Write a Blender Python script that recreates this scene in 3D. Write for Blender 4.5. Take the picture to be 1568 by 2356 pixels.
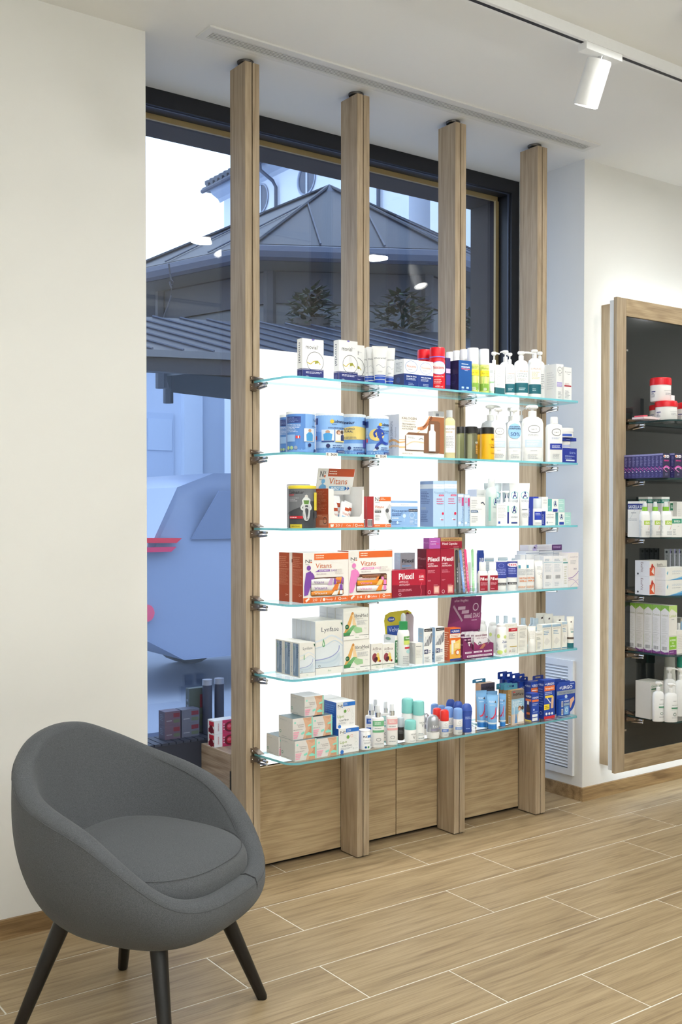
import bpy, bmesh, math, random
from mathutils import Vector, Matrix, noise
random.seed(7)
for o in list(bpy.data.objects): bpy.data.objects.remove(o)
scene = bpy.context.scene
COL = scene.collection
PI = math.pi

# ------------------------------------------------------------------ camera
YAW, PITCH, FPX, PCX, PCY, EYE = 0.623633, -0.016981, 2409.77, 784.0, 1216.17, 1.25
cam_data = bpy.data.cameras.new('camera')
cam_data.sensor_fit = 'VERTICAL'; cam_data.sensor_height = 36.0
cam_data.lens = FPX / 2356.0 * 36.0
cam_data.shift_y = (PCY - 1178.0) / 2356.0
cam_data.clip_end = 200
camera = bpy.data.objects.new('camera', cam_data); COL.objects.link(camera)
camera.location = (0, 0, EYE)
camera.rotation_euler = (PI/2 + PITCH, 0, -YAW)
scene.camera = camera

# ------------------------------------------------------------------ world, exposure
scene.view_settings.view_transform = 'Standard'
scene.view_settings.look = 'None'
scene.view_settings.gamma = 1.0
scene.view_settings.exposure = 0.0
scene.view_settings.use_curve_mapping = False
world = bpy.data.worlds.new('overcast_dusk'); scene.world = world
world.use_nodes = True
wn = world.node_tree.nodes; wl = world.node_tree.links
bg = wn['Background']
tc = wn.new('ShaderNodeTexCoord'); nz = wn.new('ShaderNodeTexNoise'); nz.inputs['Scale'].default_value = 1.6
nz.inputs['Detail'].default_value = 4
rp = wn.new('ShaderNodeValToRGB')
rp.color_ramp.elements[0].position = .3; rp.color_ramp.elements[0].color = (.64, .84, 1.22, 1)
rp.color_ramp.elements[1].position = .75; rp.color_ramp.elements[1].color = (.76, .95, 1.26, 1)
wl.new(tc.outputs['Generated'], nz.inputs['Vector']); wl.new(nz.outputs['Fac'], rp.inputs['Fac'])
wl.new(rp.outputs['Color'], bg.inputs['Color']); bg.inputs['Strength'].default_value = 2.45

# room sizes (metres): wall plane Y=WALL, ceiling CEIL
WALL, CEIL, GLASS = 3.04, 2.75, 3.50
LX, RX = 1.433, 3.466            # recess edges
POST = [1.773, 2.233, 2.699, 3.145]; PW = .055; PF, PB = 3.005, 3.105
SHELF = [1.677, 1.434, 1.190, .9465, .706, .438]

# ------------------------------------------------------------------ measuring helpers
_cp, _sp, _cy, _sy = math.cos(PITCH), math.sin(PITCH), math.cos(YAW), math.sin(YAW)
FW = Vector((_sy*_cp, _cy*_cp, _sp)); RT = Vector((_cy, -_sy, 0)); UP = RT.cross(FW)
EYEV = Vector((0, 0, EYE))
def ray(x, y): return FW + RT*((x-PCX)/FPX) - UP*((y-PCY)/FPX)
def at_y(x, y, Y): d = ray(x, y); return EYEV + d*(Y/d.y)
def at_x(x, y, X): d = ray(x, y); return EYEV + d*(X/d.x)
def at_z(x, y, Z): d = ray(x, y); return EYEV + d*((Z-EYE)/d.z)
def at_d(x, y, D): return EYEV + ray(x, y)*D
def ppm(P): return FPX/(Vector(P)-EYEV).dot(FW)

# ------------------------------------------------------------------ materials
def lin(c):
    c = c/255.0
    return c/12.92 if c <= .04045 else ((c+.055)/1.055)**2.4
def rgb(c): return (lin(c[0]), lin(c[1]), lin(c[2]), 1)
_mats = {}
def M(c, rough=.45, metal=0.0, spec=.4, alpha=None):
    k = (tuple(c), rough, metal, spec, alpha)
    if k in _mats: return _mats[k]
    m = bpy.data.materials.new('paint_%d_%d_%d' % tuple(c[:3])); m.use_nodes = True
    n = m.node_tree.nodes; l = m.node_tree.links; p = n['Principled BSDF']
    p.inputs['Roughness'].default_value = rough; p.inputs['Metallic'].default_value = metal
    p.inputs['Specular IOR Level'].default_value = spec
    t = n.new('ShaderNodeTexCoord'); z = n.new('ShaderNodeTexNoise'); z.inputs['Scale'].default_value = 60
    mx = n.new('ShaderNodeMixRGB'); mx.blend_type = 'MULTIPLY'; mx.inputs['Fac'].default_value = .05
    mx.inputs['Color1'].default_value = rgb(c)
    l.new(t.outputs['Object'], z.inputs['Vector']); l.new(z.outputs['Fac'], mx.inputs['Color2'])
    l.new(mx.outputs['Color'], p.inputs['Base Color'])
    if alpha is not None: p.inputs['Alpha'].default_value = alpha
    _mats[k] = m
    return m
def clearish(c, a=.35, rough=.12):
    """tinted clear plastic: part transparent, part glossy/diffuse"""
    k = ('clear', tuple(c), a, rough)
    if k in _mats: return _mats[k]
    m = bpy.data.materials.new('clear_plastic'); m.use_nodes = True
    n = m.node_tree.nodes; l = m.node_tree.links; p = n['Principled BSDF']; o = n['Material Output']
    p.inputs['Base Color'].default_value = rgb(c); p.inputs['Roughness'].default_value = rough
    t = n.new('ShaderNodeBsdfTransparent'); t.inputs['Color'].default_value = rgb([min(255, v+ (255-v)*.6) for v in c])
    mx = n.new('ShaderNodeMixShader'); mx.inputs['Fac'].default_value = a
    nz = n.new('ShaderNodeTexNoise'); nz.inputs['Scale'].default_value = 8
    l.new(nz.outputs['Fac'], p.inputs['Roughness']) if False else None
    l.new(t.outputs[0], mx.inputs[1]); l.new(p.outputs[0], mx.inputs[2]); l.new(mx.outputs[0], o.inputs['Surface'])
    _mats[k] = m
    return m
def glass_mat(name, tint, gain=1.0, rough=0.0, ior=1.5):
    """flat pane: fresnel reflection over a tinted see-through body"""
    m = bpy.data.materials.new(name); m.use_nodes = True
    n = m.node_tree.nodes; l = m.node_tree.links; n.remove(n['Principled BSDF']); o = n['Material Output']
    t = n.new('ShaderNodeBsdfTransparent'); t.inputs['Color'].default_value = (*tint, 1)
    g = n.new('ShaderNodeBsdfGlossy'); g.inputs['Roughness'].default_value = rough
    f = n.new('ShaderNodeLayerWeight'); f.inputs['Blend'].default_value = .5
    pw = n.new('ShaderNodeMath'); pw.operation = 'POWER'; pw.inputs[1].default_value = 5.0
    sc = n.new('ShaderNodeMath'); sc.operation = 'MULTIPLY_ADD'; sc.inputs[1].default_value = .96; sc.inputs[2].default_value = .04
    mu = n.new('ShaderNodeMath'); mu.operation = 'MULTIPLY'; mu.inputs[1].default_value = gain; mu.use_clamp = True
    l.new(f.outputs['Facing'], pw.inputs[0]); l.new(pw.outputs[0], sc.inputs[0])
    mx = n.new('ShaderNodeMixShader')
    l.new(sc.outputs[0], mu.inputs[0]); l.new(mu.outputs[0], mx.inputs['Fac'])
    l.new(t.outputs[0], mx.inputs[1]); l.new(g.outputs[0], mx.inputs[2]); l.new(mx.outputs[0], o.inputs['Surface'])
    return m
def emit_mat(name, c, s):
    m = bpy.data.materials.new(name); m.use_nodes = True
    n = m.node_tree.nodes; l = m.node_tree.links; n.remove(n['Principled BSDF']); o = n['Material Output']
    e = n.new('ShaderNodeEmission'); e.inputs['Color'].default_value = (*c, 1); e.inputs['Strength'].default_value = s
    l.new(e.outputs[0], o.inputs['Surface'])
    return m
def wall_mat(name, c, rough=.75, bump=.03, scale=220):
    m = bpy.data.materials.new(name); m.use_nodes = True
    n = m.node_tree.nodes; l = m.node_tree.links; p = n['Principled BSDF']
    p.inputs['Roughness'].default_value = rough; p.inputs['Specular IOR Level'].default_value = .25
    t = n.new('ShaderNodeTexCoord'); z = n.new('ShaderNodeTexNoise'); z.inputs['Scale'].default_value = scale
    z2 = n.new('ShaderNodeTexNoise'); z2.inputs['Scale'].default_value = 1.3
    mx = n.new('ShaderNodeMixRGB'); mx.inputs['Color1'].default_value = rgb(c); mx.inputs['Color2'].default_value = rgb([v*.975 for v in c])
    b = n.new('ShaderNodeBump'); b.inputs['Strength'].default_value = bump; b.inputs['Distance'].default_value = .002
    l.new(t.outputs['Object'], z.inputs['Vector']); l.new(t.outputs['Object'], z2.inputs['Vector'])
    l.new(z2.outputs['Fac'], mx.inputs['Fac']); l.new(mx.outputs['Color'], p.inputs['Base Color'])
    l.new(z.outputs['Fac'], b.inputs['Height']); l.new(b.outputs['Normal'], p.inputs['Normal'])
    return m
def wood_mat(name, light, mid, dark, axis, rough=.5, cross=9.0, ring=.35, tex=1.0, streak=.5, bump=.06):
    """oak: stretched noise along one axis, distorted rings and fine pores"""
    m = bpy.data.materials.new(name); m.use_nodes = True
    n = m.node_tree.nodes; l = m.node_tree.links; p = n['Principled BSDF']
    p.inputs['Roughness'].default_value = rough; p.inputs['Specular IOR Level'].default_value = .3
    t = n.new('ShaderNodeTexCoord'); oi = n.new('ShaderNodeObjectInfo')
    off = n.new('ShaderNodeVectorMath'); off.operation = 'SCALE'; off.inputs[0].default_value = (13.7, 7.3, 19.1)
    add = n.new('ShaderNodeVectorMath'); add.operation = 'ADD'
    l.new(oi.outputs['Random'], off.inputs['Scale']); l.new(t.outputs['Object'], add.inputs[0]); l.new(off.outputs[0], add.inputs[1])
    def mapped(along, acr):
        mp = n.new('ShaderNodeMapping'); s = [acr]*3; s['XYZ'.index(axis)] = along
        mp.inputs['Scale'].default_value = s; l.new(add.outputs[0], mp.inputs['Vector']); return mp
    m1 = mapped(1.5*tex, cross*tex); n1 = n.new('ShaderNodeTexNoise'); n1.inputs['Scale'].default_value = 1.6
    n1.inputs['Detail'].default_value = 5; n1.inputs['Distortion'].default_value = .9; l.new(m1.outputs[0], n1.inputs['Vector'])
    m2 = mapped(7*tex, 260*tex); n2 = n.new('ShaderNodeTexNoise'); n2.inputs['Scale'].default_value = 1.0
    n2.inputs['Detail'].default_value = 3; l.new(m2.outputs[0], n2.inputs['Vector'])
    m3 = mapped(1.6*tex, 7*tex); n3 = n.new('ShaderNodeTexNoise'); n3.inputs['Scale'].default_value = 1.0
    n3.inputs['Detail'].default_value = 1; n3.inputs['Distortion'].default_value = .35; l.new(m3.outputs[0], n3.inputs['Vector'])
    mm = n.new('ShaderNodeMath'); mm.operation = 'MULTIPLY'; mm.inputs[1].default_value = 70; l.new(n3.outputs['Fac'], mm.inputs[0])
    sn = n.new('ShaderNodeMath'); sn.operation = 'SINE'; l.new(mm.outputs[0], sn.inputs[0])
    ma = n.new('ShaderNodeMath'); ma.operation = 'MULTIPLY_ADD'; ma.inputs[1].default_value = ring*.16; ma.inputs[2].default_value = 0
    l.new(sn.outputs[0], ma.inputs[0])
    ad = n.new('ShaderNodeMath'); ad.operation = 'ADD'; l.new(n1.outputs['Fac'], ad.inputs[0]); l.new(ma.outputs[0], ad.inputs[1])
    r = n.new('ShaderNodeValToRGB'); e = r.color_ramp.elements
    e[0].position = .30; e[0].color = rgb(dark); e[1].position = .68; e[1].color = rgb(light)
    x = e.new(.48); x.color = rgb(mid)
    l.new(ad.outputs[0], r.inputs['Fac'])
    mx = n.new('ShaderNodeMixRGB'); mx.blend_type = 'MULTIPLY'; mx.inputs['Fac'].default_value = streak
    r2 = n.new('ShaderNodeValToRGB'); r2.color_ramp.elements[0].position = .32; r2.color_ramp.elements[0].color = (.55, .5, .45, 1)
    r2.color_ramp.elements[1].position = .58; r2.color_ramp.elements[1].color = (1.05, 1.05, 1.05, 1)
    l.new(n2.outputs['Fac'], r2.inputs['Fac']); l.new(r.outputs['Color'], mx.inputs['Color1']); l.new(r2.outputs['Color'], mx.inputs['Color2'])
    l.new(mx.outputs['Color'], p.inputs['Base Color'])
    b = n.new('ShaderNodeBump'); b.inputs['Strength'].default_value = bump; b.inputs['Distance'].default_value = .001
    l.new(n2.outputs['Fac'], b.inputs['Height']); l.new(b.outputs['Normal'], p.inputs['Normal'])
    return m
WHITE = (243, 243, 241)
MAT = {}
MAT['wall'] = wall_mat('white_plaster', (232, 231, 226))
MAT['ceiling'] = wall_mat('white_ceiling_paint', (238, 238, 235))
MAT['post'] = wood_mat('oak_vertical', (184, 166, 140), (174, 155, 129), (157, 138, 112), 'Z', ring=.2, cross=34, streak=.4)
MAT['panel'] = wood_mat('oak_horizontal', (190, 168, 132), (182, 159, 124), (167, 144, 110), 'X', ring=.45, cross=30, streak=.45)
MAT['block'] = wood_mat('oak_block', (186, 166, 142), (172, 152, 130), (148, 126, 103), 'Y', ring=.4, cross=20)
MAT['rail'] = wood_mat('oak_rail', (192, 171, 138), (180, 158, 126), (160, 138, 108), 'X', ring=.5, cross=20)
MAT['tile'] = wood_mat('oak_look_tile', (170, 149, 116), (160, 139, 106), (136, 115, 86), 'X', rough=.42, ring=.14, cross=24, streak=.48, bump=.03)
MAT['skirting'] = wood_mat('oak_look_skirting', (168, 140, 100), (150, 123, 86), (120, 95, 64), 'X', ring=.2, cross=14)
MAT['chrome'] = M((215, 215, 215), .15, 1.0)
MAT['steel'] = M((140, 128, 116), .32, .9)
MAT['darkmetal'] = M((52, 50, 48), .35, .6)
MAT['blackframe'] = M((27, 28, 33), .4)
MAT['bronze'] = M((44, 32, 32), .6, 0, .2)
MAT['gold'] = M((196, 166, 112), .45, .0)
MAT['glass_shelf'] = glass_mat('shelf_glass', (.965, .99, .988), .9)
MAT['window_glass'] = glass_mat('double_glazing', (.94, .955, .96), 1.7)
MAT['clear'] = glass_mat('clear_acrylic', (.95, .96, .97), 1.3)
MAT['cardwhite'] = M(WHITE, .5)

def edge_glass():
    m = bpy.data.materials.new('lit_glass_edge'); m.use_nodes = True
    n = m.node_tree.nodes; l = m.node_tree.links; o = n['Material Output']; p = n['Principled BSDF']
    p.inputs['Base Color'].default_value = rgb((120, 205, 215)); p.inputs['Roughness'].default_value = .15  # bright teal carries the panel light guided through the glass
    t = n.new('ShaderNodeBsdfTranslucent'); t.inputs['Color'].default_value = rgb((160, 232, 240))
    z = n.new('ShaderNodeTexNoise'); z.inputs['Scale'].default_value = 9
    r = n.new('ShaderNodeMapRange'); r.inputs['To Min'].default_value = .45; r.inputs['To Max'].default_value = .75
    tcn = n.new('ShaderNodeTexCoord'); l.new(tcn.outputs['Object'], z.inputs['Vector']); l.new(z.outputs['Fac'], r.inputs['Value'])
    mx = n.new('ShaderNodeMixShader'); l.new(r.outputs[0], mx.inputs['Fac'])
    l.new(p.outputs[0], mx.inputs[1]); l.new(t.outputs[0], mx.inputs[2]); l.new(mx.outputs[0], o.inputs['Surface'])
    return m
MAT['glass_edge'] = edge_glass()

# ------------------------------------------------------------------ mesh builder
class MB:
    def __init__(s): s.v = []; s.f = []; s.mi = []; s.sm = []; s.mats = []
    def mat(s, m):
        if m not in s.mats: s.mats.append(m)
        return s.mats.index(m)
    def face(s, pts, m, smooth=False):
        b = len(s.v); s.v += [tuple(p) for p in pts]; s.f.append(tuple(range(b, b+len(pts)))); s.mi.append(s.mat(m)); s.sm.append(smooth)
    def box(s, x0, x1, y0, y1, z0, z1, m, faces=None):
        b = len(s.v)
        s.v += [(x0,y0,z0),(x1,y0,z0),(x1,y1,z0),(x0,y1,z0),(x0,y0,z1),(x1,y0,z1),(x1,y1,z1),(x0,y1,z1)]
        F = [(0,3,2,1),(4,5,6,7),(0,1,5,4),(1,2,6,5),(2,3,7,6),(3,0,4,7)]   # bottom top front right back left
        for i, f in enumerate(F):
            mm = m if not faces or faces.get(i) is None else faces[i]
            s.f.append(tuple(b+k for k in f)); s.mi.append(s.mat(mm)); s.sm.append(False)
        return s
    def rings(s, R, m, capa=True, capb=True, closed=False, smooth=True):
        b = len(s.v); n = len(R[0])
        for r in R: s.v += [tuple(p) for p in r]
        k = s.mat(m); L = len(R)
        for i in range(L-1 + (1 if closed else 0)):
            a = b+i*n; c = b+((i+1) % L)*n
            for j in range(n):
                s.f.append((a+j, a+(j+1) % n, c+(j+1) % n, c+j)); s.mi.append(k); s.sm.append(smooth)
        if capa and not closed: s.f.append(tuple(b+j for j in reversed(range(n)))); s.mi.append(k); s.sm.append(False)
        if capb and not closed: s.f.append(tuple(b+(L-1)*n+j for j in range(n))); s.mi.append(k); s.sm.append(False)
        return s
    def loft(s, rows, m, n=24, ex=2.0, cx=0, cy=0, rot=0, capa=True, capb=True):
        """rows of (z, half width, half depth); ex is the superellipse exponent"""
        R = []
        for (z, a, b) in rows:
            ring = []
            for j in range(n):
                t = 2*PI*j/n; c, q = math.cos(t), math.sin(t)
                x = a*math.copysign(abs(c)**(2/ex), c); y = b*math.copysign(abs(q)**(2/ex), q)
                ring.append((cx+x*math.cos(rot)-y*math.sin(rot), cy+x*math.sin(rot)+y*math.cos(rot), z))
            R.append(ring)
        return s.rings(R, m, capa, capb)
    def tube(s, path, r, m, n=8, closed=False):
        P = [Vector(p) for p in path]; R = []
        L = len(P)
        for i, p in enumerate(P):
            if closed: d = P[(i+1) % L]-P[i-1]
            else: d = P[min(i+1, L-1)]-P[max(i-1, 0)]
            d = d.normalized() if d.length > 1e-9 else Vector((0,0,1))
            u = d.cross(Vector((0,0,1)))
            if u.length < .05: u = d.cross(Vector((1,0,0)))
            u.normalize(); w = u.cross(d); rr = r[i] if isinstance(r, (list, tuple)) else r
            R.append([p+u*(rr*math.cos(2*PI*j/n))+w*(rr*math.sin(2*PI*j/n)) for j in range(n)])
        return s.rings(R, m, closed=closed)
    def prism(s, poly, y0, y1, m, plane='XZ', mside=None, smooth=False):
        """extrude a 2D outline"""
        def P(a, b, c): return {'XZ': (a, c, b), 'YZ': (c, a, b), 'XY': (a, b, c)}[plane]
        n = len(poly); b = len(s.v); k = s.mat(m); ks = s.mat(mside or m)
        s.v += [P(a, q, y0) for a, q in poly]+[P(a, q, y1) for a, q in poly]
        s.f.append(tuple(range(b, b+n))); s.mi.append(k); s.sm.append(False)
        s.f.append(tuple(b+n+j for j in reversed(range(n)))); s.mi.append(k); s.sm.append(False)
        for j in range(n):
            s.f.append((b+j, b+n+j, b+n+(j+1) % n, b+(j+1) % n)); s.mi.append(ks); s.sm.append(smooth)
        return s
    def mesh(s, name):
        me = bpy.data.meshes.new(name); me.from_pydata(s.v, [], s.f)
        for m in s.mats: me.materials.append(m)
        me.polygons.foreach_set('material_index', s.mi); me.polygons.foreach_set('use_smooth', s.sm)
        bm = bmesh.new(); bm.from_mesh(me); bmesh.ops.recalc_face_normals(bm, faces=bm.faces[:]); bm.to_mesh(me); bm.free()
        if any(s.sm): me.set_sharp_from_angle(angle=math.radians(38))
        me.update(); return me
    def build(s, name, parent=None, loc=(0,0,0), rz=0):
        return link(name, s.mesh(name), parent, loc, rz)
def link(name, me, parent=None, loc=(0,0,0), rz=0):
    o = bpy.data.objects.new(name, me); COL.objects.link(o); o.location = loc; o.rotation_euler = (0, 0, rz)
    if parent: o.parent = parent
    return o
def tag(o, label=None, cat=None, group=None, kind=None):
    if label: o['label'] = label
    if cat: o['category'] = cat
    if group: o['group'] = group
    if kind: o['kind'] = kind
    return o
def thing(name, label, cat, loc=(0,0,0), rz=0, group=None):
    o = bpy.data.objects.new(name, None); COL.objects.link(o); o.location = loc; o.rotation_euler = (0, 0, rz)
    o.empty_display_size = .05
    return tag(o, label, cat, group)
def dup(root, loc=None, rz=None, label=None, group=None):
    r = root.copy(); COL.objects.link(r)
    if loc is not None: r.location = loc
    if rz is not None: r.rotation_euler = (0, 0, rz)
    if label: r['label'] = label
    if group: r['group'] = group
    for ch in list(root.children):
        c = ch.copy(); COL.objects.link(c); c.parent = r
        for g in ch.children:
            d = g.copy(); COL.objects.link(d); d.parent = c
    return r
def boxobj(name, x0, x1, y0, y1, z0, z1, m, parent=None, bevel=0, faces=None):
    """box whose origin is its centre"""
    cx, cy, cz = (x0+x1)/2, (y0+y1)/2, (z0+z1)/2
    b = MB(); b.box(x0-cx, x1-cx, y0-cy, y1-cy, z0-cz, z1-cz, m, faces)
    o = b.build(name, parent, (cx, cy, cz))
    if bevel:
        md = o.modifiers.new('bevel', 'BEVEL'); md.width = bevel; md.segments = 2; md.limit_method = 'ANGLE'
    return o
def struct(o): o['kind'] = 'structure'; return o
def arc(cx, cy, r, a0, a1, n): return [(cx+r*math.cos(math.radians(a0+(a1-a0)*i/n)), cy+r*math.sin(math.radians(a0+(a1-a0)*i/n))) for i in range(n+1)]
# ================================================================== room shell
RX0, RX1, RY0 = -2.6, 7.2, -4.2
fl = struct(boxobj('floor', RX0, RX1, RY0, 3.44, -.14, -.0011, M((226, 222, 210), .7)))
# tiles one by one where the photograph shows them (grout stays 3 mm low)
TW, TL = .2275, .8877
rowjoint = {0: 2.404, 1: 1.721, 2: 1.394, 3: 1.6205, 4: 1.890, 5: 2.165, 6: 1.52, 7: 1.80, 8: 1.30, -1: 1.95, -2: 1.60}
tmesh = {}
for rI in range(-2, 9):
    y1 = 3.036-TW*rI; y0 = y1-TW
    if rI < 0 and y1 > 3.44: y1 = 3.44
    j = rowjoint[rI] - TL*4
    for k in range(0, 11):
        x0 = j+TL*k; x1 = x0+TL
        if x1 < -.9 or x0 > 6.3: continue
        if rI < 0 and (x1 < LX+.01 or x0 > RX-.01): continue
        if rI < 0: x0 = max(x0, LX); x1 = min(x1, RX)
        key = (round(x1-x0, 3), round(y1-y0, 3))
        if key not in tmesh:
            w, d, g = (x1-x0)/2-.0021, (y1-y0)/2-.0021, .0008
            b = MB(); b.box(-w, w, -d, d, -.0011, -.0006, MAT['tile'])
            b.v[4:8] = [(-w+g, -d+g, 0), (w-g, -d+g, 0), (w-g, d-g, 0), (-w+g, d-g, 0)]
            tmesh[key] = b.mesh('tile')
        o = link('tile', tmesh[key], fl, (0, 0, 0)); o.location = Vector(((x0+x1)/2, (y0+y1)/2, 0)) - fl.location
ce = struct(boxobj('ceiling', RX0, RX1, RY0, 3.70, CEIL, CEIL+.2, MAT['ceiling']))
struct(boxobj('wall_left', RX0, LX, WALL, 3.70, 0, CEIL, MAT['wall']))
struct(boxobj('wall_right', RX, RX1, WALL, 3.70, 0, CEIL, MAT['wall']))
struct(boxobj('wall_back', RX0, RX1, RY0-.15, RY0, 0, CEIL, MAT['wall']))
struct(boxobj('wall_west', RX0-.15, RX0, RY0, 3.70, 0, CEIL, MAT['wall']))
struct(boxobj('wall_east', RX1, RX1+.15, RY0, 3.70, 0, CEIL, MAT['wall']))
# dropped beam across the room behind the viewer (seen mirrored in the pane)
struct(boxobj('trim_1', RX0, RX1, -1.1, -.35, 2.52, CEIL, MAT['ceiling']))
# skirtings
def skirting(name, x0, x1, y0, y1):
    o = struct(boxobj(name, x0, x1, y0, y1, .0, .058, MAT['skirting'])); return o
skirting('baseboard_left', RX0, LX, WALL-.011, WALL)
skirting('baseboard_right', RX-.011, RX1, WALL-.011, WALL)
skirting('baseboard_recess', RX-.011, RX, WALL, 3.42)

# ---- linear air vent in the ceiling
def linear_vent(label, x0, x1, y0, y1, n=6):
    t = thing('ceiling_vent', label, 'vent', ((x0+x1)/2, (y0+y1)/2, CEIL))
    w, d = (x1-x0)/2, (y1-y0)/2; m = M((226, 226, 222), .5)
    f = MB(); e = .026; z = -.006
    f.box(-w, w, -d, -d+e, z, 0, m); f.box(-w, w, d-e*.6, d, z, 0, m); f.box(-w, -w+e, -d+e, d-e*.6, z, 0, m); f.box(w-e, w, -d+e, d-e*.6, z, 0, m)
    f.build('vent_frame', t)
    bk = MB(); bk.box(-w+e, w-e, -d+e, d-e*.6, -.0012, -.0004, M((38, 38, 38), .8)); bk.build('backing', t)
    span = (2*d-1.6*e)/n
    sl = MB(); sl.box(-w+e, w-e, -span*.24, span*.24, -.0055, -.0040, m); me = sl.mesh('slat')
    for i in range(n+1):
        yy = -d+e+span*i
        link('slat', me, t, (0, min(max(yy, -d+e+span*.24), d-e*.6-span*.24), 0))
    return t
linear_vent('long white slotted air vent in ceiling above the oak posts', 1.575, 3.381, 2.880, 2.975)
linear_vent('second slotted ceiling vent deeper in the room', .2, 5.2, .18, .30)

# ---- lights
def area(name, loc, size, power, col=(.98, 1, .995), shape='DISK', rot=(0, 0, 0), spread=None, parent=None):
    d = bpy.data.lights.new(name, 'AREA'); d.shape = shape; d.size = size; d.energy = power; d.color = col
    if spread: d.spread = spread
    o = bpy.data.objects.new(name, d); COL.objects.link(o); o.location = loc; o.rotation_euler = rot
    if parent: o.parent = parent
    return o
LAMP = emit_mat('lamp_lens', (1, .97, .92), 14.0)
DOWN_W = 8.4
def downlight(x, y, label):
    t = thing('ceiling_downlight', label, 'light', (x, y, CEIL))
    b = MB(); b.loft([(-.03, .078, .078), (-.002, .08, .08)], M((240, 240, 238), .4), 28, capb=True, capa=False); b.build('housing', t)
    l_ = MB(); l_.loft([(-.0305, .07, .07), (-.0285, .07, .07)], LAMP, 28); l_.build('lens', t)
    area('downlight_lamp', (0, 0, -.035), .14, DOWN_W, parent=t)
k = 0
DNAME = ['mirrored in the pane left of the nearest post', 'mirrored in the pane between the middle posts', 'above the space right of the armchair', 'above the space in front of the armchair', 'in front of the wall display', 'left of the camera', 'ahead of the camera, right side', 'behind the track, middle of the room', 'at the far right of the room', 'at the far left of the room', 'rear left corner of the room', 'rear of the room, left of middle', 'rear of the room, right of middle', 'rear right of the room']
for (x, y) in [(2.74, 1.92), (3.73, 2.16), (1.5, 1.55), (.2, 1.6), (5.5, 2.0), (.2, .3), (1.9, .5), (2.6, .9), (6.4, .9), (-1.2, .9), (-1.2, -2.2), (.8, -2.2), (2.8, -2.2), (3.8, -2.4)]:
    k += 1
    downlight(x, y, 'round ceiling downlight, ' + DNAME[k-1])

# ---- track and spot
t = thing('ceiling_track', 'white ceiling track rail with dark conductor slot', 'light track', (2.6, 2.243, CEIL))
b = MB(); m = M((238, 238, 236), .35); b.box(-2.6, 2.6, -.020, -.008, -.034, 0, m); b.box(-2.6, 2.6, .008, .018, -.034, 0, m); b.box(-2.6, 2.6, -.008, .008, -.012, 0, m); b.build('rail', t)
b = MB(); b.box(-2.6, 2.6, -.0079, .0079, -.0325, -.0121, M((22, 22, 30), .5)); b.build('conductor_slot', t)
SPOT_W = 54.0
def track_spot(x, tilt, label, yawd=0, power=SPOT_W):
    t = thing('track_spot', label, 'spotlight', (x, 2.243, CEIL-.034), math.radians(yawd), group='spotlights on the ceiling track')
    m = M((240, 240, 238), .35)
    b = MB(); b.box(-.085, .085, -.017, .017, -.022, 0, m); b.build('adapter', t)
    b = MB(); b.tube([(0, 0, -.018), (0, .004, -.04)], .009, MAT['chrome'], 10); b.build('swivel', t)
    a = math.radians(tilt)
    h = bpy.data.objects.new('head', None)
    b = MB(); ro = .040
    rows = [(.0, ro*.93), (-.006, ro), (-.138, ro), (-.142, ro*.99), (-.142, ro*.9), (-.132, ro*.88)]
    b.rings([[(r*math.cos(2*PI*j/32), r*math.sin(2*PI*j/32), z) for j in range(32)] for z, r in rows], m, capb=False)
    hd = b.build('lamp_head', t, (0, .004, -.03)); hd.rotation_euler = (a, 0, 0)
    bpy.data.objects.remove(h)
    b = MB(); b.loft([(-.1335, .0352, .0352), (-.1325, .0352, .0352)], LAMP, 28); b.build('lens', hd)
    d = bpy.data.lights.new('spot_lamp', 'SPOT'); d.energy = power; d.color = (1, .975, .92); d.spot_size = math.radians(50); d.spot_blend = .8; d.shadow_soft_size = .035
    o = bpy.data.objects.new('spot_lamp', d); COL.objects.link(o); o.parent = hd; o.location = (0, 0, -.146)
    return t
track_spot(2.63, 24, 'white cylindrical track spotlight tilted towards the shelves')
track_spot(1.38, 26, 'white track spotlight left of the visible one, above the picture', -50, 40)
track_spot(3.95, 24, 'white track spotlight above the wall cabinet, outside the picture', 0, 20)
track_spot(4.75, 24, 'white track spotlight at far right end of rail, outside the picture', 0, 20)

# ---- up-light added out of view to brighten the ceiling
t = thing('added_uplight', 'added long white up light behind the camera, brightens the ceiling', 'light', (.6, -.75, 2.2))
b = MB(); b.box(-2.2, 2.2, -.04, .04, -.05, 0, M((240, 240, 238), .4)); b.build('housing', t)
b = MB(); b.box(-2.18, 2.18, -.034, .034, .0003, .002, LAMP); b.build('lens', t)
for x_ in (-1.8, 1.8):
    b = MB(); b.tube([(x_, 0, 0), (x_, 0, .32)], .003, MAT['steel'], 6); b.build('suspension_wire', t)
UP_W = 165.0
ul = area('added_fill_lamp', (0, 0, .004), 4.3, UP_W, (.95, .985, 1.0), 'RECTANGLE', (PI, 0, 0), parent=t); ul.data.size_y = .07
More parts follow.
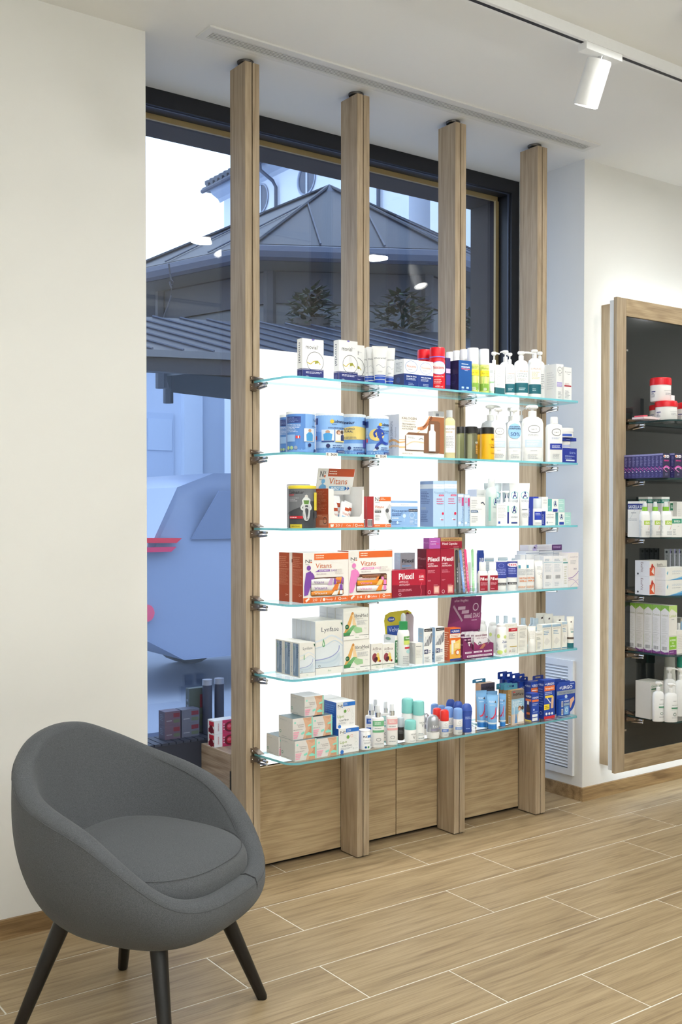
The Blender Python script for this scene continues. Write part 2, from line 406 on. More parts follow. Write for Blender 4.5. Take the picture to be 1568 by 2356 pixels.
# ================================================================== window
w = thing('window_1', 'large shop window with black frame and bronze outer reveal', 'window', (2.45, GLASS, 0)); w['kind'] = 'structure'
del w['category']
def wpart(name, x0, x1, y0, y1, z0, z1, m, bevel=0):
    o = boxobj(name, x0, x1, y0, y1, z0, z1, m, w, bevel); o.location = o.location - w.location; return o
fz0 = .02
wpart('frame_head', LX, RX, 3.425, 3.505, CEIL-.060, CEIL, MAT['blackframe'], .002)
wpart('frame_jamb', RX-.048, RX, 3.425, 3.505, fz0, CEIL-.055, MAT['blackframe'], .002)
wpart('frame_jamb', LX, LX+.05, 3.425, 3.505, fz0, CEIL-.055, MAT['blackframe'], .002)
wpart('frame_sill', LX+.05, RX-.048, 3.425, 3.505, fz0, fz0+.06, MAT['blackframe'], .002)
wpart('gasket', LX+.05, RX-.048, 3.440, 3.446, CEIL-.0625, CEIL-.055, M((66, 74, 92), .3), 0)
wpart('gasket', RX-.0555, RX-.048, 3.440, 3.446, fz0+.06, CEIL-.0625, M((66, 74, 92), .3), 0)
wpart('glazing_bead', LX+.05, RX-.056, 3.508, 3.520, CEIL-.078, CEIL-.055, MAT['gold'])
wpart('glazing_bead', RX-.068, RX-.048, 3.508, 3.520, fz0+.06, CEIL-.078, MAT['gold'])
wpart('outer_lintel', LX-.1, RX, 3.521, 3.70, CEIL-.070, CEIL-.0005, MAT['bronze'])
wpart('outer_reveal', RX-.046, RX-.0005, 3.521, 3.70, fz0, CEIL-.070, MAT['bronze'])
pn = wpart('pane', LX+.045, RX-.044, GLASS-.004, GLASS+.004, fz0+.055, CEIL-.05, MAT['window_glass'])

# dark slatted ledge behind the oak block, along the pane
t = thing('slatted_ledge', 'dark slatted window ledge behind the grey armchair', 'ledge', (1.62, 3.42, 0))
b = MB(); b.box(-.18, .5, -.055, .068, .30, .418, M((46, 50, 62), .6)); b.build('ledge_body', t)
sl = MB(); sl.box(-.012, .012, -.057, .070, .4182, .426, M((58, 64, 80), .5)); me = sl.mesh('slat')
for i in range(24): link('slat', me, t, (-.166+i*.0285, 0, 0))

# ================================================================== street outside
struct(boxobj('street_ground', -12, 40, 3.71, 45, -.35, -.15, wall_mat('wet_asphalt', (150, 158, 172), .45, .2, 40)))
pv = thing('pavement', 'dark paved footpath outside the shop window', 'pavement', (2.5, 4.6, -.149)); pv['kind'] = 'structure'; del pv['category']
b = MB(); b.box(-3.5, 6.5, -.88, 1.2, 0, .05, M((62, 68, 84), .6)); b.build('kerb_base', pv)
sl = MB(); sl.box(-.118, .118, -.88, 1.19, .0502, .056, M((66, 74, 94), .55)); me = sl.mesh('paving_slab')
for i in range(40): link('paving_slab', me, pv, (-3.36+i*.243, 0, 0))

ZINC = wall_mat('zinc_sheet', (36, 43, 56), .45, .05, 30)
ZINCD = M((62, 70, 88), .5)
DARK = M((44, 47, 56), .6)
# ---- kiosk with eight-sided zinc roof
KD = 14.0
kc = at_d(757, 1175, KD); kc = Vector((kc.x, kc.y, 0))
eave = EYE + (1175-569)/FPX*(KD*8/9.8); apex = EYE + (1175-435)/FPX*KD
kR = 1.95*KD/9.8; base_ang = math.atan2(-kc.y, -kc.x) + math.radians(6)
kt = thing('kiosk', 'street kiosk with eight-sided zinc roof seen through the window', 'kiosk', kc)
cor = [(kR*math.cos(base_ang+PI/8+i*PI/4), kR*math.sin(base_ang+PI/8+i*PI/4)) for i in range(8)]
ap = (0, 0, apex)
for i in range(8):
    a, c = cor[i], cor[(i+1) % 8]
    mid = ((a[0]+c[0])/2, (a[1]+c[1])/2)
    n_ = Vector((mid[0], mid[1], 0)).normalized()*.03
    b = MB(); A = Vector((*a, eave)); C_ = Vector((*c, eave)); P = Vector(ap)
    b.face([A, C_, P], ZINC); b.face([A-Vector((0,0,.04)), P-Vector((0,0,.04)), C_-Vector((0,0,.04))], ZINC)
    fo = b.build('roof_panel', kt)
    for q in (.0, .33, .66):
        s_ = A.lerp(C_, q); top = P if q == 0 else (P.lerp(A, .5*(1-q)*1.3) if q < .5 else P.lerp(C_, .45))
        if q: 
            # seam parallel to the slope line, ending on a hip
            M_ = A.lerp(C_, .5); d_ = P-M_; k_ = 1-abs(q-.5)*2; top = s_+d_*k_
        sb = MB(); sb.tube([s_+Vector((0,0,.02)), top+Vector((0,0,.02))], .022 if q == 0 else .010, ZINCD if q else ZINC, 6); sb.build('roof_seam', fo)
    g = MB(); out = n_*1.0
    g.tube([A+Vector((0,0,-.09)), C_+Vector((0,0,-.09))], .085, ZINCD, 8); g.build('gutter', kt)
    sf = MB(); k2 = .86
    sf.face([A-Vector((0,0,.18)), C_-Vector((0,0,.18)), Vector((c[0]*k2, c[1]*k2, eave-.2)), Vector((a[0]*k2, a[1]*k2, eave-.2))], M((70, 72, 74), .7))
    sf.build('soffit', kt)
    wl_ = MB(); k3 = .84
    a3 = Vector((a[0]*k3, a[1]*k3, 0)); c3 = Vector((c[0]*k3, c[1]*k3, 0))
    wl_.face([a3+Vector((0,0,eave-.55)), c3+Vector((0,0,eave-.55)), c3+Vector((0,0,eave-.2)), a3+Vector((0,0,eave-.2))], DARK); wl_.build('fascia_board', kt)
    gl = MB(); gl.face([a3*.98+Vector((0,0,2.9)), c3*.98+Vector((0,0,2.9)), c3*.98+Vector((0,0,eave-.55)), a3*.98+Vector((0,0,eave-.55))], M((62, 66, 70), .35)); gl.build('clerestory_panel', kt)
    pb = MB(); pb.tube([a3+Vector((0,0,2.75)), a3+Vector((0,0,eave-.2))], .07, DARK, 6); pb.build('corner_post', kt)
cr_ = MB(); cr_.loft([(-.15, .55, .55), (eave-.3, .55, .55)], DARK, 12); cr_.build('core', kt)
cp_ = MB(); cp_.loft([(apex-.12, .22, .22), (apex+.02, .05, .05)], ZINCD, 8); cp_.build('roof_cap', kt)

# ---- low seamed canopy in front of the kiosk
P0 = at_d(20, 800, 8.5); P1 = at_d(1250, 880, 9.9)
z_e = EYE + (1175-800)/FPX*8.75
ct = thing('canopy', 'low seamed zinc canopy below the kiosk roof', 'canopy', ((P0.x+P1.x)/2, (P0.y+P1.y)/2, 0))
e0 = Vector((P0.x, P0.y, z_e))-ct.location; e1 = Vector((P1.x, P1.y, z_e))-ct.location
back = Vector((e1-e0)).cross(Vector((0,0,1))).normalized()
if back.y < 0: back = -back
b = MB(); t0, t1 = e0+back*1.25+Vector((0,0,.5)), e1+back*1.25+Vector((0,0,.5)); dn = Vector((0,0,-.05))
b.face([e0, e1, t1, t0], ZINC); b.face([e0+dn, t0+dn, t1+dn, e1+dn], DARK); b.face([t0, t1, t1+dn, t0+dn], DARK); b.build('canopy_sheet', ct)
for i in range(15):
    q = .24+.76*i/14
    s_ = MB(); s_.tube([e0.lerp(e1, q)+Vector((0,0,.008)), t0.lerp(t1, q-.24)+Vector((0,0,.008))], .012, ZINCD, 6); s_.build('seam', ct)
f_ = MB(); d1 = Vector((0,0,-.06)); d2 = Vector((0,0,-.19)); f_.face([e0, e1, e1+d1, e0+d1], M((92, 96, 102), .5)); f_.face([e0+d1, e1+d1, e1+d1+back*.05, e0+d1+back*.05], DARK); f_.build('gutter_board', ct)
f_ = MB(); f_.face([e0+d1+back*.05, e1+d1+back*.05, e1+d2+back*.05, e0+d2+back*.05], DARK); f_.build('fascia', ct)
f_ = MB(); f_.face([e0+d2+back*.06, e1+d2+back*.06, e1+Vector((0,0,.2))+back*1.2, e0+Vector((0,0,.2))+back*1.2], DARK); f_.build('underside', ct)
for q in (.02, .5, .75, 1.0):
    p_ = MB(); pp = e0.lerp(e1, q)+back*1.15; p_.tube([Vector((pp.x, pp.y, -.15)), Vector((pp.x, pp.y, z_e))], .05, DARK, 8); p_.build('canopy_post', ct)
# hanging cable with a loop
cb = MB(); pts = [at_d(x, y, 10.3) for x, y in [(388, 607), (391, 630), (393, 643), (398, 648), (397, 656), (391, 655), (390, 648), (394, 662), (394, 680), (386, 705), (379, 722), (375, 740)]]
c0 = Vector((pts[0].x, pts[0].y, pts[0].z)); b_ = cb; b_.tube([p-c0 for p in pts], .009, DARK, 6)
tag(cb.build('hanging_cable', None, c0), 'thin dark cable with a loop hanging under the kiosk eave', 'cable')

# ---- plastered house with round windows and tiled roof, its front runs away from the shop
XB, HZ = 12.0, 8.62
ht = thing('plastered_house', 'pale plastered house with round windows and tiled eave', 'building', (XB, 14.5, 0))
PLA = wall_mat('house_plaster', (214, 220, 230), .8, .2, 20)
b = MB(); b.box(0, 6, .1, 6.8, -.15, HZ, PLA); b.build('wall', ht)
b = MB(); b.prism([(-.33, HZ+.05), (-.33, HZ+.12), (3.0, HZ+1.5), (6.5, HZ+.1), (6.5, HZ)], -.05, 7.25, M((88, 96, 110), .7), plane='XZ'); b.build('roof', ht)
b = MB(); b.prism([(-.27, HZ+.04), (-.20, HZ-.06), (-.05, HZ-.14), (.002, HZ-.22), (.002, HZ+.04)], -.0, 7.0, M((176, 186, 202), .7), plane='XZ'); b.build('cornice', ht)
tl = MB(); tl.tube([(-.37, 0, HZ+.15), (.9, 0, HZ+.70)], .075, M((96, 100, 108), .8), 6); me = tl.mesh('roof_tile')
rf = [o for o in ht.children if o.name.startswith('roof')][0]
for i in range(33): link('roof_tile', me, rf, (0, .08+i*.215, 0))
b = MB(); b.tube([(-.35, .0, HZ+.03), (-.35, 7.2, HZ+.03)], .05, ZINCD, 8); b.build('gutter', ht)
for y_ in (19.15-14.5, 15.6-14.5):
    b = MB(); b.tube([(-.35, y_, HZ), (-.33, y_, HZ-.14), (-.12, y_-.15, HZ-.36), (-.07, y_-.2, HZ-.5), (-.07, y_-.2, -.15)], .038, ZINCD, 8); b.build('downpipe', ht)
for (px, py) in ((600, 458), (706, 412)):
    q = at_x(px, py, XB); yy = q.y-14.5; zz = q.z; r_ = .30
    ring = lambda rr, x: [(x, yy+rr*math.cos(2*PI*j/28), zz+rr*math.sin(2*PI*j/28)) for j in range(28)]
    b = MB(); b.rings([ring(r_*1.0, -.004), ring(r_*1.12, -.03), ring(r_, -.03), ring(r_*.86, .12)], M((150, 160, 178), .7), capa=False, capb=False)
    fo = b.build('round_window', ht)
    b = MB(); b.face(ring(r_*.99, -.006), M((66, 76, 96), .25)); b.build('pane', fo)
    b = MB(); b.box(-.02, -.008, yy-.03, yy+.03, zz-r_*.97, zz+r_*.97, M((190, 196, 206), .6)); b.build('mullion', fo)
ht2 = thing('plastered_house', 'taller pale house wall with corner downpipe beyond the kiosk', 'building', (XB-.1, 11.7, 0))
b = MB(); b.box(0, 6, -3.6, 2.2, -.15, 13, PLA); b.build('wall', ht2)
b = MB(); b.tube([(-.08, 1.5, -.15), (-.08, 1.5, 12.6)], .06, ZINCD, 8); b.build('downpipe', ht2)
for k_ in range(3):
    b = MB(); b.box(-.03, .02, -2.0, -1.0, 4+k_*2.9, 5.7+k_*2.9, M((110, 120, 138), .4)); wi = b.build('window', ht2)
    b = MB(); b.box(-.05, -.031, -1.93, -1.07, 4.07+k_*2.9, 5.63+k_*2.9, M((70, 80, 100), .2)); b.build('pane', wi)

# ---- pale street front across the road
sb = thing('street_building', 'pale blue street front with doorways across the road', 'building', (10.5, 23, 0))
SBM = wall_mat('far_plaster', (192, 204, 222), .8, .2, 8)
b = MB(); b.box(-9, 8, 0, 4, -.15, 7.0, SBM); b.build('wall', sb)
for x_, w_ in ((-2.0, .8), (-.1, .35), (1.5, .5)):
    b = MB(); b.box(x_-w_/2, x_+w_/2, -.18, 0, -.15, 6.9, M((200, 212, 228), .8)); b.build('pilaster', sb)
for x_, w_, h_ in ((-1.05, .95, 4.4), (.65, .75, 3.6), (-3.2, 1.0, 3.6), (3.0, 1.0, 3.6)):
    b = MB(); b.box(x_-w_/2, x_+w_/2, -.06, .0, -.15, h_, M((180, 194, 216), .7)); d_ = b.build('doorway', sb)
    b = MB(); b.box(x_-w_*.42, x_+w_*.42, -.09, -.061, h_-.9, h_-.15, M((186, 200, 220), .4)); b.build('transom_pane', d_)
b = MB(); b.box(-9, 8, -.3, 0, 4.9, 5.15, M((200, 210, 226), .8)); b.build('string_course', sb)

# ---- car passing outside (shown parked)
cr = thing('car', 'pale silver blue hatchback with red tail lights on the road', 'car', (5.28, 7.9, -.15)); cr.scale = (1.1, 1.0, 1.16)
CARB = M((136, 150, 178), .3, .0, .6)
prof = [(-1.85, .42), (-1.88, .62), (-1.84, .92), (-1.72, 1.02), (-1.5, 1.36), (-1.2, 1.46), (.0, 1.47), (.5, 1.36), (1.0, 1.02), (1.75, .86), (1.86, .62), (1.84, .34), (1.4, .24), (-1.5, .24)]
R_ = []
for y_, sc in ((-.80, .93), (-.84, 1.0), (-.82, 1.01), (.82, 1.01), (.84, 1.0), (.80, .93)):
    R_.append([(x*(.985 if abs(y_) == .80 else 1), y_*(1 - max(0, (z-.95))*.32), .2+(z-.2)*(sc if abs(y_) == .80 else 1)) for x, z in prof])
b = MB(); b.rings(R_, CARB, smooth=True); b.build('car_body', cr)
for s_ in (-1, 1):
    b = MB(); b.prism([(-1.42, 1.02), (-1.2, 1.34), (-.25, 1.37), (-.25, 1.02)], s_*.775, s_*.79, M((110, 124, 152), .2)); b.build('side_window', cr)
    b = MB(); b.prism([(-.17, 1.02), (-.17, 1.37), (.36, 1.3), (.82, 1.02)], s_*.775, s_*.79, M((110, 124, 152), .2)); b.build('side_window', cr)
    b = MB(); b.prism([(-1.86, 1.005), (-1.80, 1.035), (-1.52, 1.03), (-1.56, 1.0)], s_*.78, s_*.85, M((225, 40, 60), .25)); b.build('tail_light', cr)
    b = MB(); b.prism([(-1.875, .945), (-1.865, .975), (-1.56, .975), (-1.60, .945)], s_*.78, s_*.85, M((215, 50, 95), .25)); b.build('tail_light', cr)
    b = MB(); b.prism(arc(-1.78, .56, .055, 0, 360, 14)[:-1], s_*.80, s_*.852, M((235, 90, 120), .3)); b.build('reflector', cr)
    for x_ in (-.72, 1.15):
        b = MB(); b.prism(arc(x_, .31, .31, 0, 360, 24)[:-1], s_*.66, s_*.86, M((40, 42, 48), .7)); wh = b.build('wheel', cr)
        b = MB(); b.prism(arc(x_, .31, .2, 0, 360, 20)[:-1], s_*.861, s_*.868, M((180, 186, 196), .3, .6)); b.build('hub_cap', wh)
b = MB(); b.box(-1.93, -1.84, -.7, .7, .36, .58, CARB); b.build('bumper', cr)

# ---- planters with shrubs on the canopy, seen under the kiosk eave
def shrub(px, py, D, h, label):
    p = at_d(px, py, D)
    t = thing('potted_shrub', label, 'plant', p, group='shrubs outside under the kiosk roof')
    b = MB(); b.loft([(0, .16, .16), (.28, .2, .2), (.28, .17, .17), (.25, .17, .17)], M((60, 58, 58), .7), 14); b.build('pot', t)
    b = MB(); b.tube([(0, 0, .2), (.02, .01, h*.55), (0, 0, h*.8)], [.03, .022, .01], M((70, 60, 50), .8), 6)
    rnd = random.Random(px); lv = MB(); G = [M((34, 50, 38), .5), M((44, 64, 44), .5), M((28, 40, 34), .5)]
    for k in range(11):
        a = rnd.uniform(0, 2*PI); z0 = rnd.uniform(.3, .75)*h; L = rnd.uniform(.2, .38)*h
        b.tube([(0, 0, z0), (math.cos(a)*L*.5, math.sin(a)*L*.5, z0+L*.4), (math.cos(a)*L, math.sin(a)*L, z0+L*.55)], .008, M((70, 60, 50), .8), 5)
    b.build('branches', t)
    for k in range(260):
        a = rnd.uniform(0, 2*PI); q = rnd.uniform(.2, 1); zz = .32*h+.66*h*rnd.random()
        rr = q*.42*h*math.sin(min(1, (zz/h-.2)/.8)*PI*.9+.2)
        c_ = Vector((rr*math.cos(a), rr*math.sin(a), zz)); d_ = Vector((math.cos(a+rnd.uniform(-.8, .8)), math.sin(a+rnd.uniform(-.8, .8)), rnd.uniform(-.5, .6))).normalized()
        s_ = d_.cross(Vector((0, 0, 1))).normalized()*.028; L = rnd.uniform(.09, .16)
        lv.face([c_, c_+d_*L*.5+s_, c_+d_*L, c_+d_*L*.5-s_], rnd.choice(G))
    o = lv.build('foliage', t); o['kind'] = 'stuff'
shrub(716, 800, 10.7, .6, 'dark leafy shrub between the first two oak posts, outside')
shrub(925, 826, 10.9, .7, 'dark leafy shrub between the middle oak posts, outside')
shrub(1088, 835, 11.0, .55, 'small leafy shrub beside the right window edge, outside')
b = MB(); p0 = at_d(1040, 800, 11.3)
for i in range(9): b.tube([(i*.09, -i*.05, 0), (i*.09, -i*.05, .42)], .008, DARK, 5)
b.tube([(0, 0, .42), (.8, -.45, .42)], .014, DARK, 5); b.tube([(0, 0, .02), (.8, -.45, .02)], .012, DARK, 5)
tag(b.build('balcony_railing', None, p0), 'dark metal balcony railing near right window edge, outside', 'railing')
# ================================================================== oak posts, lit panels, kick panels
def make_post():
    t = thing('oak_post', 'p', 'post')
    h0, h1 = .004, CEIL-.017
    for x0, x1 in ((0, .0255), (.0295, .055)):
        b = MB(); b.box(x0, x1, 0, PB-PF, h0, h1, MAT['post']); o = b.build('slab', t)
        md = o.modifiers.new('bevel', 'BEVEL'); md.width = .0009; md.segments = 1
    b = MB(); b.box(.0256, .0294, .006, PB-PF-.006, h0, h1-.002, M((52, 44, 36), .7)); b.build('groove_strip', t)
    b = MB(); b.loft([(CEIL-.0168, .010, .010), (CEIL-.008, .010, .010)], MAT['darkmetal'], 14, cx=.0275, cy=.045)
    b.loft([(CEIL-.008, .026, .026), (CEIL-.005, .028, .028), (CEIL-.0005, .028, .028)], M((96, 92, 88), .3, .8), 28, cx=.0275, cy=.045); b.build('ceiling_foot', t)
    b = MB(); b.box(.006, .05, .006, PB-PF-.006, 0.0002, .0039, M((30, 28, 26), .8)); b.build('floor_pad', t)
    return t
post = make_post()
PL = ['double oak post beside the grey armchair, nearest of four', 'second double oak post counted from the armchair', 'third double oak post counted from the armchair', 'double oak post next to the white louvre grille, farthest of four']
for i, x in enumerate(POST):
    o = post if i == 0 else dup(post)
    o.location = (x, PF, 0); o['label'] = PL[i]; o['group'] = 'double oak shelf posts'
PCX_ = [x+PW/2 for x in POST]
LED = emit_mat('backlit_acrylic', (.93, .965, 1.0), 1.75)
LZ0, LZ1 = .360, 1.812
LNAME = ['left', 'middle', 'right']
for i in range(3):
    x0, x1 = PCX_[i]+.001, PCX_[i+1]-.001
    t = thing('light_panel', 'white backlit panel behind the shelves, %s bay' % LNAME[i], 'light panel', ((x0+x1)/2, 3.125, LZ0), group='backlit panels behind the glass shelves')
    w_ = (x1-x0)/2
    b = MB(); b.box(-w_, w_, -.006, .012, 0, LZ1-LZ0, M((235, 237, 240), .5)); b.build('tray', t)
    b = MB(); b.box(-w_+.002, w_-.002, -.0105, -.0062, .002, LZ1-LZ0-.002, LED); b.build('diffuser', t)
for i, (x0, x1, nm) in enumerate([(POST[0]+PW, POST[1], 'wide oak kick panel beside the armchair, below the shelves'), (POST[1]+PW, 2.491, 'narrow oak kick door in middle bay, left one'), (2.4935, POST[2], 'narrow oak kick door in middle bay, right one'), (POST[2]+PW, POST[3], 'wide oak kick panel next to the louvre grille')]):
    o = boxobj('kick_panel', x0+.0008, x1-.0008, 3.105, 3.123, .016, .356, MAT['panel'], bevel=.0007)
    tag(o, nm, 'panel', 'oak kick panels below the shelves')
tag(boxobj('plinth', POST[0]+.02, POST[3]+.04, 3.135, 3.15, 0, .35, M((40, 36, 32), .8)), 'dark plinth board behind the oak kick panels', 'plinth')
tag(boxobj('oak_block', 1.796, 3.30, 3.152, 3.362, 0.0, .408, MAT['block'], bevel=.001), 'oak display block behind the nearest post', 'block')

# ---- clip brackets
def bracket_mesh():
    J = MAT['steel']
    lo = MB(); lo.prism([(0, -.006), (-.062, -.006), (-.066, -.009), (-.060, -.015), (-.02, -.024), (0, -.030)], -.011, .011, J, plane='YZ')
    up = MB(); up.prism([(0, .006), (0, .020), (-.018, .018), (-.052, .008), (-.052, .006)], -.011, .011, J, plane='YZ')
    sc = MB()
    for (y, z, r) in ((-.012, .012, .0024), (-.012, -.016, .0024), (-.052, -.0105, .0022)):
        for s_ in (-1, 1):
            sc.rings([[(s_*x, y+rr*math.cos(2*PI*j/10), z+rr*math.sin(2*PI*j/10)) for j in range(10)] for x, rr in ((.011, r), (.0124, r*.7))], MAT['chrome'])
    rd = MB(); rd.tube([(0, -.060, -.0115), (0, -.088, -.0115)], .0048, MAT['chrome'], 12); rd.tube([(0, -.030, -.026), (0, -.086, -.021)], .004, MAT['chrome'], 10)
    return [('lower_jaw', lo.mesh('lower_jaw')), ('upper_jaw', up.mesh('upper_jaw')), ('screws', sc.mesh('screws')), ('clamp_rod', rd.mesh('clamp_rod'))]
BRK = bracket_mesh()
ORD = ['top', 'second', 'third', 'fourth', 'fifth', 'bottom']
def bracket(x, y, z, label, group):
    t = thing('shelf_bracket', label, 'bracket', (x, y, z), group=group)
    for n_, me in BRK: link(n_, me, t)
PN = ['nearest', 'second', 'third', 'farthest']
for si, z in enumerate(SHELF):
    for pi, x in enumerate(PCX_):
        bracket(x, PF-.0002, z, 'steel clip bracket on the %s oak post, %s shelf' % (PN[pi], ORD[si]), 'clip brackets on the oak posts')
# ---- glass shelf panels
FR = 2.795
GT = .0037
xs = [PCX_[0]-.003, 2.2715, 2.7345, PCX_[3]+.003]
def shelf_panel(kind, x0, x1, cx):
    yb, yf = 2.992, FR
    if kind == 0: out = [(x0, yb)] + [(x0+.012, yf+.055)] + arc(x0+.058, yf+.046, .046, 190, 270, 6) + [(x1, yf), (x1, yb)]
    elif kind == 2: out = [(x0, yb), (x0, yf)] + arc(x1-.030, yf+.022, .022, 270, 350, 6) + [(x1, yb)]
    else: out = [(x0, yb), (x0, yf), (x1, yf), (x1, yb)]
    b = MB(); b.prism([(p[0]-cx, p[1]-2.9) for p in out], -GT, GT, MAT['glass_shelf'], plane='XY', mside=MAT['glass_edge']); return b.mesh('glass_panel')
for k in range(3):
    x0, x1 = xs[k]+(.0008 if k else 0), xs[k+1]-(.0008 if k < 2 else 0); cx = (x0+x1)/2
    me = shelf_panel(k, x0, x1, cx)
    for si, z in enumerate(SHELF):
        o = link('glass_shelf', me, None, (cx, 2.9, z))
        tag(o, '%s clear glass panel of the %s shelf' % (['left', 'middle', 'right'][k], ORD[si]), 'shelf', 'clear glass shelf panels')

# ---- louvre grille on the jamb
t = thing('wall_grille', 'white louvred air grille low on the window jamb', 'grille', (RX, 3.25, .10))
W_ = M((238, 240, 242), .4)
b = MB(); gy0, gy1, gz1 = -.165, .165, .50
for (y0, y1, z0, z1) in ((gy0, gy0+.028, 0, gz1), (gy1-.028, gy1, 0, gz1), (gy0+.028, gy1-.028, 0, .028), (gy0+.028, gy1-.028, gz1-.028, gz1)): b.box(-.012, 0, y0, y1, z0, z1, W_)
b.build('grille_frame', t)
b = MB(); b.box(-.0015, -.0003, gy0+.028, gy1-.028, .028, gz1-.028, M((45, 48, 55), .8)); b.build('backing', t)
sl = MB(); sl.prism([(-.0105, 0), (-.0095, -.0012), (-.0018, .0088), (-.0022, .0102)], gy0+.028, gy1-.028, W_, plane='XZ'); me = sl.mesh('slat')
for i in range(33): link('slat', me, t, (0, 0, .034+i*.0133))

# ================================================================== framed wall cabinet with black glass back
FY = 2.935
wx0, wx1 = 3.552, 5.05
wt = thing('wall_cabinet', 'oak framed wall display with black glass back and glowing edges', 'wall display', (wx0, FY, 0))
def wp(name, x0, x1, y0, y1, z0, z1, m, bevel=.001):
    o = boxobj(name, x0, x1, y0, y1, z0, z1, m, wt, bevel); o.location = o.location - wt.location; return o
z0, z1, st, rl = .126, 2.158, .062, .075
wp('frame_stile', wx0, wx0+st, FY, FY+.017, z0, z1, MAT['post'])
wp('frame_stile', wx1-st, wx1, FY, FY+.017, z0, z1, MAT['post'])
wp('frame_rail', wx0+st, wx1-st, FY, FY+.017, z1-rl, z1, MAT['rail'])
wp('frame_rail', wx0+st, wx1-st, FY, FY+.017, z0, z0+rl, MAT['rail'])
wp('light_channel', wx0+.003, wx0+.011, FY+.0175, FY+.040, z0+.01, z1-.01, M((225, 228, 232), .4), 0)
wp('back_box', 3.576, 5.0, 2.976, WALL-.0005, .146, 2.14, MAT['post'])
BLK = M((38, 42, 43), .06, 0, .6)
wp('black_back', wx0+st, wx1-st, FY+.006, FY+.016, z0+rl, z1-rl, BLK, 0)
EDGE = emit_mat('cabinet_led', (.80, .91, 1.0), 14.0)
wp('led_strip', 3.5635, 3.570, 2.957, 2.973, .17, 2.12, EDGE, 0)
wp('led_strip', 3.62, 4.98, 2.957, 2.973, 2.1405, 2.1485, EDGE, 0)
wp('led_strip', 3.62, 4.98, 2.957, 2.973, .138, .1455, EDGE, 0)
WSZ = []
for i, py in enumerate((974, 1104, 1236, 1366.5, 1498, 1645)):
    p = at_y(1441, py, FY); WSZ.append(p.z)
for i, z in enumerate(WSZ):
    bracket(wx0+st+.018, FY+.0055, z, 'steel clip bracket in the wall display, %s shelf' % ORD[i], 'clip brackets in the wall display')
    x0, x1, yb, yf = wx0+st+.010, wx1-st-.02, FY-.008, FY-.228
    out = [(x0, yb), (x0+.01, yf+.06)] + arc(x0+.06, yf+.05, .05, 190, 270, 6) + [(x1, yf), (x1, yb)]
    b = MB(); cx = (x0+x1)/2; b.prism([(a-cx, c-FY) for a, c in out], -GT, GT, MAT['glass_shelf'], plane='XY', mside=M((36, 62, 62), .2))
    tag(b.build('glass_shelf', None, (cx, FY, z)), 'dark edged glass shelf in the wall display, %s one' % ORD[i], 'shelf', 'glass shelves in the wall display')
for z in (z0+rl+.10, z1-rl-.15):
    wp('panel_clip', wx0+st+.002, wx0+st+.012, FY+.0002, FY+.0058, z, z+.008, MAT['chrome'], 0)
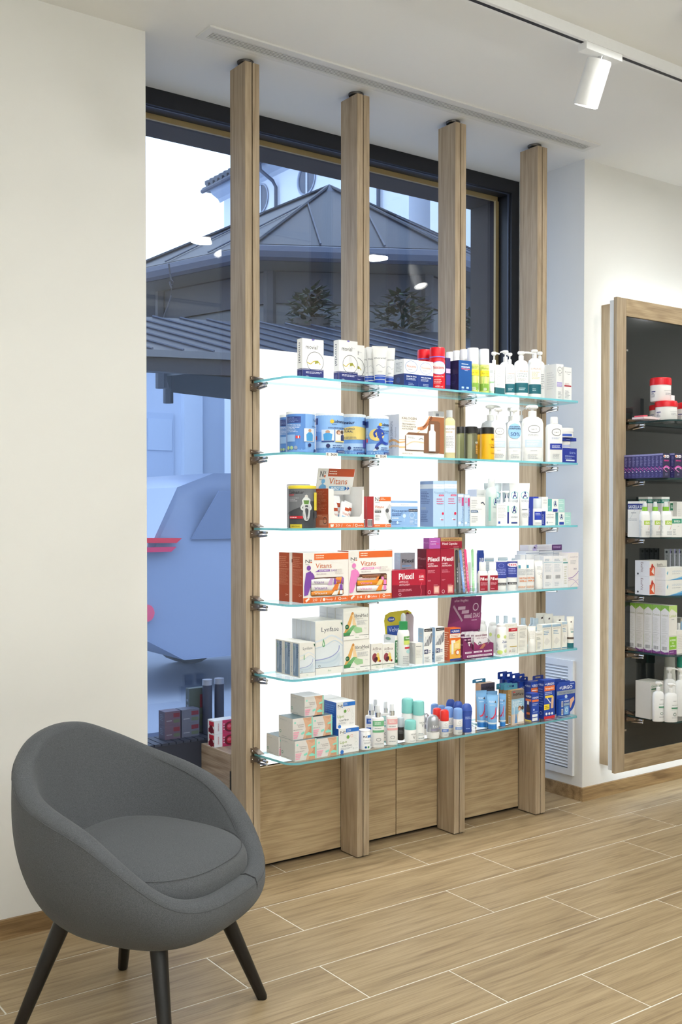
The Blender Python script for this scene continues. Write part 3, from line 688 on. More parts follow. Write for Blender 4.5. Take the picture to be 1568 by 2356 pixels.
# ================================================================== printed artwork on packaging
_txt = {}
def text_geo(s, bold=0):
    k = (s, bold)
    if k in _txt: return _txt[k]
    cu = bpy.data.curves.new('t', 'FONT'); cu.body = s; cu.size = 1; cu.resolution_u = 2; cu.offset = bold; cu.fill_mode = 'FRONT'
    ob = bpy.data.objects.new('t', cu); me = bpy.data.meshes.new_from_object(ob)
    v = [(p.co.x, p.co.y) for p in me.vertices]; f = [tuple(p.vertices) for p in me.polygons]
    bpy.data.objects.remove(ob); bpy.data.curves.remove(cu); bpy.data.meshes.remove(me)
    if not v: _txt[k] = ([], [], 1); return _txt[k]
    x0 = min(a for a, b in v); x1 = max(a for a, b in v); w = max(x1-x0, 1e-6)
    _txt[k] = ([((a-x0)/w, b/.70) for a, b in v], f, w)
    return _txt[k]
class Art:
    """flat print laid over a surface; warp(u, v, lift) turns metres on the face into a local point"""
    def __init__(s, W, H, warp, curved=False): s.W, s.H, s.warp, s.curved = W, H, warp, curved; s.b = MB(); s.k = 0; s.rnd = random.Random(int(W*1e5)+int(H*1e4))
    def put(s, pts, m):
        if s.curved:
            u0 = min(p[0] for p in pts); u1 = max(p[0] for p in pts)
            if u1-u0 > .075:
                n = int((u1-u0)/.06)+1
                for i in range(n):
                    q = s.clip(s.clip(pts, u0+(u1-u0)*i/n, 1), u0+(u1-u0)*(i+1)/n, -1)
                    if len(q) > 2: s.put_raw(q, m)
                return
        s.put_raw(pts, m)
    def clip(s, pts, x, sg):
        out = []
        for a, c in zip(pts, list(pts[1:])+[pts[0]]):
            ia, ic = (a[0]-x)*sg >= -1e-9, (c[0]-x)*sg >= -1e-9
            if ia: out.append(a)
            if ia != ic: t = (x-a[0])/(c[0]-a[0]); out.append((x, a[1]+(c[1]-a[1])*t))
        return out
    def put_raw(s, pts, m):
        s.b.face([s.warp(u*s.W, v*s.H, .00012+.00007*s.k) for u, v in pts], m)
    def rect(s, u0, v0, u1, v1, m):
        n = 1; q = max(1, int(abs(v1-v0)*8)) if s.curved else 1
        for i in range(n):
            for j in range(q):
                a, c = u0+(u1-u0)*i/n, u0+(u1-u0)*(i+1)/n; e, g = v0+(v1-v0)*j/q, v0+(v1-v0)*(j+1)/q
                s.put([(a, e), (c, e), (c, g), (a, g)], m)
    def draw(s, items):
        for it in items:
            t = it[0]; s.k += 1
            if t == 'r': s.rect(*it[1:5], M(it[5], .42))
            elif t == 'p': s.put(it[1], M(it[2], .42))
            elif t == 'e':
                cu, cv, ru, rv, c = it[1:6]; rv = rv if rv else ru*s.W/s.H
                s.put([(cu+ru*math.cos(2*PI*j/20), cv+rv*math.sin(2*PI*j/20)) for j in range(20)], M(c, .42))
            elif t == 'o':
                cu, cv, ru, rv, th, c = it[1:7]; rv = rv if rv else ru*s.W/s.H; q = 1-th
                for j in range(24):
                    a, e = 2*PI*j/24, 2*PI*(j+1)/24
                    s.put([(cu+ru*math.cos(a), cv+rv*math.sin(a)), (cu+ru*math.cos(e), cv+rv*math.sin(e)), (cu+q*ru*math.cos(e), cv+q*rv*math.sin(e)), (cu+q*ru*math.cos(a), cv+q*rv*math.sin(a))], M(c, .42))
            elif t == 's':
                P, w, c = it[1:4]; P = [(u*s.W, v*s.H) for u, v in P]; w = w*s.W/2
                if len(P) > 2:
                    Q = []
                    for i in range(len(P)-1):
                        a0, a1, a2, a3 = P[max(i-1, 0)], P[i], P[i+1], P[min(i+2, len(P)-1)]
                        for k in range(5):
                            t_ = k/5.0; Q.append(tuple(.5*(2*a1[d]+(a2[d]-a0[d])*t_+(2*a0[d]-5*a1[d]+4*a2[d]-a3[d])*t_*t_+(3*a1[d]-a0[d]-3*a2[d]+a3[d])*t_**3) for d in (0, 1)))
                    P = Q+[P[-1]]
                for (a, b_), (c_, d_) in zip(P, P[1:]):
                    L = math.hypot(c_-a, d_-b_) or 1; nx, ny = -(d_-b_)/L*w, (c_-a)/L*w
                    s.put([((a+nx)/s.W, (b_+ny)/s.H), ((a-nx)/s.W, (b_-ny)/s.H), ((c_-nx)/s.W, (d_-ny)/s.H), ((c_+nx)/s.W, (d_+ny)/s.H)], M(c, .42))
            elif t in ('t', 'tv', 'td'):
                u0, u1, v, h, st, c = it[1:7]; V, F, w = text_geo(st, .022 if len(it) > 7 and it[7] else 0); m = M(c, .42)
                lift = .00012+.00007*s.k; b0 = len(s.b.v)
                for a, b_ in V:
                    if t == 't': q = (u0+(u1-u0)*a, v+h*b_)
                    elif t == 'tv': q = (v-h*b_, u0+(u1-u0)*a)          # reads upwards; u0,u1 along v
                    else: q = (v+h*b_, u1-(u1-u0)*a)                     # reads downwards
                    s.b.v.append(tuple(s.warp(q[0]*s.W, q[1]*s.H, lift)))
                k_ = s.b.mat(m)
                for f in F: s.b.f.append(tuple(b0+i for i in f)); s.b.mi.append(k_); s.b.sm.append(False)
            elif t == 'l':
                u0, v0, u1, v1, n, c = it[1:7]; m = M(c, .42); p = (v1-v0)/n
                for i in range(n):
                    y = v1-p*(i+.75); x = u0; e = u0+(u1-u0)*s.rnd.uniform(.62, 1)
                    while x < e-.01:
                        w = min(e-x, (u1-u0)*s.rnd.uniform(.10, .26)); s.put([(x, y), (x+w*.86, y), (x+w*.86, y+p*.42), (x, y+p*.42)], m); x += w
            elif t == 'b':
                u0, v0, u1, v1, c = it[1:6]; s.rect(u0, v0, u1, v1, M((245, 245, 245), .42)); s.k += 1; x = u0+(u1-u0)*.06
                while x < u1-(u1-u0)*.06:
                    w = (u1-u0)*s.rnd.choice((.02, .03, .05)); s.put([(x, v0+(v1-v0)*.08), (x+w, v0+(v1-v0)*.08), (x+w, v1-(v1-v0)*.08), (x, v1-(v1-v0)*.08)], M(c, .42)); x += w+(u1-u0)*s.rnd.choice((.02, .035))
    def build(s, parent, name='printed_artwork'):
        if s.b.f:
            me = bpy.data.meshes.new(name); me.from_pydata(s.b.v, [], s.b.f)
            for m in s.b.mats: me.materials.append(m)
            me.polygons.foreach_set('material_index', s.b.mi); me.update()
            return link(name, me, parent)

ZM = {0: (0, 0, 1), 1: (570, 740, 400/1568), 2: (900, 760, 460/1568), 3: (570, 1060, 400/1568), 4: (900, 1070, 460/1568), 5: (570, 1370, 400/1568), 6: (930, 1360, 430/1568), 7: (570, 1550, 400/1568), 8: (930, 1520, 430/1568), 11: (1430, 860, 138/1568), 12: (1430, 1020, 138/1478), 13: (1430, 1230, 138/1568), 14: (1430, 1370, 138/1568), 15: (1430, 1500, 138/1568)}
def zp(z, x, y): a, b, s = ZM[z]; return a+x*s, b+y*s
ZS = [z+GT+.0003 for z in SHELF]; ZW = [z+GT+.0003 for z in WSZ]
NTH = ['frontmost', 'second from front', 'third from front', 'fourth from front', 'fifth from front', 'sixth from front', 'seventh from front', 'eighth from front', 'ninth from front', 'tenth from front']
def carton(z, xl, xr, yt, Y, d, zb, label, F=(), L=(), T=(), col=WHITE, side=None, top=None, n=1, gap=.0012, group=None, name='carton', rz=0, cat='box', xs=None, h=None, w=None):
    pl, q = zp(z, xl, yt); p1 = at_y(pl, q, Y); x0 = p1.x if xs is None else xs
    x1 = at_y(zp(z, xr, yt)[0], q, Y).x if w is None else x0+w
    hh = p1.z-zb if h is None else h; ww = x1-x0
    cx = (x0+x1)/2
    b = MB(); f = M(col, .45)
    b.box(-ww/2, ww/2, -d/2, d/2, 0, hh, f, faces={5: M(side or col, .45), 1: M(top or col, .45), 3: M(side or col, .45), 4: f})
    o = b.build(name, None, (cx, Y+d/2, zb), rz)
    tag(o, label, cat, group)
    for D, W, wp_ in ((F, ww, lambda u, v, k: (-ww/2+u, -d/2-k, v)), (L, d, lambda u, v, k: (-ww/2-k, d/2-u, v))):
        if D: a = Art(W, hh, wp_); a.draw(D); a.build(o, 'front_print' if D is F else 'side_print')
    if T: a = Art(ww, d, lambda u, v, k: (-ww/2+u, -d/2+v, hh+k)); a.draw(T); a.build(o, 'top_print')
    if n > 1:
        o['label'] = label+', frontmost of its row'
        if not group: o['group'] = 'row of: '+label[:40]
        for i in range(1, n): dup(o, (cx, Y+d/2+(d+gap)*i, zb), rz, '%s, %s of its row' % (label, NTH[i]))
    o['_top'] = zb+hh; o['_x0'] = x0; o['_x1'] = x1
    return o
def lprof(W, H, rows): return [(zf*H, af*W/2, (bf if bf is not None else af)*W/2) for zf, af, bf in rows]
def bottle(z, xl, xr, yt, Y, zb, label, parts, name='bottle', cat='bottle', group=None, rz=-.45, span=2.6, ex=2.0, flat=1.0, h=None, wd=None, xc=None):
    """parts: (part name, rows(z frac, width frac, depth frac or None), colour or material, prints, (v0,v1) of print area)"""
    c = zp(z, (xl+xr)/2, yt); p = at_y(c[0], c[1], Y); k = ppm((p.x, Y, zb))
    if xc is not None: p.x = xc
    W = (xr-xl)*ZM[z][2]/k if wd is None else wd; H = p.z-zb if h is None else h
    t = thing(name, label, cat, (p.x, Y, zb), rz, group)
    for pt in parts:
        pn, rows, m = pt[:3]; pr_ = pt[3] if len(pt) > 3 else None; e = pt[4] if len(pt) > 4 else ex
        mat = m if not isinstance(m, tuple) else M(m, .35)
        R = lprof(W, H, [(a, b_, (b_ if c_ is None else c_)*flat if c_ is None else c_) for a, b_, c_ in rows])
        b = MB(); b.loft(R, mat, 24, e); o = b.build(pn, t)
        if pr_:
            v0, v1 = pr_[0][0]*H, pr_[0][1]*H
            def rad(zz, R=R):
                for (za, aa, ba), (zb_, ab, bb) in zip(R, R[1:]):
                    if za <= zz <= zb_ and zb_ > za: q = (zz-za)/(zb_-za); return aa+(ab-aa)*q, ba+(bb-ba)*q
                return R[len(R)//2][1], R[len(R)//2][2]
            RW = max(r_[1] for r_ in R)*span
            def wp_(u, v, lift, v0=v0, e=e, RW=RW):
                a, b_ = rad(v0+v); th = (u/RW-.5)*span; sx, cy_ = math.sin(th), math.cos(th)
                return ((a+lift*2)*math.copysign(abs(sx)**(2/e), sx), -(b_+lift*2)*math.copysign(abs(cy_)**(2/e), cy_), v0+v)
            a = Art(RW, v1-v0, wp_, True); a.draw(pr_[1]); a.build(o, 'printed_label')
    return t
# common silhouettes (z fraction, width fraction, depth fraction)
CAN = [(0, .97, None), (.012, 1, None), (.93, 1, None), (.94, .985, None)]
LID = [(.925, 1.02, None), (.985, 1.02, None), (1, .98, None)]
def can(z, xl, xr, yt, Y, zb, label, col, lid, prints, **k):
    return bottle(z, xl, xr, yt, Y, zb, label, [('can_body', CAN, col, ((0, .93), prints)), ('lid', LID, lid)], name='supplement_can', cat='can', **k)
def tube_pack(z, xl, xr, yt, Y, zb, label, col, cap, prints, capf=.13, bot=.62, **k):
    k.setdefault('name', 'cosmetic_tube'); k.setdefault('cat', 'tube')
    return bottle(z, xl, xr, yt, Y, zb, label, [('cap', [(0, bot, None), (capf, bot*1.02, None)], cap), ('tube_body', [(capf, bot, None), (capf+.02, bot*1.03, None), (.45, .80, .55), (.75, .93, .28), (.93, .995, .05), (.935, 1, .03), (1, 1, .03)], col, ((capf+.02, .93), prints))], span=2.4, **k)
def pump_bottle(z, xl, xr, yt, Y, zb, label, col, prints, sh=.70, pump=WHITE, flat=.62, nozzle=-1, noz=.5, body_ex=2.4, **k):
    k.setdefault('name', 'pump_bottle'); rows = [(0, .93, .93*flat), (.012, .99, .99*flat), (sh*.55, 1, flat), (sh*.86, .98, .98*flat), (sh*.95, .86, .86*flat), (sh, .50, .42)]
    t = bottle(z, xl, xr, yt, Y, zb, label, [('bottle_body', rows, col, ((.02, sh*.9), prints), body_ex), ('collar', [(sh-.005, .36, None), (sh+.10, .36, None), (sh+.11, .28, None)], pump), ('pump_stem', [(sh+.11, .13, None), (.93, .13, None)], pump)], **k)
    body = t.children[0]; W = max(abs(v.co.x) for v in body.data.vertices)*2; H = zp(z, 0, yt)
    top = max((v.co.z for v in t.children[-1].data.vertices)) if True else 0
    b = MB(); hh = top/.93
    m = M(pump, .35) if isinstance(pump, tuple) else pump
    b.loft([(hh*.925, W*.14, W*.14), (hh*.95, W*.26, W*.19), (hh*.985, W*.26, W*.19), (hh, W*.2, W*.15)], m, 18)
    b.tube([(0, 0, hh*.972), (nozzle*W*noz*.55, -W*.1, hh*.972), (nozzle*W*noz, -W*.16, hh*.95)], [W*.085, W*.075, W*.055], m, 8); b.build('pump_head', t)
    return t
# ================================================================== top shelf
NAVY = (42, 50, 112); BLK_ = (45, 46, 52); GREY = (120, 122, 126); LG = (176, 178, 182); RED = (196, 22, 36); TEAL = (22, 92, 104)
GOLDC = (196, 176, 62)
zb = ZS[0]
def mov_front():
    knee = [('o', .60, .42, .40, None, .05, (92, 92, 96)), ('p', [(.52, .30), (.70, .30), (.72, .44), (.66, .62), (.55, .62), (.50, .44)], (226, 226, 230)), ('s', [(.22, .40), (.38, .36), (.50, .42), (.62, .44), (.74, .43), (.84, .36)], .035, GOLDC), ('p', [(.58, .37), (.76, .40), (.74, .46), (.60, .45)], (150, 152, 60))]
    return [('t', .16, .70, .745, .105, 'movial', BLK_), ('t', .71, .86, .81, .03, 'plus', LG)] + knee + [('r', 0, 0, 1, .205, NAVY), ('r', 0, .215, 1, .232, (60, 66, 120)), ('l', .16, .11, .96, .17, 2, (220, 222, 235)), ('t', .16, .30, .03, .03, 'mL', (240, 240, 245)), ('e', .5, .985, .07, .02, (120, 110, 190))]
def mov_side(): return [('r', 0, 0, 1, .205, NAVY), ('r', 0, .215, 1, .232, (60, 66, 120)), ('td', .38, .90, .30, .42, 'movial', (70, 74, 92)), ('e', .5, .1, .25, None, (70, 78, 140))]
carton(1, 490, 682, 148, 2.822, .030, zb, 'white and navy carton with knee drawing, standing alone at left of top shelf', mov_front(), mov_side())
carton(1, 820, 988, 162, 2.822, .030, zb, 'white and navy carton with knee drawing, right one, in front of another', mov_front(), mov_side())
carton(1, 862, 1050, 196, 2.868, .030, zb, 'white and navy knee carton half hidden behind its twin', mov_front(), mov_side())
BL = (38, 78, 178)
def movtube(): return [('t', .12, .88, .66, .07, 'movial', (80, 84, 96)), ('s', [(.2, .42), (.35, .47), (.5, .44), (.65, .38), (.85, .42)], .02, (150, 156, 170)), ('r', 0, .0, 1, .14, BL), ('r', 0, .09, 1, .105, WHITE), ('l', .3, .22, .7, .27, 2, LG)]
for (a, b_, y, Y, nm) in ((1040, 1110, 236, 2.875, 'leftmost, mostly hidden'), (1066, 1160, 228, 2.862, 'second from left'), (1115, 1262, 222, 2.826, 'widest, front one'), (1222, 1328, 238, 2.842, 'rightmost')):
    tube_pack(1, a, b_, y, Y, zb, 'white tube with blue foot on top shelf, '+nm, WHITE, BL, movtube(), capf=.10, bot=.66, group='white and blue tubes on the top shelf')
NX = [('r', 0, 0, 1, .47, (22, 50, 118)), ('o', .5, .73, .42, .22, .06, (90, 130, 190)), ('t', .2, .82, .71, .085, 'Noxzema', (214, 92, 60)), ('l', .3, .61, .7, .67, 1, LG), ('t', .15, .85, .36, .05, 'Afeite Sin Stress', (235, 238, 245), 1), ('l', .15, .24, .85, .33, 2, (200, 210, 230)), ('l', .3, .06, .7, .16, 2, (170, 184, 214))]
NXS = [('r', 0, 0, 1, .47, (18, 40, 98)), ('l', .15, .55, .85, .9, 7, LG), ('e', .4, .25, .2, None, (40, 66, 128))]
carton(2, 98, 213, 222, 2.822, .052, zb, 'white over navy shaving carton with round emblem, left one', NX, NXS)
carton(2, 213.5, 327, 237, 2.822, .052, zb, 'white over navy shaving carton with round emblem, beside the red can', NX, NXS)
carton(2, 40, 150, 228, 2.882, .052, zb, 'white over navy shaving carton hidden behind its two twins', NX, NXS)
REDC = (206, 18, 34)
def redcan(a, b_, y, Y, nm):
    bottle(2, a, b_, y, Y, zb, 'glossy red shaving foam can '+nm, [('can_body', [(0, .95, None), (.01, 1, None), (.70, 1, None), (.74, .93, None)], REDC, ((.0, .72), [('e', .5, .70, .46, .22, (240, 238, 236)), ('o', .5, .70, .47, .225, .07, (130, 110, 180)), ('t', .2, .80, .67, .1, 'Noxzema', (196, 60, 60), 1), ('t', .25, .75, .40, .05, 'Sensitive Skin', (250, 230, 230)), ('l', .25, .18, .75, .34, 3, (245, 200, 200)), ('t', .3, .7, .06, .06, '400 ml', (250, 230, 230))])), ('cap', [(.74, .97, None), (.97, .97, None), (1, .90, None)], (216, 16, 34)), ('ribbon', [(.755, .985, None), (.785, .985, None)], (132, 104, 190))], name='shaving_foam_can', cat='can', group='red shaving foam cans')
redcan(296, 420, 139, 2.842, 'in front, beside the navy carton'); redcan(202, 310, 155, 2.905, 'behind, left of its twin')
carton(2, 428, 462, 214, 2.860, .03, zb, 'narrow violet carton between red can and navy carton', [('r', 0, .55, 1, .68, (196, 180, 220)), ('r', 0, .2, 1, .5, (70, 60, 140))], col=(52, 44, 96))
carton(2, 527, 630, 232, 2.822, .060, zb, 'deep blue carton with white lettering on top shelf', [('l', .22, .86, .8, .92, 1, (200, 214, 235)), ('t', .2, .84, .77, .045, 'HYDRATANTE', (235, 240, 250), 1), ('r', .2, .715, .84, .745, (200, 60, 90)), ('t', .3, .74, .725, .018, 'FOR MEN', (240, 220, 225)), ('l', .45, .67, .7, .7, 1, (180, 200, 230)), ('r', .22, .10, .40, .16, (170, 195, 225)), ('r', .58, .10, .76, .16, (170, 195, 225)), ('l', .22, .03, .8, .07, 1, (160, 185, 220))], [('o', .5, .42, .3, None, .12, (56, 60, 112)), ('l', .2, .2, .8, .35, 4, (60, 62, 110))], col=(22, 74, 138), side=(40, 38, 82), top=(30, 60, 120))
GRN = (196, 204, 64)
def spraygreen(a, b_, y, Y, nm, c=True):
    bottle(2, a, b_, y, Y, zb, 'white capped spray bottle with yellow green plant label, '+nm, [('bottle_body', [(0, .95, None), (.01, 1, None), (.62, 1, None), (.65, .98, None)], (214, 222, 130), ((.0, .64), [('r', 0, .0, 1, .34, (120, 160, 60)), ('p', [(.25, .0), (.34, .0), (.42, .6), (.36, .62)], (170, 200, 110)), ('p', [(.5, .0), (.62, .0), (.56, .66), (.5, .55)], (205, 222, 150)), ('p', [(.7, .0), (.8, .0), (.72, .5)], (150, 190, 90)), ('r', .05, .60, .95, .80, (240, 214, 50)), ('t', .2, .8, .66, .09, 'Aloe Vera', (110, 120, 30)), ('l', .2, .84, .8, .95, 2, (150, 170, 60)), ('l', .35, .08, .65, .2, 3, (245, 248, 230))])), ('cap', [(.645, 1.0, None), (.97, .99, None), (1, .94, None)], clearish((244, 246, 248), .8))], name='spray_bottle', group='white capped aloe sprays')
spraygreen(592, 684, 142, 2.84, 'left of the front pair'); spraygreen(686, 766, 150, 2.835, 'right of the front pair')
spraygreen(536, 612, 152, 2.90, 'third, behind the front pair'); spraygreen(480, 545, 162, 2.925, 'fourth, behind the blue carton'); spraygreen(428, 490, 172, 2.945, 'farthest back, behind the blue carton')
tube_pack(2, 762, 808, 258, 2.83, zb, 'small white tube with pale green foot beside aloe sprays', (236, 238, 236), (196, 214, 196), [('l', .2, .7, .8, .8, 2, (130, 150, 150)), ('r', .1, .3, .9, .36, (150, 190, 150)), ('l', .3, .5, .7, .6, 3, LG)], capf=.1, bot=.9)
carton(2, 815, 888, 268, 2.822, .022, zb, 'slim white carton with dark teal foot on top shelf', [('r', 0, 0, 1, .24, (38, 92, 100)), ('t', .35, .72, .88, .035, 'CUMLAUDE', (120, 90, 90)), ('o', .85, .76, .1, None, .2, (180, 120, 110)), ('l', .15, .48, .7, .78, 8, LG), ('l', .15, .30, .6, .38, 3, (150, 160, 164))], [('r', 0, 0, 1, .24, (30, 78, 86)), ('l', .2, .4, .8, .85, 8, LG)])
CUM = [('r', -.05, .09, 1.05, .40, TEAL), ('t', .22, .80, .74, .045, 'CUMLAUDE', (190, 110, 70)), ('t', .22, .75, .66, .05, 'Gynelaude', (80, 110, 120)), ('t', .22, .75, .59, .05, 'Lactante', (80, 110, 120)), ('l', .25, .46, .75, .55, 3, LG), ('l', .3, .16, .65, .26, 2, (180, 205, 210))]
pump_bottle(2, 888, 966, 178, 2.838, zb, 'white pump bottle with teal band, left of three', WHITE, CUM, sh=.74, flat=.8, group='white pump bottles with teal bands')
pump_bottle(2, 960, 1072, 166, 2.832, zb, 'white pump bottle with teal band, wide nozzle, middle of three', WHITE, CUM, sh=.80, flat=.8, noz=.9, nozzle=1, group='white pump bottles with teal bands')
pump_bottle(2, 1070, 1172, 152, 2.832, zb, 'white pump bottle with teal band, right of three', WHITE, [('r', -.05, .09, 1.05, .36, TEAL)]+[('t', .2, .8, .78, .04, 'CUMLAUDE', (190, 140, 110)), ('l', .25, .5, .75, .72, 6, (206, 200, 150)), ('l', .3, .15, .6, .25, 2, (180, 205, 210))], sh=.82, flat=.8, noz=.3, group='white pump bottles with teal bands')
pump_bottle(2, 1122, 1204, 168, 2.895, zb, 'plain white pump bottle behind the right teal banded one', WHITE, [('l', .3, .3, .8, .75, 9, LG)], sh=.80, flat=.85, noz=.3, body_ex=2)
pump_bottle(2, 762, 845, 170, 2.925, zb, 'white pump bottle behind the slim teal footed carton', (238, 238, 236), [], sh=.72, flat=.8, nozzle=1)
pump_bottle(2, 846, 940, 158, 2.925, zb, 'white pump bottle at back, left of the teal banded ones', (238, 238, 236), [], sh=.76, flat=.8, nozzle=-1)
IE = [('o', .5, .83, .33, None, .12, (130, 130, 134)), ('t', .34, .68, .81, .035, 'ie+', (120, 120, 124)), ('l', .3, .68, .7, .72, 1, LG), ('r', .08, .37, .92, .50, (188, 178, 222)), ('l', .15, .40, .85, .47, 2, (230, 226, 244)), ('l', .25, .05, .8, .25, 5, LG)]
carton(2, 1292, 1348, 262, 2.822, .058, zb, 'tall white carton with lilac band at right of top shelf', IE, [('l', .15, .3, .85, .8, 8, (222, 222, 224))])
carton(2, 1352, 1412, 286, 2.812, .018, zb, 'slim white carton with dark red stripe, right end of top shelf', [('t', .15, .9, .84, .035, 'Eucerin', (110, 112, 118)), ('s', [(.35, .80), (.6, .785), (.8, .80)], .03, LG), ('l', .12, .46, .9, .52, 2, (200, 160, 160)), ('r', .05, .415, .95, .455, (170, 30, 52)), ('l', .15, .06, .8, .3, 6, LG)])
carton(2, 1226, 1280, 268, 2.892, .05, zb, 'plain white carton behind the lilac banded one', [('l', .2, .3, .8, .7, 6, LG)])
# ================================================================== second shelf
zb = ZS[1]
CB = (112, 158, 218); CDK = (40, 62, 128)
def colnat(v):
    base = [('r', -.2, 0, 1.2, 1, CB), ('r', .0, .0, 1.2, .32, (176, 206, 238)), ('p', [(-.2, .62), (.3, .55), (1.2, .72), (1.2, 1), (-.2, 1)], (140, 182, 230))]
    logo = [('t', .52, 1.0, .80, .075, 'Colnatur', (34, 42, 84), 1), ('e', .545, .835, .055, None, (230, 190, 60)), ('l', .54, .74, .75, .77, 1, (60, 80, 130)), ('t', .44, 1.0, .65, .035, 'COLAGENO NATURAL', (30, 50, 110), 1), ('l', .6, .6, .95, .63, 1, (70, 100, 150))]
    ppl = [('r', .26, .30, .60, .62, (214, 224, 236)), ('e', .43, .56, .06, .045, (190, 150, 124)), ('p', [(.33, .34), (.53, .34), (.55, .50), (.48, .535), (.38, .535), (.31, .50)], (70, 150, 205)), ('r', .26, .30, .60, .335, CDK), ('r', .63, .30, .96, .62, (226, 224, 220)), ('e', .73, .55, .07, .06, (140, 96, 70)), ('e', .74, .54, .045, .04, (224, 184, 160)), ('e', .86, .56, .06, .05, (70, 54, 46)), ('p', [(.65, .34), (.80, .34), (.80, .47), (.70, .50), (.64, .46)], (240, 236, 232)), ('p', [(.80, .34), (.95, .34), (.95, .48), (.86, .51), (.80, .47)], (52, 66, 110)), ('r', .63, .30, .96, .335, (226, 206, 130))]
    if v == 'people': x = ppl
    elif v == 'yellow': x = [('p', [(.05, .42), (1.1, .42), (1.1, .72), (.6, .76), (.05, .70)], (232, 206, 120)), ('t', .15, .6, .67, .05, 'COLAGENO', (60, 70, 100), 1), ('t', .15, .55, .60, .05, 'NATURAL', (60, 70, 100), 1), ('l', .2, .44, .7, .5, 2, (120, 120, 110)), ('r', .86, .80, 1.05, .9, CDK), ('r', .88, .2, 1.05, .42, (120, 110, 190))]
    else: x = [('e', .42, .56, .26, .16, (232, 206, 120)), ('e', .50, .765, .06, .04, (34, 66, 160)), ('p', [(.44, .52), (.58, .50), (.60, .70), (.50, .74), (.42, .68)], (34, 66, 160)), ('s', [(.46, .70), (.34, .60), (.40, .50)], .07, (34, 66, 160)), ('s', [(.58, .69), (.66, .58), (.56, .54)], .06, (34, 66, 160)), ('s', [(.48, .52), (.60, .40), (.44, .28), (.40, .16)], .09, (34, 66, 160)), ('s', [(.56, .52), (.56, .40), (.74, .32), (.84, .34)], .09, (34, 66, 160)), ('p', [(.30, .12), (.44, .14), (.46, .18), (.38, .20)], (230, 234, 240))]
    left = [('r', -.15, .76, .12, .93, CDK), ('r', .0, .36, .08, .46, (220, 60, 60)), ('l', -.15, .48, .14, .72, 8, (210, 224, 244))]
    return base+left+(logo if v != 'yellow' else [('t', .05, .60, .82, .08, 'Colnatur', (34, 42, 84), 1)])+x+[('e', .44, .20, .055, None, (34, 44, 96)), ('l', .56, .13, .98, .24, 2, (60, 90, 150)), ('r', .66, .02, 1.05, .09, CDK), ('t', .7, 1.0, .035, .03, 'NUEVA FORMULA', (220, 228, 240))]
def leftish(v): return [('r', -.3, 0, 1.3, 1, (84, 132, 200)), ('r', .60, 0, 1.3, 1, (126, 170, 226)), ('r', .02, .76, .48, .93, CDK), ('l', .05, .78, .45, .91, 4, (120, 140, 190)), ('l', .04, .52, .5, .74, 6, (200, 216, 240)), ('r', .04, .28, .32, .46, (150, 186, 230)), ('r', .34, .36, .46, .43, (214, 60, 60)), ('r', .40, .36, .43, .43, (235, 235, 240)), ('e', .10, .12, .05, None, (190, 206, 130)), ('e', .22, .12, .05, None, (170, 200, 150)), ('e', .34, .12, .05, None, (150, 160, 180)), ('r', .56, .28, .90, .62, (216, 226, 238)), ('e', .73, .565, .05, .045, (190, 150, 124)), ('p', [(.63, .30), (.83, .30), (.84, .46), (.78, .52), (.68, .52), (.62, .46)], (70, 150, 205)), ('t', .86, 1.2, .82, .06, 'Colnatur', (34, 42, 84), 1), ('t', .8, 1.15, .66, .035, 'COLAGENO', (30, 50, 110), 1), ('e', .72, .19, .05, None, (34, 44, 96)), ('r', .9, .02, 1.2, .09, CDK)]
LIDW = (236, 240, 242)
can(1, 286, 480, 843, 2.935, zb, 'blue supplement can, half hidden at far left of second shelf', CB, LIDW, leftish(0), rz=-.5)
can(1, 345, 602, 815, 2.848, zb, 'blue supplement can turned to its fine print, leftmost in front', CB, LIDW, leftish(0), rz=-.5)
can(1, 608, 862, 828, 2.850, zb, 'blue supplement can with couple photograph, second in front', CB, LIDW, colnat('people'), rz=-.55)
can(1, 832, 1060, 843, 2.925, zb, 'blue supplement can with yellow patch, behind the middle', CB, LIDW, colnat('yellow'), rz=-.75)
can(1, 1062, 1268, 857, 2.862, zb, 'blue supplement can with running figure', CB, LIDW, colnat('run'), rz=-.5)
for (a, s_, nm) in ((705, '24,00', 'left'), (1150, '25,00', 'right')):
    p = at_y(*zp(1, a, 1200 if a < 900 else 1218), FR-.0016); k = ppm(p)
    wd, hg = 115*ZM[1][2]/k*1.12, .0115
    b = MB(); b.box(0, wd, 0, .0012, -hg/2, hg/2, M((238, 236, 230), .5)); o = b.build('price_tag', None, (p.x, FR-.0014, SHELF[1]))
    tag(o, '%s price tag clipped to the second shelf edge' % nm, 'price tag', 'price tags on the second shelf')
    a_ = Art(wd, hg, lambda u, v, q: (u, -q, -hg/2+v)); a_.draw([('t', .06, .20, .2, .6, 'E', (25, 25, 25), 1), ('t', .40, .92, .2, .6, s_, (25, 25, 25), 1)]); a_.build(o, 'price')
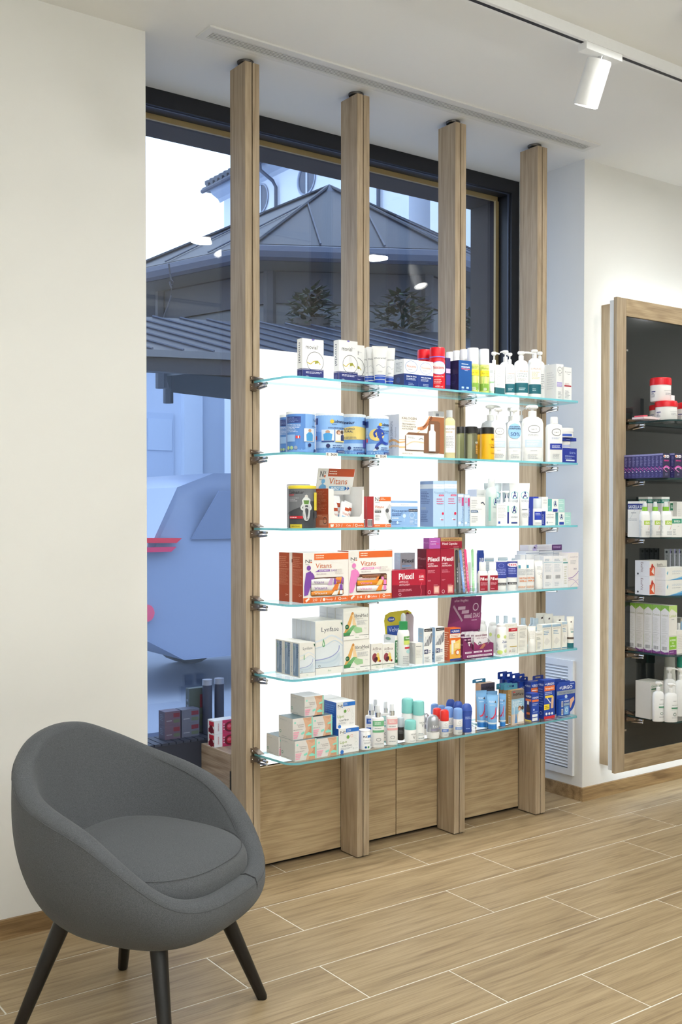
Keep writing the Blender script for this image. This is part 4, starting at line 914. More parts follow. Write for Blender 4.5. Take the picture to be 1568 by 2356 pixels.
# hair treatment gift boxes
KC = (238, 232, 222)
KF = [('p', [(0, 0), (1, 0), (1, .55), (0, .30)], (246, 242, 236)), ('s', [(0, .33), (.25, .38), (.5, .48), (.75, .42)], .02, (222, 170, 110)), ('s', [(0, .22), (.3, .24), (.55, .3)], .03, (232, 190, 140)), ('s', [(0, .40), (.2, .42), (.45, .62)], .012, (214, 160, 100)), ('t', .06, .38, .885, .052, 'KALOGEN', (110, 90, 76)), ('t', .06, .36, .83, .03, 'CABELLO DEBIL', (190, 180, 170)), ('t', .06, .35, .755, .035, 'TRATAMIENTO', (90, 80, 72)), ('t', .06, .37, .70, .035, 'FORTALECEDOR', (90, 80, 72)), ('t', .06, .30, .645, .035, 'ANTICAIDA', (90, 80, 72)), ('p', [(.64, .55), (.70, .98), (1, .98), (1, .1), (.82, .12)], (150, 96, 62)), ('s', [(.40, .68), (.55, .74), (.68, .98)], .04, (200, 140, 96)), ('s', [(.52, .70), (.62, .80), (.72, .98)], .05, (120, 70, 46)), ('s', [(.46, .66), (.58, .72), (.66, .90)], .03, (176, 110, 70)), ('t', .06, .30, .065, .03, 'HIDROTELIAL', (150, 130, 110))]
# window cut-out drawn as recessed opening contents
WINP = [(.13, .15), (.54, .15), (.54, .11), (.86, .11), (.90, .16), (.90, .84), (.86, .88), (.66, .88), (.62, .58), (.20, .58), (.13, .50)]
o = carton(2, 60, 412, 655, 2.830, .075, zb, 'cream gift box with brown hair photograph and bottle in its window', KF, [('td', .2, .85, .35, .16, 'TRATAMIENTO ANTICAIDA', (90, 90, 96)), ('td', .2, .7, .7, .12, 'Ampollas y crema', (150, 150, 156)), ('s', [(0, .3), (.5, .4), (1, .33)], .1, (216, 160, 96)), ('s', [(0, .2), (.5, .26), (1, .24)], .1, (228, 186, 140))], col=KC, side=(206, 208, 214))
W_, H_ = o['_x1']-o['_x0'], o['_top']-zb
b = MB(); b.prism([(u*W_-W_/2, v*H_) for u, v in WINP], -.0395, -.0378, M((120, 84, 60), .5)); b.build('window_opening', o)
b = MB(); b.box(-W_/2+W_*.14, -W_/2+W_*.53, -.0412, -.0396, H_*.17, H_*.52, M((240, 236, 232), .4)); jb = b.build('inner_pack', o)
a_ = Art(W_*.39, H_*.35, lambda u, v, q: (-W_/2+W_*.14+u, -.0413-q, H_*.17+v)); a_.draw([('s', [(0, .3), (.4, .55), (1, .5)], .06, (226, 200, 170)), ('l', .1, .75, .6, .9, 2, LG), ('s', [(.7, .7), (.85, .8), (.97, .7)], .04, (150, 150, 150))]); a_.build(jb)
b = MB(); bx = -W_/2+W_*.72
b.loft([(H_*.15, W_*.075, W_*.03), (H_*.62, W_*.075, W_*.03), (H_*.66, W_*.04, W_*.02), (H_*.80, W_*.04, W_*.02)], M((222, 222, 222), .25), 16, cx=bx, cy=-.0400); b.build('inner_bottle', o)
KS = [('td', .2, .85, .35, .2, 'TRATAMIENTO ANTICAIDA', (90, 90, 96)), ('s', [(0, .3), (.5, .4), (1, .33)], .12, (216, 160, 96))]
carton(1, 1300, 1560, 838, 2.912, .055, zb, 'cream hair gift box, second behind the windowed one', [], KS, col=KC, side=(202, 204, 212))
carton(2, 330, 412, 632, 2.92, .03, zb, 'small white carton peeking over the cream gift box', [('r', .2, .85, .5, .95, (160, 164, 172))], col=(236, 236, 238))
bottle(2, 412, 498, 628, 2.838, zb, 'clear bottle with pale yellow lotion and white label', [('bottle_body', [(0, .96, .6), (.01, 1, .62), (.78, 1, .62), (.82, .8, .5), (.85, .45, .4)], clearish((236, 226, 176), .75), ((.08, .78), [('r', .12, .06, .92, .86, (246, 244, 238)), ('t', .2, .85, .74, .04, 'KALOGEN', (120, 100, 80), 1), ('l', .2, .64, .8, .7, 1, (200, 160, 90)), ('l', .25, .2, .8, .55, 8, LG)]), 3.2), ('cap', [(.85, .55, .5), (1, .55, .5)], clearish((226, 230, 234), .6))])
def gelbottle(a, b_, y, Y, c, nm, pr):
    bottle(2, a, b_, y, Y, zb, nm, [('bottle_body', [(0, .95, None), (.012, 1, None), (.76, .98, None), (.80, .92, None)], c, ((.02, .76), pr)), ('cap', [(.80, .96, None), (.985, .96, None), (1, .9, None)], (34, 33, 33))], name='hair_gel_bottle', group='black capped hair bottles')
gelbottle(508, 572, 757, 2.842, clearish((120, 124, 88), .82), 'olive bottle with black cap, leftmost of four', [('r', -.2, 0, .35, 1, (172, 176, 140))])
gelbottle(568, 676, 757, 2.84, clearish((98, 98, 74), .85), 'olive grey bottle with black cap and orange label', [('t', .66, .9, .62, .1, 'th', (235, 235, 225)), ('r', .68, .18, .92, .60, (130, 84, 40)), ('l', .7, .2, .9, .55, 5, (230, 190, 90)), ('r', .2, 0, .45, 1, (150, 152, 120))])
gelbottle(640, 725, 768, 2.905, (206, 156, 20), 'amber bottle with black cap, half hidden at the back', [])
gelbottle(692, 806, 763, 2.835, (226, 170, 22), 'yellow bottle with black cap', [('t', .62, .85, .78, .09, 'th', (70, 50, 10), 1), ('t', .5, .95, .56, .06, 'VITAL3', (120, 84, 10)), ('t', .58, .9, .46, .06, 'GOLD', (70, 44, 10), 1), ('t', .6, .95, .22, .045, 'CHAMPU', (110, 76, 10))])
def iep(lab=(196, 214, 234), sticker=False, text_=True):
    r = [('o', .5, .80, .20, .10, .13, (120, 122, 126)), ('t', .42, .58, .785, .035, 'ie+', (120, 122, 126)), ('l', .3, .62, .72, .68, 2, LG), ('r', .18, .34, .82, .53, lab), ('l', .25, .38, .75, .50, 3, (235, 240, 248)), ('l', .4, .24, .6, .27, 1, LG), ('l', .3, .04, .7, .17, 3, LG)]
    if sticker: r += [('e', .48, .82, .38, .22, (150, 194, 224)), ('t', .18, .80, .93, .035, 'PACK ESPECIAL', (50, 60, 100), 1), ('t', .16, .84, .87, .04, 'CORPORAL', (40, 50, 96), 1), ('t', .28, .72, .68, .10, '50%', (44, 66, 130))]
    return r
pump_bottle(2, 775, 902, 610, 2.836, zb, 'white lotion bottle with pale blue label, left of three', (242, 242, 240), iep(), sh=.76, flat=.55, noz=.05, group='white lotion bottles with pale blue labels')
pump_bottle(2, 902, 1018, 612, 2.834, zb, 'white lotion bottle with round blue sticker reading 50%', (242, 242, 240), iep(sticker=True), sh=.76, flat=.55, noz=.05, group='white lotion bottles with pale blue labels')
pump_bottle(2, 1016, 1193, 588, 2.842, zb, 'large white pump lotion bottle with pale blue label', (242, 242, 240), iep(), sh=.79, flat=.5, noz=.34, group='white lotion bottles with pale blue labels')
GB = (206, 210, 216)
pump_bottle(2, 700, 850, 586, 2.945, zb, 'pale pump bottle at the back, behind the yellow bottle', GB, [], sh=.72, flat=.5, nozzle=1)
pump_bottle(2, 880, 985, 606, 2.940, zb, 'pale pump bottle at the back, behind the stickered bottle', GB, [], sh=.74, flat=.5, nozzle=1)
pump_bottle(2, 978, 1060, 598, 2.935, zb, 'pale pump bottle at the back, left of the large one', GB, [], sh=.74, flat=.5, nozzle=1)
bottle(2, 1208, 1340, 680, 2.828, zb, 'white bottle with royal blue label near right end of second shelf', [('bottle_body', [(0, .95, .5), (.012, 1, .55), (.76, 1, .55), (.82, .9, .5), (.85, .48, .36)], WHITE, ((.02, .8), [('o', .55, .82, .20, .1, .14, (110, 112, 118)), ('t', .47, .63, .80, .04, 'ie+', (110, 112, 118)), ('l', .35, .62, .75, .68, 2, (170, 180, 210)), ('r', .26, .33, .86, .50, (30, 52, 150)), ('l', .36, .37, .76, .46, 3, (220, 226, 244)), ('l', .4, .08, .7, .22, 4, LG)]), 2.6), ('cap', [(.85, .47, .44), (.985, .45, .42), (1, .40, .38)], WHITE)], name='lotion_bottle')
BB = carton(2, 1338, 1452, 922, 2.812, .055, zb, 'royal blue carton marked 50% at right end of second shelf', [('t', .5, .92, .62, .14, '50%', (170, 190, 230)), ('l', .2, .40, .9, .5, 2, (190, 204, 236)), ('l', .2, .28, .8, .36, 1, (190, 204, 236)), ('r', .25, .12, .85, .22, (225, 230, 240))], col=(34, 52, 146), side=(26, 40, 120))
cxb = (BB['_x0']+BB['_x1'])/2; wb = BB['_x1']-BB['_x0']; z1_ = BB['_top']
def jar(xc, Y, zb_, W, H, label, lidc, body, pr=None, **k):
    return bottle(0, 0, 1, 0, Y, zb_, label, [('jar_body', [(0, .93, None), (.03, .97, None), (.58, .97, None)], body, ((.05, .56), pr) if pr else None), ('lid', [(.58, 1, None), (.93, 1, None), (1, .94, None)], lidc)], name='cream_jar', cat='jar', h=H, wd=W, xc=xc, **k)
jar(cxb-.006, 2.842, z1_+.0005, wb*.72, .026*1.05, 'small white cream jar between the two blue boxes', (238, 238, 238), WHITE, [('r', .3, .2, .9, .8, (170, 180, 220))])
carton(2, 1338, 1448, 797, 2.812, .05, z1_+.0285, 'thin royal blue box under the top white jar', [('l', .3, .3, .6, .6, 1, (200, 210, 235))], col=(34, 56, 150), side=(28, 44, 126), h=.0125, xs=BB['_x0'], w=wb*.97)
jar(cxb-.010, 2.840, z1_+.0285+.0130, wb*1.04, .037, 'white cream jar on top of the blue box stack', (240, 240, 240), (236, 236, 234), [('r', .25, .1, .75, .6, (60, 90, 180))])
# ================================================================== third shelf
zb = ZS[2]
ORG = (222, 104, 44); ORS = (176, 74, 40); VIT = (196, 92, 40)
def nslogo(u, v, k=1.0, cv=1.0): return [('t', u, u+.085*k, v, .085*k*cv, 'N', (40, 40, 42)), ('t', u+.095*k, u+.135*k, v+.045*k*cv, .05*k*cv, 's', (40, 40, 42)), ('r', u+.1*k, v, u+.135*k, v+.03*k*cv, (200, 90, 50)), ('l', u, v-.045*k*cv, u+.13*k, v-.012*k*cv, 1, LG)]
can(3, 362, 614, 226, 2.845, zb, 'black supplement can with yellow lid and cyclist photograph', (60, 62, 66), (226, 206, 60), [('r', -.2, .68, 1.2, 1, (104, 106, 110)), ('p', [(-.2, .3), (.8, .62), (.8, .9), (-.2, .8)], (112, 114, 118)), ('t', .12, .62, .87, .075, 'Colnatur', (30, 30, 32), 1), ('t', .12, .34, .815, .045, 'SPORT', (206, 40, 40), 1), ('l', .16, .67, .5, .78, 3, (190, 192, 196)), ('e', .68, .80, .045, None, (210, 206, 200)), ('p', [(.58, .58), (.78, .58), (.80, .72), (.72, .78), (.62, .78), (.56, .70)], (216, 220, 218)), ('p', [(.62, .60), (.74, .60), (.76, .70), (.60, .70)], (90, 130, 60)), ('s', [(.60, .62), (.54, .50), (.62, .46)], .05, (216, 220, 218)), ('s', [(.76, .62), (.82, .50), (.74, .46)], .05, (216, 220, 218)), ('o', .68, .36, .10, .18, .2, (190, 192, 194)), ('s', [(.62, .58), (.62, .42), (.66, .22)], .05, (200, 202, 204)), ('s', [(.74, .58), (.76, .42), (.72, .24)], .05, (200, 202, 204)), ('r', .18, .24, .58, .31, (186, 30, 44)), ('l', .2, .25, .56, .30, 1, (240, 210, 210)), ('r', .20, .0, .56, .10, (222, 200, 60)), ('t', .26, .5, .035, .035, 'sabor limon', (70, 60, 20)), ('r', .92, .45, 1.1, .9, (226, 206, 60)), ('r', .92, .25, 1.1, .42, (60, 60, 64))], rz=-.75)
can(3, 350, 560, 212, 2.95, zb, 'second supplement can with pale lid, hidden behind the black one', (96, 98, 102), (206, 202, 206), [], rz=-.7)
# open display tray with header card
pL = at_y(*zp(3, 727, 595), 2.825); pR = at_y(*zp(3, 1045, 595), 2.825); tw = pR.x-pL.x; pt = at_y(*zp(3, 727, 250), 2.825); th_ = pt.z-zb; td = .115
t = thing('display_tray', 'white open counter display with orange side and gel sachets', 'display box', ((pL.x+pR.x)/2, 2.825+td/2, zb))
wm, om = M((238, 236, 232), .5), M(ORS, .5)
b = MB(); b.box(-tw/2, tw/2, -td/2, td/2, 0, .002, wm); b.build('tray_base', t)
b = MB(); b.box(-tw/2, -tw/2+.0015, -td/2+.0016, td/2, .002, th_, wm, faces={5: om}); sd = b.build('tray_side', t)
a_ = Art(td, th_, lambda u, v, k: (-tw/2-k, td/2-u, v)); a_.draw([('l', .08, .42, .92, .95, 18, (206, 130, 96)), ('r', .0, .0, 1, .34, (196, 110, 76)), ('l', .05, .26, .95, .33, 2, (226, 170, 140)), ('r', .55, .06, .9, .2, (214, 150, 120)), ('o', .82, .18, .1, None, .2, (60, 50, 48))]); a_.build(sd, 'side_print')
b = MB(); b.box(tw/2-.0015, tw/2, -td/2+.0016, td/2, .002, th_*1.06, wm); b.build('tray_side', t)
b = MB(); b.box(-tw/2, tw/2, td/2-.0015, td/2, .002, th_*.9, wm); b.build('tray_back', t)
fw = MB(); cut = [(-tw/2, 0), (tw/2, 0), (tw/2, th_*.98), (tw/2-tw*.04, th_*.98), (tw/2-tw*.06, th_*.36), (tw/2-tw*.12, th_*.28), (-tw/2+tw*.22, th_*.28), (-tw/2+tw*.15, th_*.36), (-tw/2+tw*.14, th_*.98), (-tw/2, th_)]
fw.prism(cut, -td/2, -td/2+.0015, wm); fo = fw.build('tray_front', t)
a_ = Art(tw, th_, lambda u, v, k: (-tw/2+u, -td/2-k, v)); a_.draw([('r', 0, 0, 1, .115, ORG), ('p', [(.06, .02), (.13, .02), (.15, .09), (.05, .09)], (245, 235, 225)), ('t', .19, .31, .03, .06, '20', (250, 240, 232)), ('s', [(.36, .02), (.38, .10)], .01, (250, 240, 232)), ('t', .50, .62, .03, .05, 'Cola', (250, 240, 232)), ('s', [(.68, .02), (.70, .10)], .01, (250, 240, 232)), ('o', .78, .055, .035, None, .35, (250, 240, 232)), ('t', .83, .97, .035, .04, 'cinfa', (250, 240, 232))]); a_.build(fo, 'front_print')
hw = tw*1.05; h0 = th_*.86; h1 = at_y(*zp(3, 700, 72), 2.90).z-zb
b = MB(); ang = .018
R4 = [(-hw*.48, .02, h0), (hw*.50, .02, h0), (hw*.50, -.004, h1), (-hw*.50, -.004, h1)]
b.face(R4, wm); b.face([(x, y+.0015, z) for x, y, z in reversed(R4)], wm); hc = b.build('header_card', t)
def hwp(u, v, k): q = v/(h1-h0); return (-hw*.49+u, .02-.024*q-k, h0+v)
a_ = Art(hw*.98, h1-h0, hwp); a_.draw([('r', .28, .70, 1, 1, ORS), ('l', .31, .76, .55, .94, 2, (240, 220, 205))]+nslogo(.06, .66, 1.15, 2.6)+[('t', .33, .84, .40, .24, 'Vitans', VIT), ('r', .36, .16, .80, .32, (110, 170, 214)), ('t', .42, .78, .185, .1, 'ENERGY GEL', (240, 244, 248), 1), ('p', [(.80, .16), (.86, .24), (.80, .32)], (40, 90, 160)), ('p', [(.87, .16), (.93, .24), (.87, .32)], (40, 90, 160)), ('e', .17, .50, .05, .09, (110, 170, 214)), ('p', [(.05, .02), (.30, .02), (.26, .34), (.16, .42), (.08, .3)], (110, 170, 214))]); a_.build(hc, 'header_print')
for i, (dx, dy, rr, hh) in enumerate(((-.24, -.28, .04, .62), (-.10, -.12, .10, .80), (-.02, -.30, .34, .62), (.10, -.18, .40, .64), (.20, -.02, .30, .62), (.02, .12, .0, .78))):
    sw, shh = tw*.24, th_*hh
    b = MB(); P = [(-sw/2, 0, .004), (sw/2, 0, .004), (sw/2, 0, shh*.3), (sw/2, 0, shh*.9), (sw*.42, 0, shh), (-sw*.42, 0, shh), (-sw/2, 0, shh*.9), (-sw/2, 0, shh*.3)]
    b.rings([[(x, -.001, z) for x, y, z in P], [(x*.9, -.006, .004+(z-.004)*.97) for x, y, z in P]], M((236, 236, 236), .25), smooth=False)
    o = b.build('gel_sachet', None, (t.location.x+tw*dx, t.location.y+td*dy, zb+.003)); o.rotation_euler = (-.12, rr*.8, 0)
    o.location.z += abs(math.sin(rr*.8))*sw*.5
    tag(o, 'silvery gel sachet in the open display, %s from left' % ['first', 'second', 'third', 'fourth', 'fifth', 'rear one, third'][i], 'sachet', 'gel sachets in the open display')
    a_ = Art(sw*.9, shh*.95, lambda u, v, k: (-sw*.45+u, -.0061-k, .004+v)); a_.draw([('r', .1, .62, .42, .78, (240, 240, 240)), ('r', .45, .62, 1, .76, ORS), ('t', .2, .95, .42, .12, 'Vitans', VIT), ('r', .2, .28, 1, .36, (130, 180, 216))]); a_.build(o, 'front_print')
# Forte boxes
VF = nslogo(.08, .85, 2.2, .7)+[('r', .36, .855, 1, .99, ORG), ('l', .4, .88, .7, .97, 2, (245, 225, 210)), ('t', .06, .58, .62, .09, 'Vitans', VIT), ('l', .06, .57, .6, .60, 1, GREY), ('r', .06, .475, .42, .545, (60, 60, 62)), ('t', .1, .38, .49, .042, 'Forte', (240, 240, 240)), ('l', .06, .22, .45, .42, 4, LG), ('s', [(.98, .72), (.78, .56), (.82, .40), (.96, .22)], .16, (200, 202, 206)), ('e', .78, .54, .1, None, (90, 92, 96)), ('e', .95, .19, .09, None, (60, 62, 66)), ('r', 0, 0, 1, .10, ORG), ('l', .06, .03, .45, .07, 1, (250, 235, 225)), ('o', .72, .05, .05, None, .35, (250, 240, 232)), ('t', .8, .98, .035, .03, 'cinfa', (250, 240, 232))]
carton(3, 1133, 1288, 322, 2.822, .040, zb, 'white orange carton with leg joint drawing, red spine', VF, [('r', 0, 0, 1, 1, (190, 40, 44)), ('b', .15, .02, .85, .26, (60, 40, 40))], side=(190, 40, 44), n=2)
PB_ = (142, 178, 222)
PILI = [('r', 0, .78, 1, .92, (222, 228, 236)), ('t', .38, .66, .83, .045, 'Genove', (170, 180, 196)), ('t', .05, .64, .57, .1, 'Pilopeptan', (50, 70, 120)), ('r', .66, .58, 1, .68, (60, 62, 78)), ('t', .69, .97, .605, .045, 'Intensive', (235, 238, 244)), ('l', .05, .42, .5, .53, 2, (64, 90, 150)), ('l', .05, .30, .35, .38, 1, (240, 244, 250)), ('l', .05, .08, .45, .24, 3, (90, 120, 180)), ('e', .5, .42, .06, None, (206, 226, 246)), ('s', [(.5, .42), (.49, .20)], .012, (206, 226, 246)), ('e', .25, .17, .04, None, (206, 226, 246)), ('o', .78, .45, .09, None, .15, (206, 222, 242)), ('l', .70, .08, .88, .33, 5, (206, 222, 242)), ('l', .88, .1, .98, .3, 4, (206, 222, 242))]
carton(3, 1285, 1530, 360, 2.825, .05, zb, 'wide pale blue carton with white stripe on third shelf', PILI, col=PB_, side=(120, 160, 210))
def pil(name_=True): return [('r', 0, .83, 1, .93, (226, 234, 242)), ('t', .3, .8, .865, .022, 'Genove', (170, 180, 196)), ('t', .06, .98, .72, .05, 'Pilopeptan', (130, 160, 200)), ('r', .5, .665, .95, .70, (206, 60, 110)), ('t', .56, .9, .673, .018, 'Woman', (250, 236, 242)), ('l', .3, .48, .95, .63, 3, (206, 110, 150)), ('e', .86, .285, .09, None, (214, 30, 70)), ('l', .7, .13, .95, .17, 1, (206, 60, 110)), ('e', .66, .17, .05, None, (240, 248, 252))]
PS_ = [('r', 0, .83, 1, .93, (206, 218, 232)), ('l', .08, .5, .8, .78, 8, (80, 100, 150)), ('r', .08, .37, .45, .43, (150, 170, 200)), ('l', .08, .1, .7, .36, 7, (90, 116, 164))]
PLB = (178, 206, 232)
carton(4, 327, 415, 124, 2.822, .072, zb, 'tall pale blue carton with pink dot, left of the pair', pil(), PS_, col=PLB, side=(132, 160, 204))
carton(4, 416, 513, 122, 2.822, .072, zb, 'tall pale blue carton with pink dot, right of the pair', pil(), col=PLB)
for (a, b_, y, nm) in ((520, 566, 224, 'left'), (571, 613, 229, 'right')):
    carton(4, a, b_, y, 2.822, .05, zb, 'narrow pale blue carton with pink tab, %s of two' % nm, [('r', .66, .62, .98, .88, (206, 60, 120)), ('tv', .1, .75, .92, .3, 'Pilopeptan', (90, 120, 180)), ('l', .1, .72, .6, .9, 4, (206, 110, 150)), ('r', 0, .90, 1, .97, (226, 234, 242)), ('e', .3, .1, .2, None, (236, 244, 250))], col=PLB)
carton(4, 617, 736, 247, 2.825, .04, zb, 'white carton with slate blue name bar on third shelf', [('l', .08, .62, .5, .9, 5, LG), ('l', .08, .56, .8, .59, 1, GREY), ('p', [(.04, .46), (.54, .46), (.48, .54), (.04, .54)], (80, 106, 140)), ('t', .08, .44, .48, .042, 'DUCRAY', (230, 236, 244), 1), ('l', .08, .12, .55, .36, 4, LG), ('s', [(.7, .78), (.85, .80), (.94, .72)], .05, (60, 70, 90))], col=(236, 236, 232))
carton(4, 668, 740, 190, 2.885, .05, zb, 'tall white carton behind the slate blue named one', [('t', .1, .8, .85, .03, 'DUCRAY', LG), ('s', [(.3, .6), (.7, .55), (.9, .46)], .06, (80, 80, 110))], [('l', .1, .2, .9, .8, 6, (200, 206, 220))], side=(206, 216, 236))
MINT = (170, 214, 208)
bottle(4, 738, 826, 102, 2.842, zb, 'tall translucent lotion bottle with mint stripe', [('bottle_body', [(0, .95, None), (.01, 1, None), (.68, 1, None), (.76, .88, None), (.80, .62, None)], clearish((226, 238, 236), .85), ((.02, .7), [('r', .2, .12, .36, .86, (150, 206, 196)), ('o', .72, .72, .22, .12, .2, (150, 206, 196)), ('t', .58, .88, .62, .2, 'A', (40, 60, 120), 1), ('t', .5, .95, .52, .05, 'OZOAQUA', (110, 130, 160)), ('l', .5, .2, .9, .4, 5, (190, 206, 206))])), ('cap', [(.80, .62, None), (.95, .62, None), (.985, .54, None), (1, .3, None)], clearish((238, 242, 242), .85))], name='lotion_bottle')
def aq(): return [('o', .52, .74, .36, .11, .16, (120, 196, 196)), ('t', .28, .78, .655, .20, 'A', (36, 52, 120), 1), ('t', .16, .9, .55, .06, 'OZOAQUA', (90, 110, 140)), ('l', .2, .32, .85, .37, 1, (60, 90, 120)), ('l', .2, .12, .8, .26, 4, LG)]
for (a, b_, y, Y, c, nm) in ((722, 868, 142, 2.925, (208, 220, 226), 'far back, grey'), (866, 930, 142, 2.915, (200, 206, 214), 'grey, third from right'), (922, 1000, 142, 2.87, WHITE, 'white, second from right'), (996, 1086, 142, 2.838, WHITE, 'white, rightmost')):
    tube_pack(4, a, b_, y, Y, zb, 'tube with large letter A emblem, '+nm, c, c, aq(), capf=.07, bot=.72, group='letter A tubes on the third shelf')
bx = carton(4, 825, 992, 302, 2.818, .035, zb, 'white carton with letter A emblem and blue bar', [('l', .06, .35, .45, .95, 9, (210, 212, 216)), ('r', .49, .10, .57, .62, (40, 52, 130)), ('r', .49, .62, .57, .90, (150, 206, 196)), ('o', .82, .72, .13, None, .16, (130, 200, 196)), ('t', .72, .92, .58, .32, 'A', (36, 52, 120), 1), ('t', .66, .98, .36, .07, 'OZOAQUA', (90, 110, 140)), ('r', .68, .1, .96, .17, (50, 70, 140)), ('r', .07, .1, .16, .2, (60, 90, 170))])
pump_bottle(4, 866, 942, 202, 2.872, zb, 'small white foam pump behind the blue barred carton', WHITE, [], sh=.68, flat=1, noz=.9, nozzle=-1, body_ex=2)
BLU = (42, 66, 176)
carton(4, 1112, 1152, 248, 2.845, .05, zb, 'white carton with blue spine, third shelf, left of blue labelled dispenser', [('r', 0, .86, 1, 1, BLU)], [('r', 0, 0, 1, 1, BLU), ('tv', .3, .6, .6, .25, 'OZOAQUA', (220, 226, 245))], side=BLU)
bottle(4, 1110, 1178, 262, 2.824, zb, 'white dispenser bottle with royal blue label', [('bottle_body', [(0, .95, None), (.01, 1, None), (.60, 1, None), (.63, .95, None)], WHITE, ((.0, .62), [('r', .1, .34, .85, .82, BLU), ('l', .2, .6, .75, .74, 2, (210, 220, 240)), ('l', .2, .06, .8, .2, 3, LG)])), ('cap', [(.63, .97, None), (.97, .97, None), (1, .9, None)], clearish((228, 236, 244), .75))], name='dispenser_bottle')
c1 = carton(4, 1207, 1285, 363, 2.818, .026, zb, 'small white carton with grey lettering and blue spine', [('t', .1, .85, .72, .09, 'CREMA', (130, 140, 150)), ('t', .1, .85, .52, .11, 'OZONO', (110, 120, 130)), ('e', .18, .2, .08, None, (150, 160, 180)), ('l', .3, .16, .9, .24, 1, LG)], [('r', 0, 0, 1, 1, BLU), ('tv', .1, .8, .7, .3, 'OZONO', (230, 235, 248))], side=BLU)
carton(4, 1178, 1226, 249, 2.83, .03, c1['_top']+.0005, 'small white carton lying on the grey lettered one', [('t', .2, .8, .72, .09, 'CREMA', LG), ('t', .2, .8, .52, .11, 'OZONO', LG)])
def azt(): return [('t', .28, .78, .42, .42, 'A', (36, 52, 120), 1), ('o', .52, .62, .34, None, .14, (130, 200, 196)), ('r', .2, .04, .8, .26, (40, 66, 160))]
def sm(z, a, m_, r_, y, zb_, lab):
    o = carton(z, m_, r_, y, 2.818, .03, zb_, lab, [('r', .5, 0, 1, 1, MINT), ('l', .55, .62, .95, .85, 2, (236, 246, 244)), ('l', .6, .15, .9, .4, 2, (220, 240, 236)), ('o', .25, .66, .15, None, .16, (130, 200, 196)), ('t', .15, .36, .46, .40, 'A', (36, 52, 120), 1), ('r', .08, .04, .44, .26, (40, 66, 160))], [('r', 0, 0, 1, 1, (110, 190, 186)), ('l', .2, .2, .8, .5, 3, (200, 236, 232))], side=(110, 190, 186)); return o
lo = sm(4, 1283, 1307, 1406, 371, zb, 'small white and mint carton at right end of third shelf')
sm(4, 1228, 1258, 1357, 266, lo['_top']+.0005, 'small white and mint carton stacked above, third shelf')
# ================================================================== fourth shelf
zb = ZS[3]
def vitans(title, sub, tcol, num, flav): 
    return nslogo(.05, .80, 1.05, .8)+[('r', .24, .855, 1, .985, ORG), ('l', .27, .88, .46, .965, 2, (248, 225, 205)), ('t', .27, .62, .69, .10, 'Vitans', VIT), ('p', [(.26, .615), (.58, .615), (.58, .66), (.34, .66)], tcol), ('t', .35, .56, .625, .026, title, (245, 240, 245), 1)]+[('p', [(.60+i*.035, .615), (.625+i*.035, .637), (.60+i*.035, .66), (.61+i*.035, .66), (.637+i*.035, .637), (.61+i*.035, .615)], tcol) for i in range(4)]+[('t', .29, .50, .555, .03, sub, (170, 150, 160)), ('l', .70, .56, .94, .67, 5, (214, 206, 200)), ('e', .12, .70, .045, None, tcol), ('p', [(.02, .34), (.06, .60), (.16, .64), (.22, .52), (.18, .38), (.10, .16), (.02, .14)], tcol), ('s', [(.18, .6), (.23, .52), (.21, .47)], .03, tcol), ('r', 0, 0, 1, .10, ORG), ('t', .20, .30, .03, .05, num, (250, 240, 232)), ('s', [(.37, .02), (.39, .09)], .008, (250, 240, 232)), ('e', .45, .052, .028, None, (250, 240, 232)), ('t', .49, .64, .033, .04, flav, (250, 240, 232)), ('s', [(.69, .02), (.71, .09)], .008, (250, 240, 232)), ('o', .80, .055, .03, None, .35, (250, 240, 232)), ('t', .84, .95, .035, .035, 'cinfa', (250, 240, 232)), ('p', [(.06, .01), (.14, .08), (.11, .10), (.04, .05)], (248, 236, 228))]
VS = [('l', .06, .70, .94, .93, 6, (214, 140, 110)), ('l', .06, .34, .94, .66, 14, (206, 130, 100)), ('r', .05, .665, .95, .672, (226, 160, 130)), ('o', .68, .145, .06, None, .3, (240, 200, 180)), ('l', .75, .13, .92, .16, 1, (240, 200, 180))]
def windowed(o, d, u0, v0, u1, v1, bars):
    W, H = o['_x1']-o['_x0'], o['_top']-zb
    def P(u, v): return (-W/2+u*W, v*H)
    r = .025
    q = [P(u0+r, v0), P(u1-r, v0), P(u1, v0+r), P(u1, v1-r), P(u1-r, v1), P(u0+r, v1), P(u0, v1-r), P(u0, v0+r)]
    b = MB(); b.prism(q, -d/2-.0011, -d/2-.0003, M((84, 50, 34), .6)); b.build('window_opening', o)
    for i, (a, c, e, g, col, tx, tc_) in enumerate(bars):
        x0, z0_ = P(a, c); x1, z1_ = P(e, g); L = x1-x0; hb = (z1_-z0_); n_ = 9
        rn = random.Random(i+int(W*1e4)); b = MB(); R = []
        for j in range(n_):
            x = x0+L*j/(n_-1); f = 1-.22*(abs(j/(n_-1)-.5)*2)**3; jz = rn.uniform(-.05, .05)*hb
            R.append([(x, -d/2-.0012-.0035*f*max(0, math.cos(t_)), (z0_+z1_)/2+jz+hb/2*f*math.sin(t_)) for t_ in (-1.57, -.8, 0, .8, 1.57)]+[(x, -d/2-.0011, (z0_+z1_)/2+jz)])
        b.rings(R, M(col, .25)); bo = b.build('foil_bar', o)
        a_ = Art(L, hb, lambda u, v, k: (x0+u, -d/2-.0050-k, z0_+v)); a_.draw([('t', .08, .48, .3, .4, 'Vitans', tc_), ('p', [(.62, 0), (.80, 0), (.86, 1), (.74, 1)], tx), ('r', .88, .1, .97, .9, tc_)]); a_.build(bo, 'bar_print')
PUR, PNK = (122, 72, 160), (226, 130, 190)
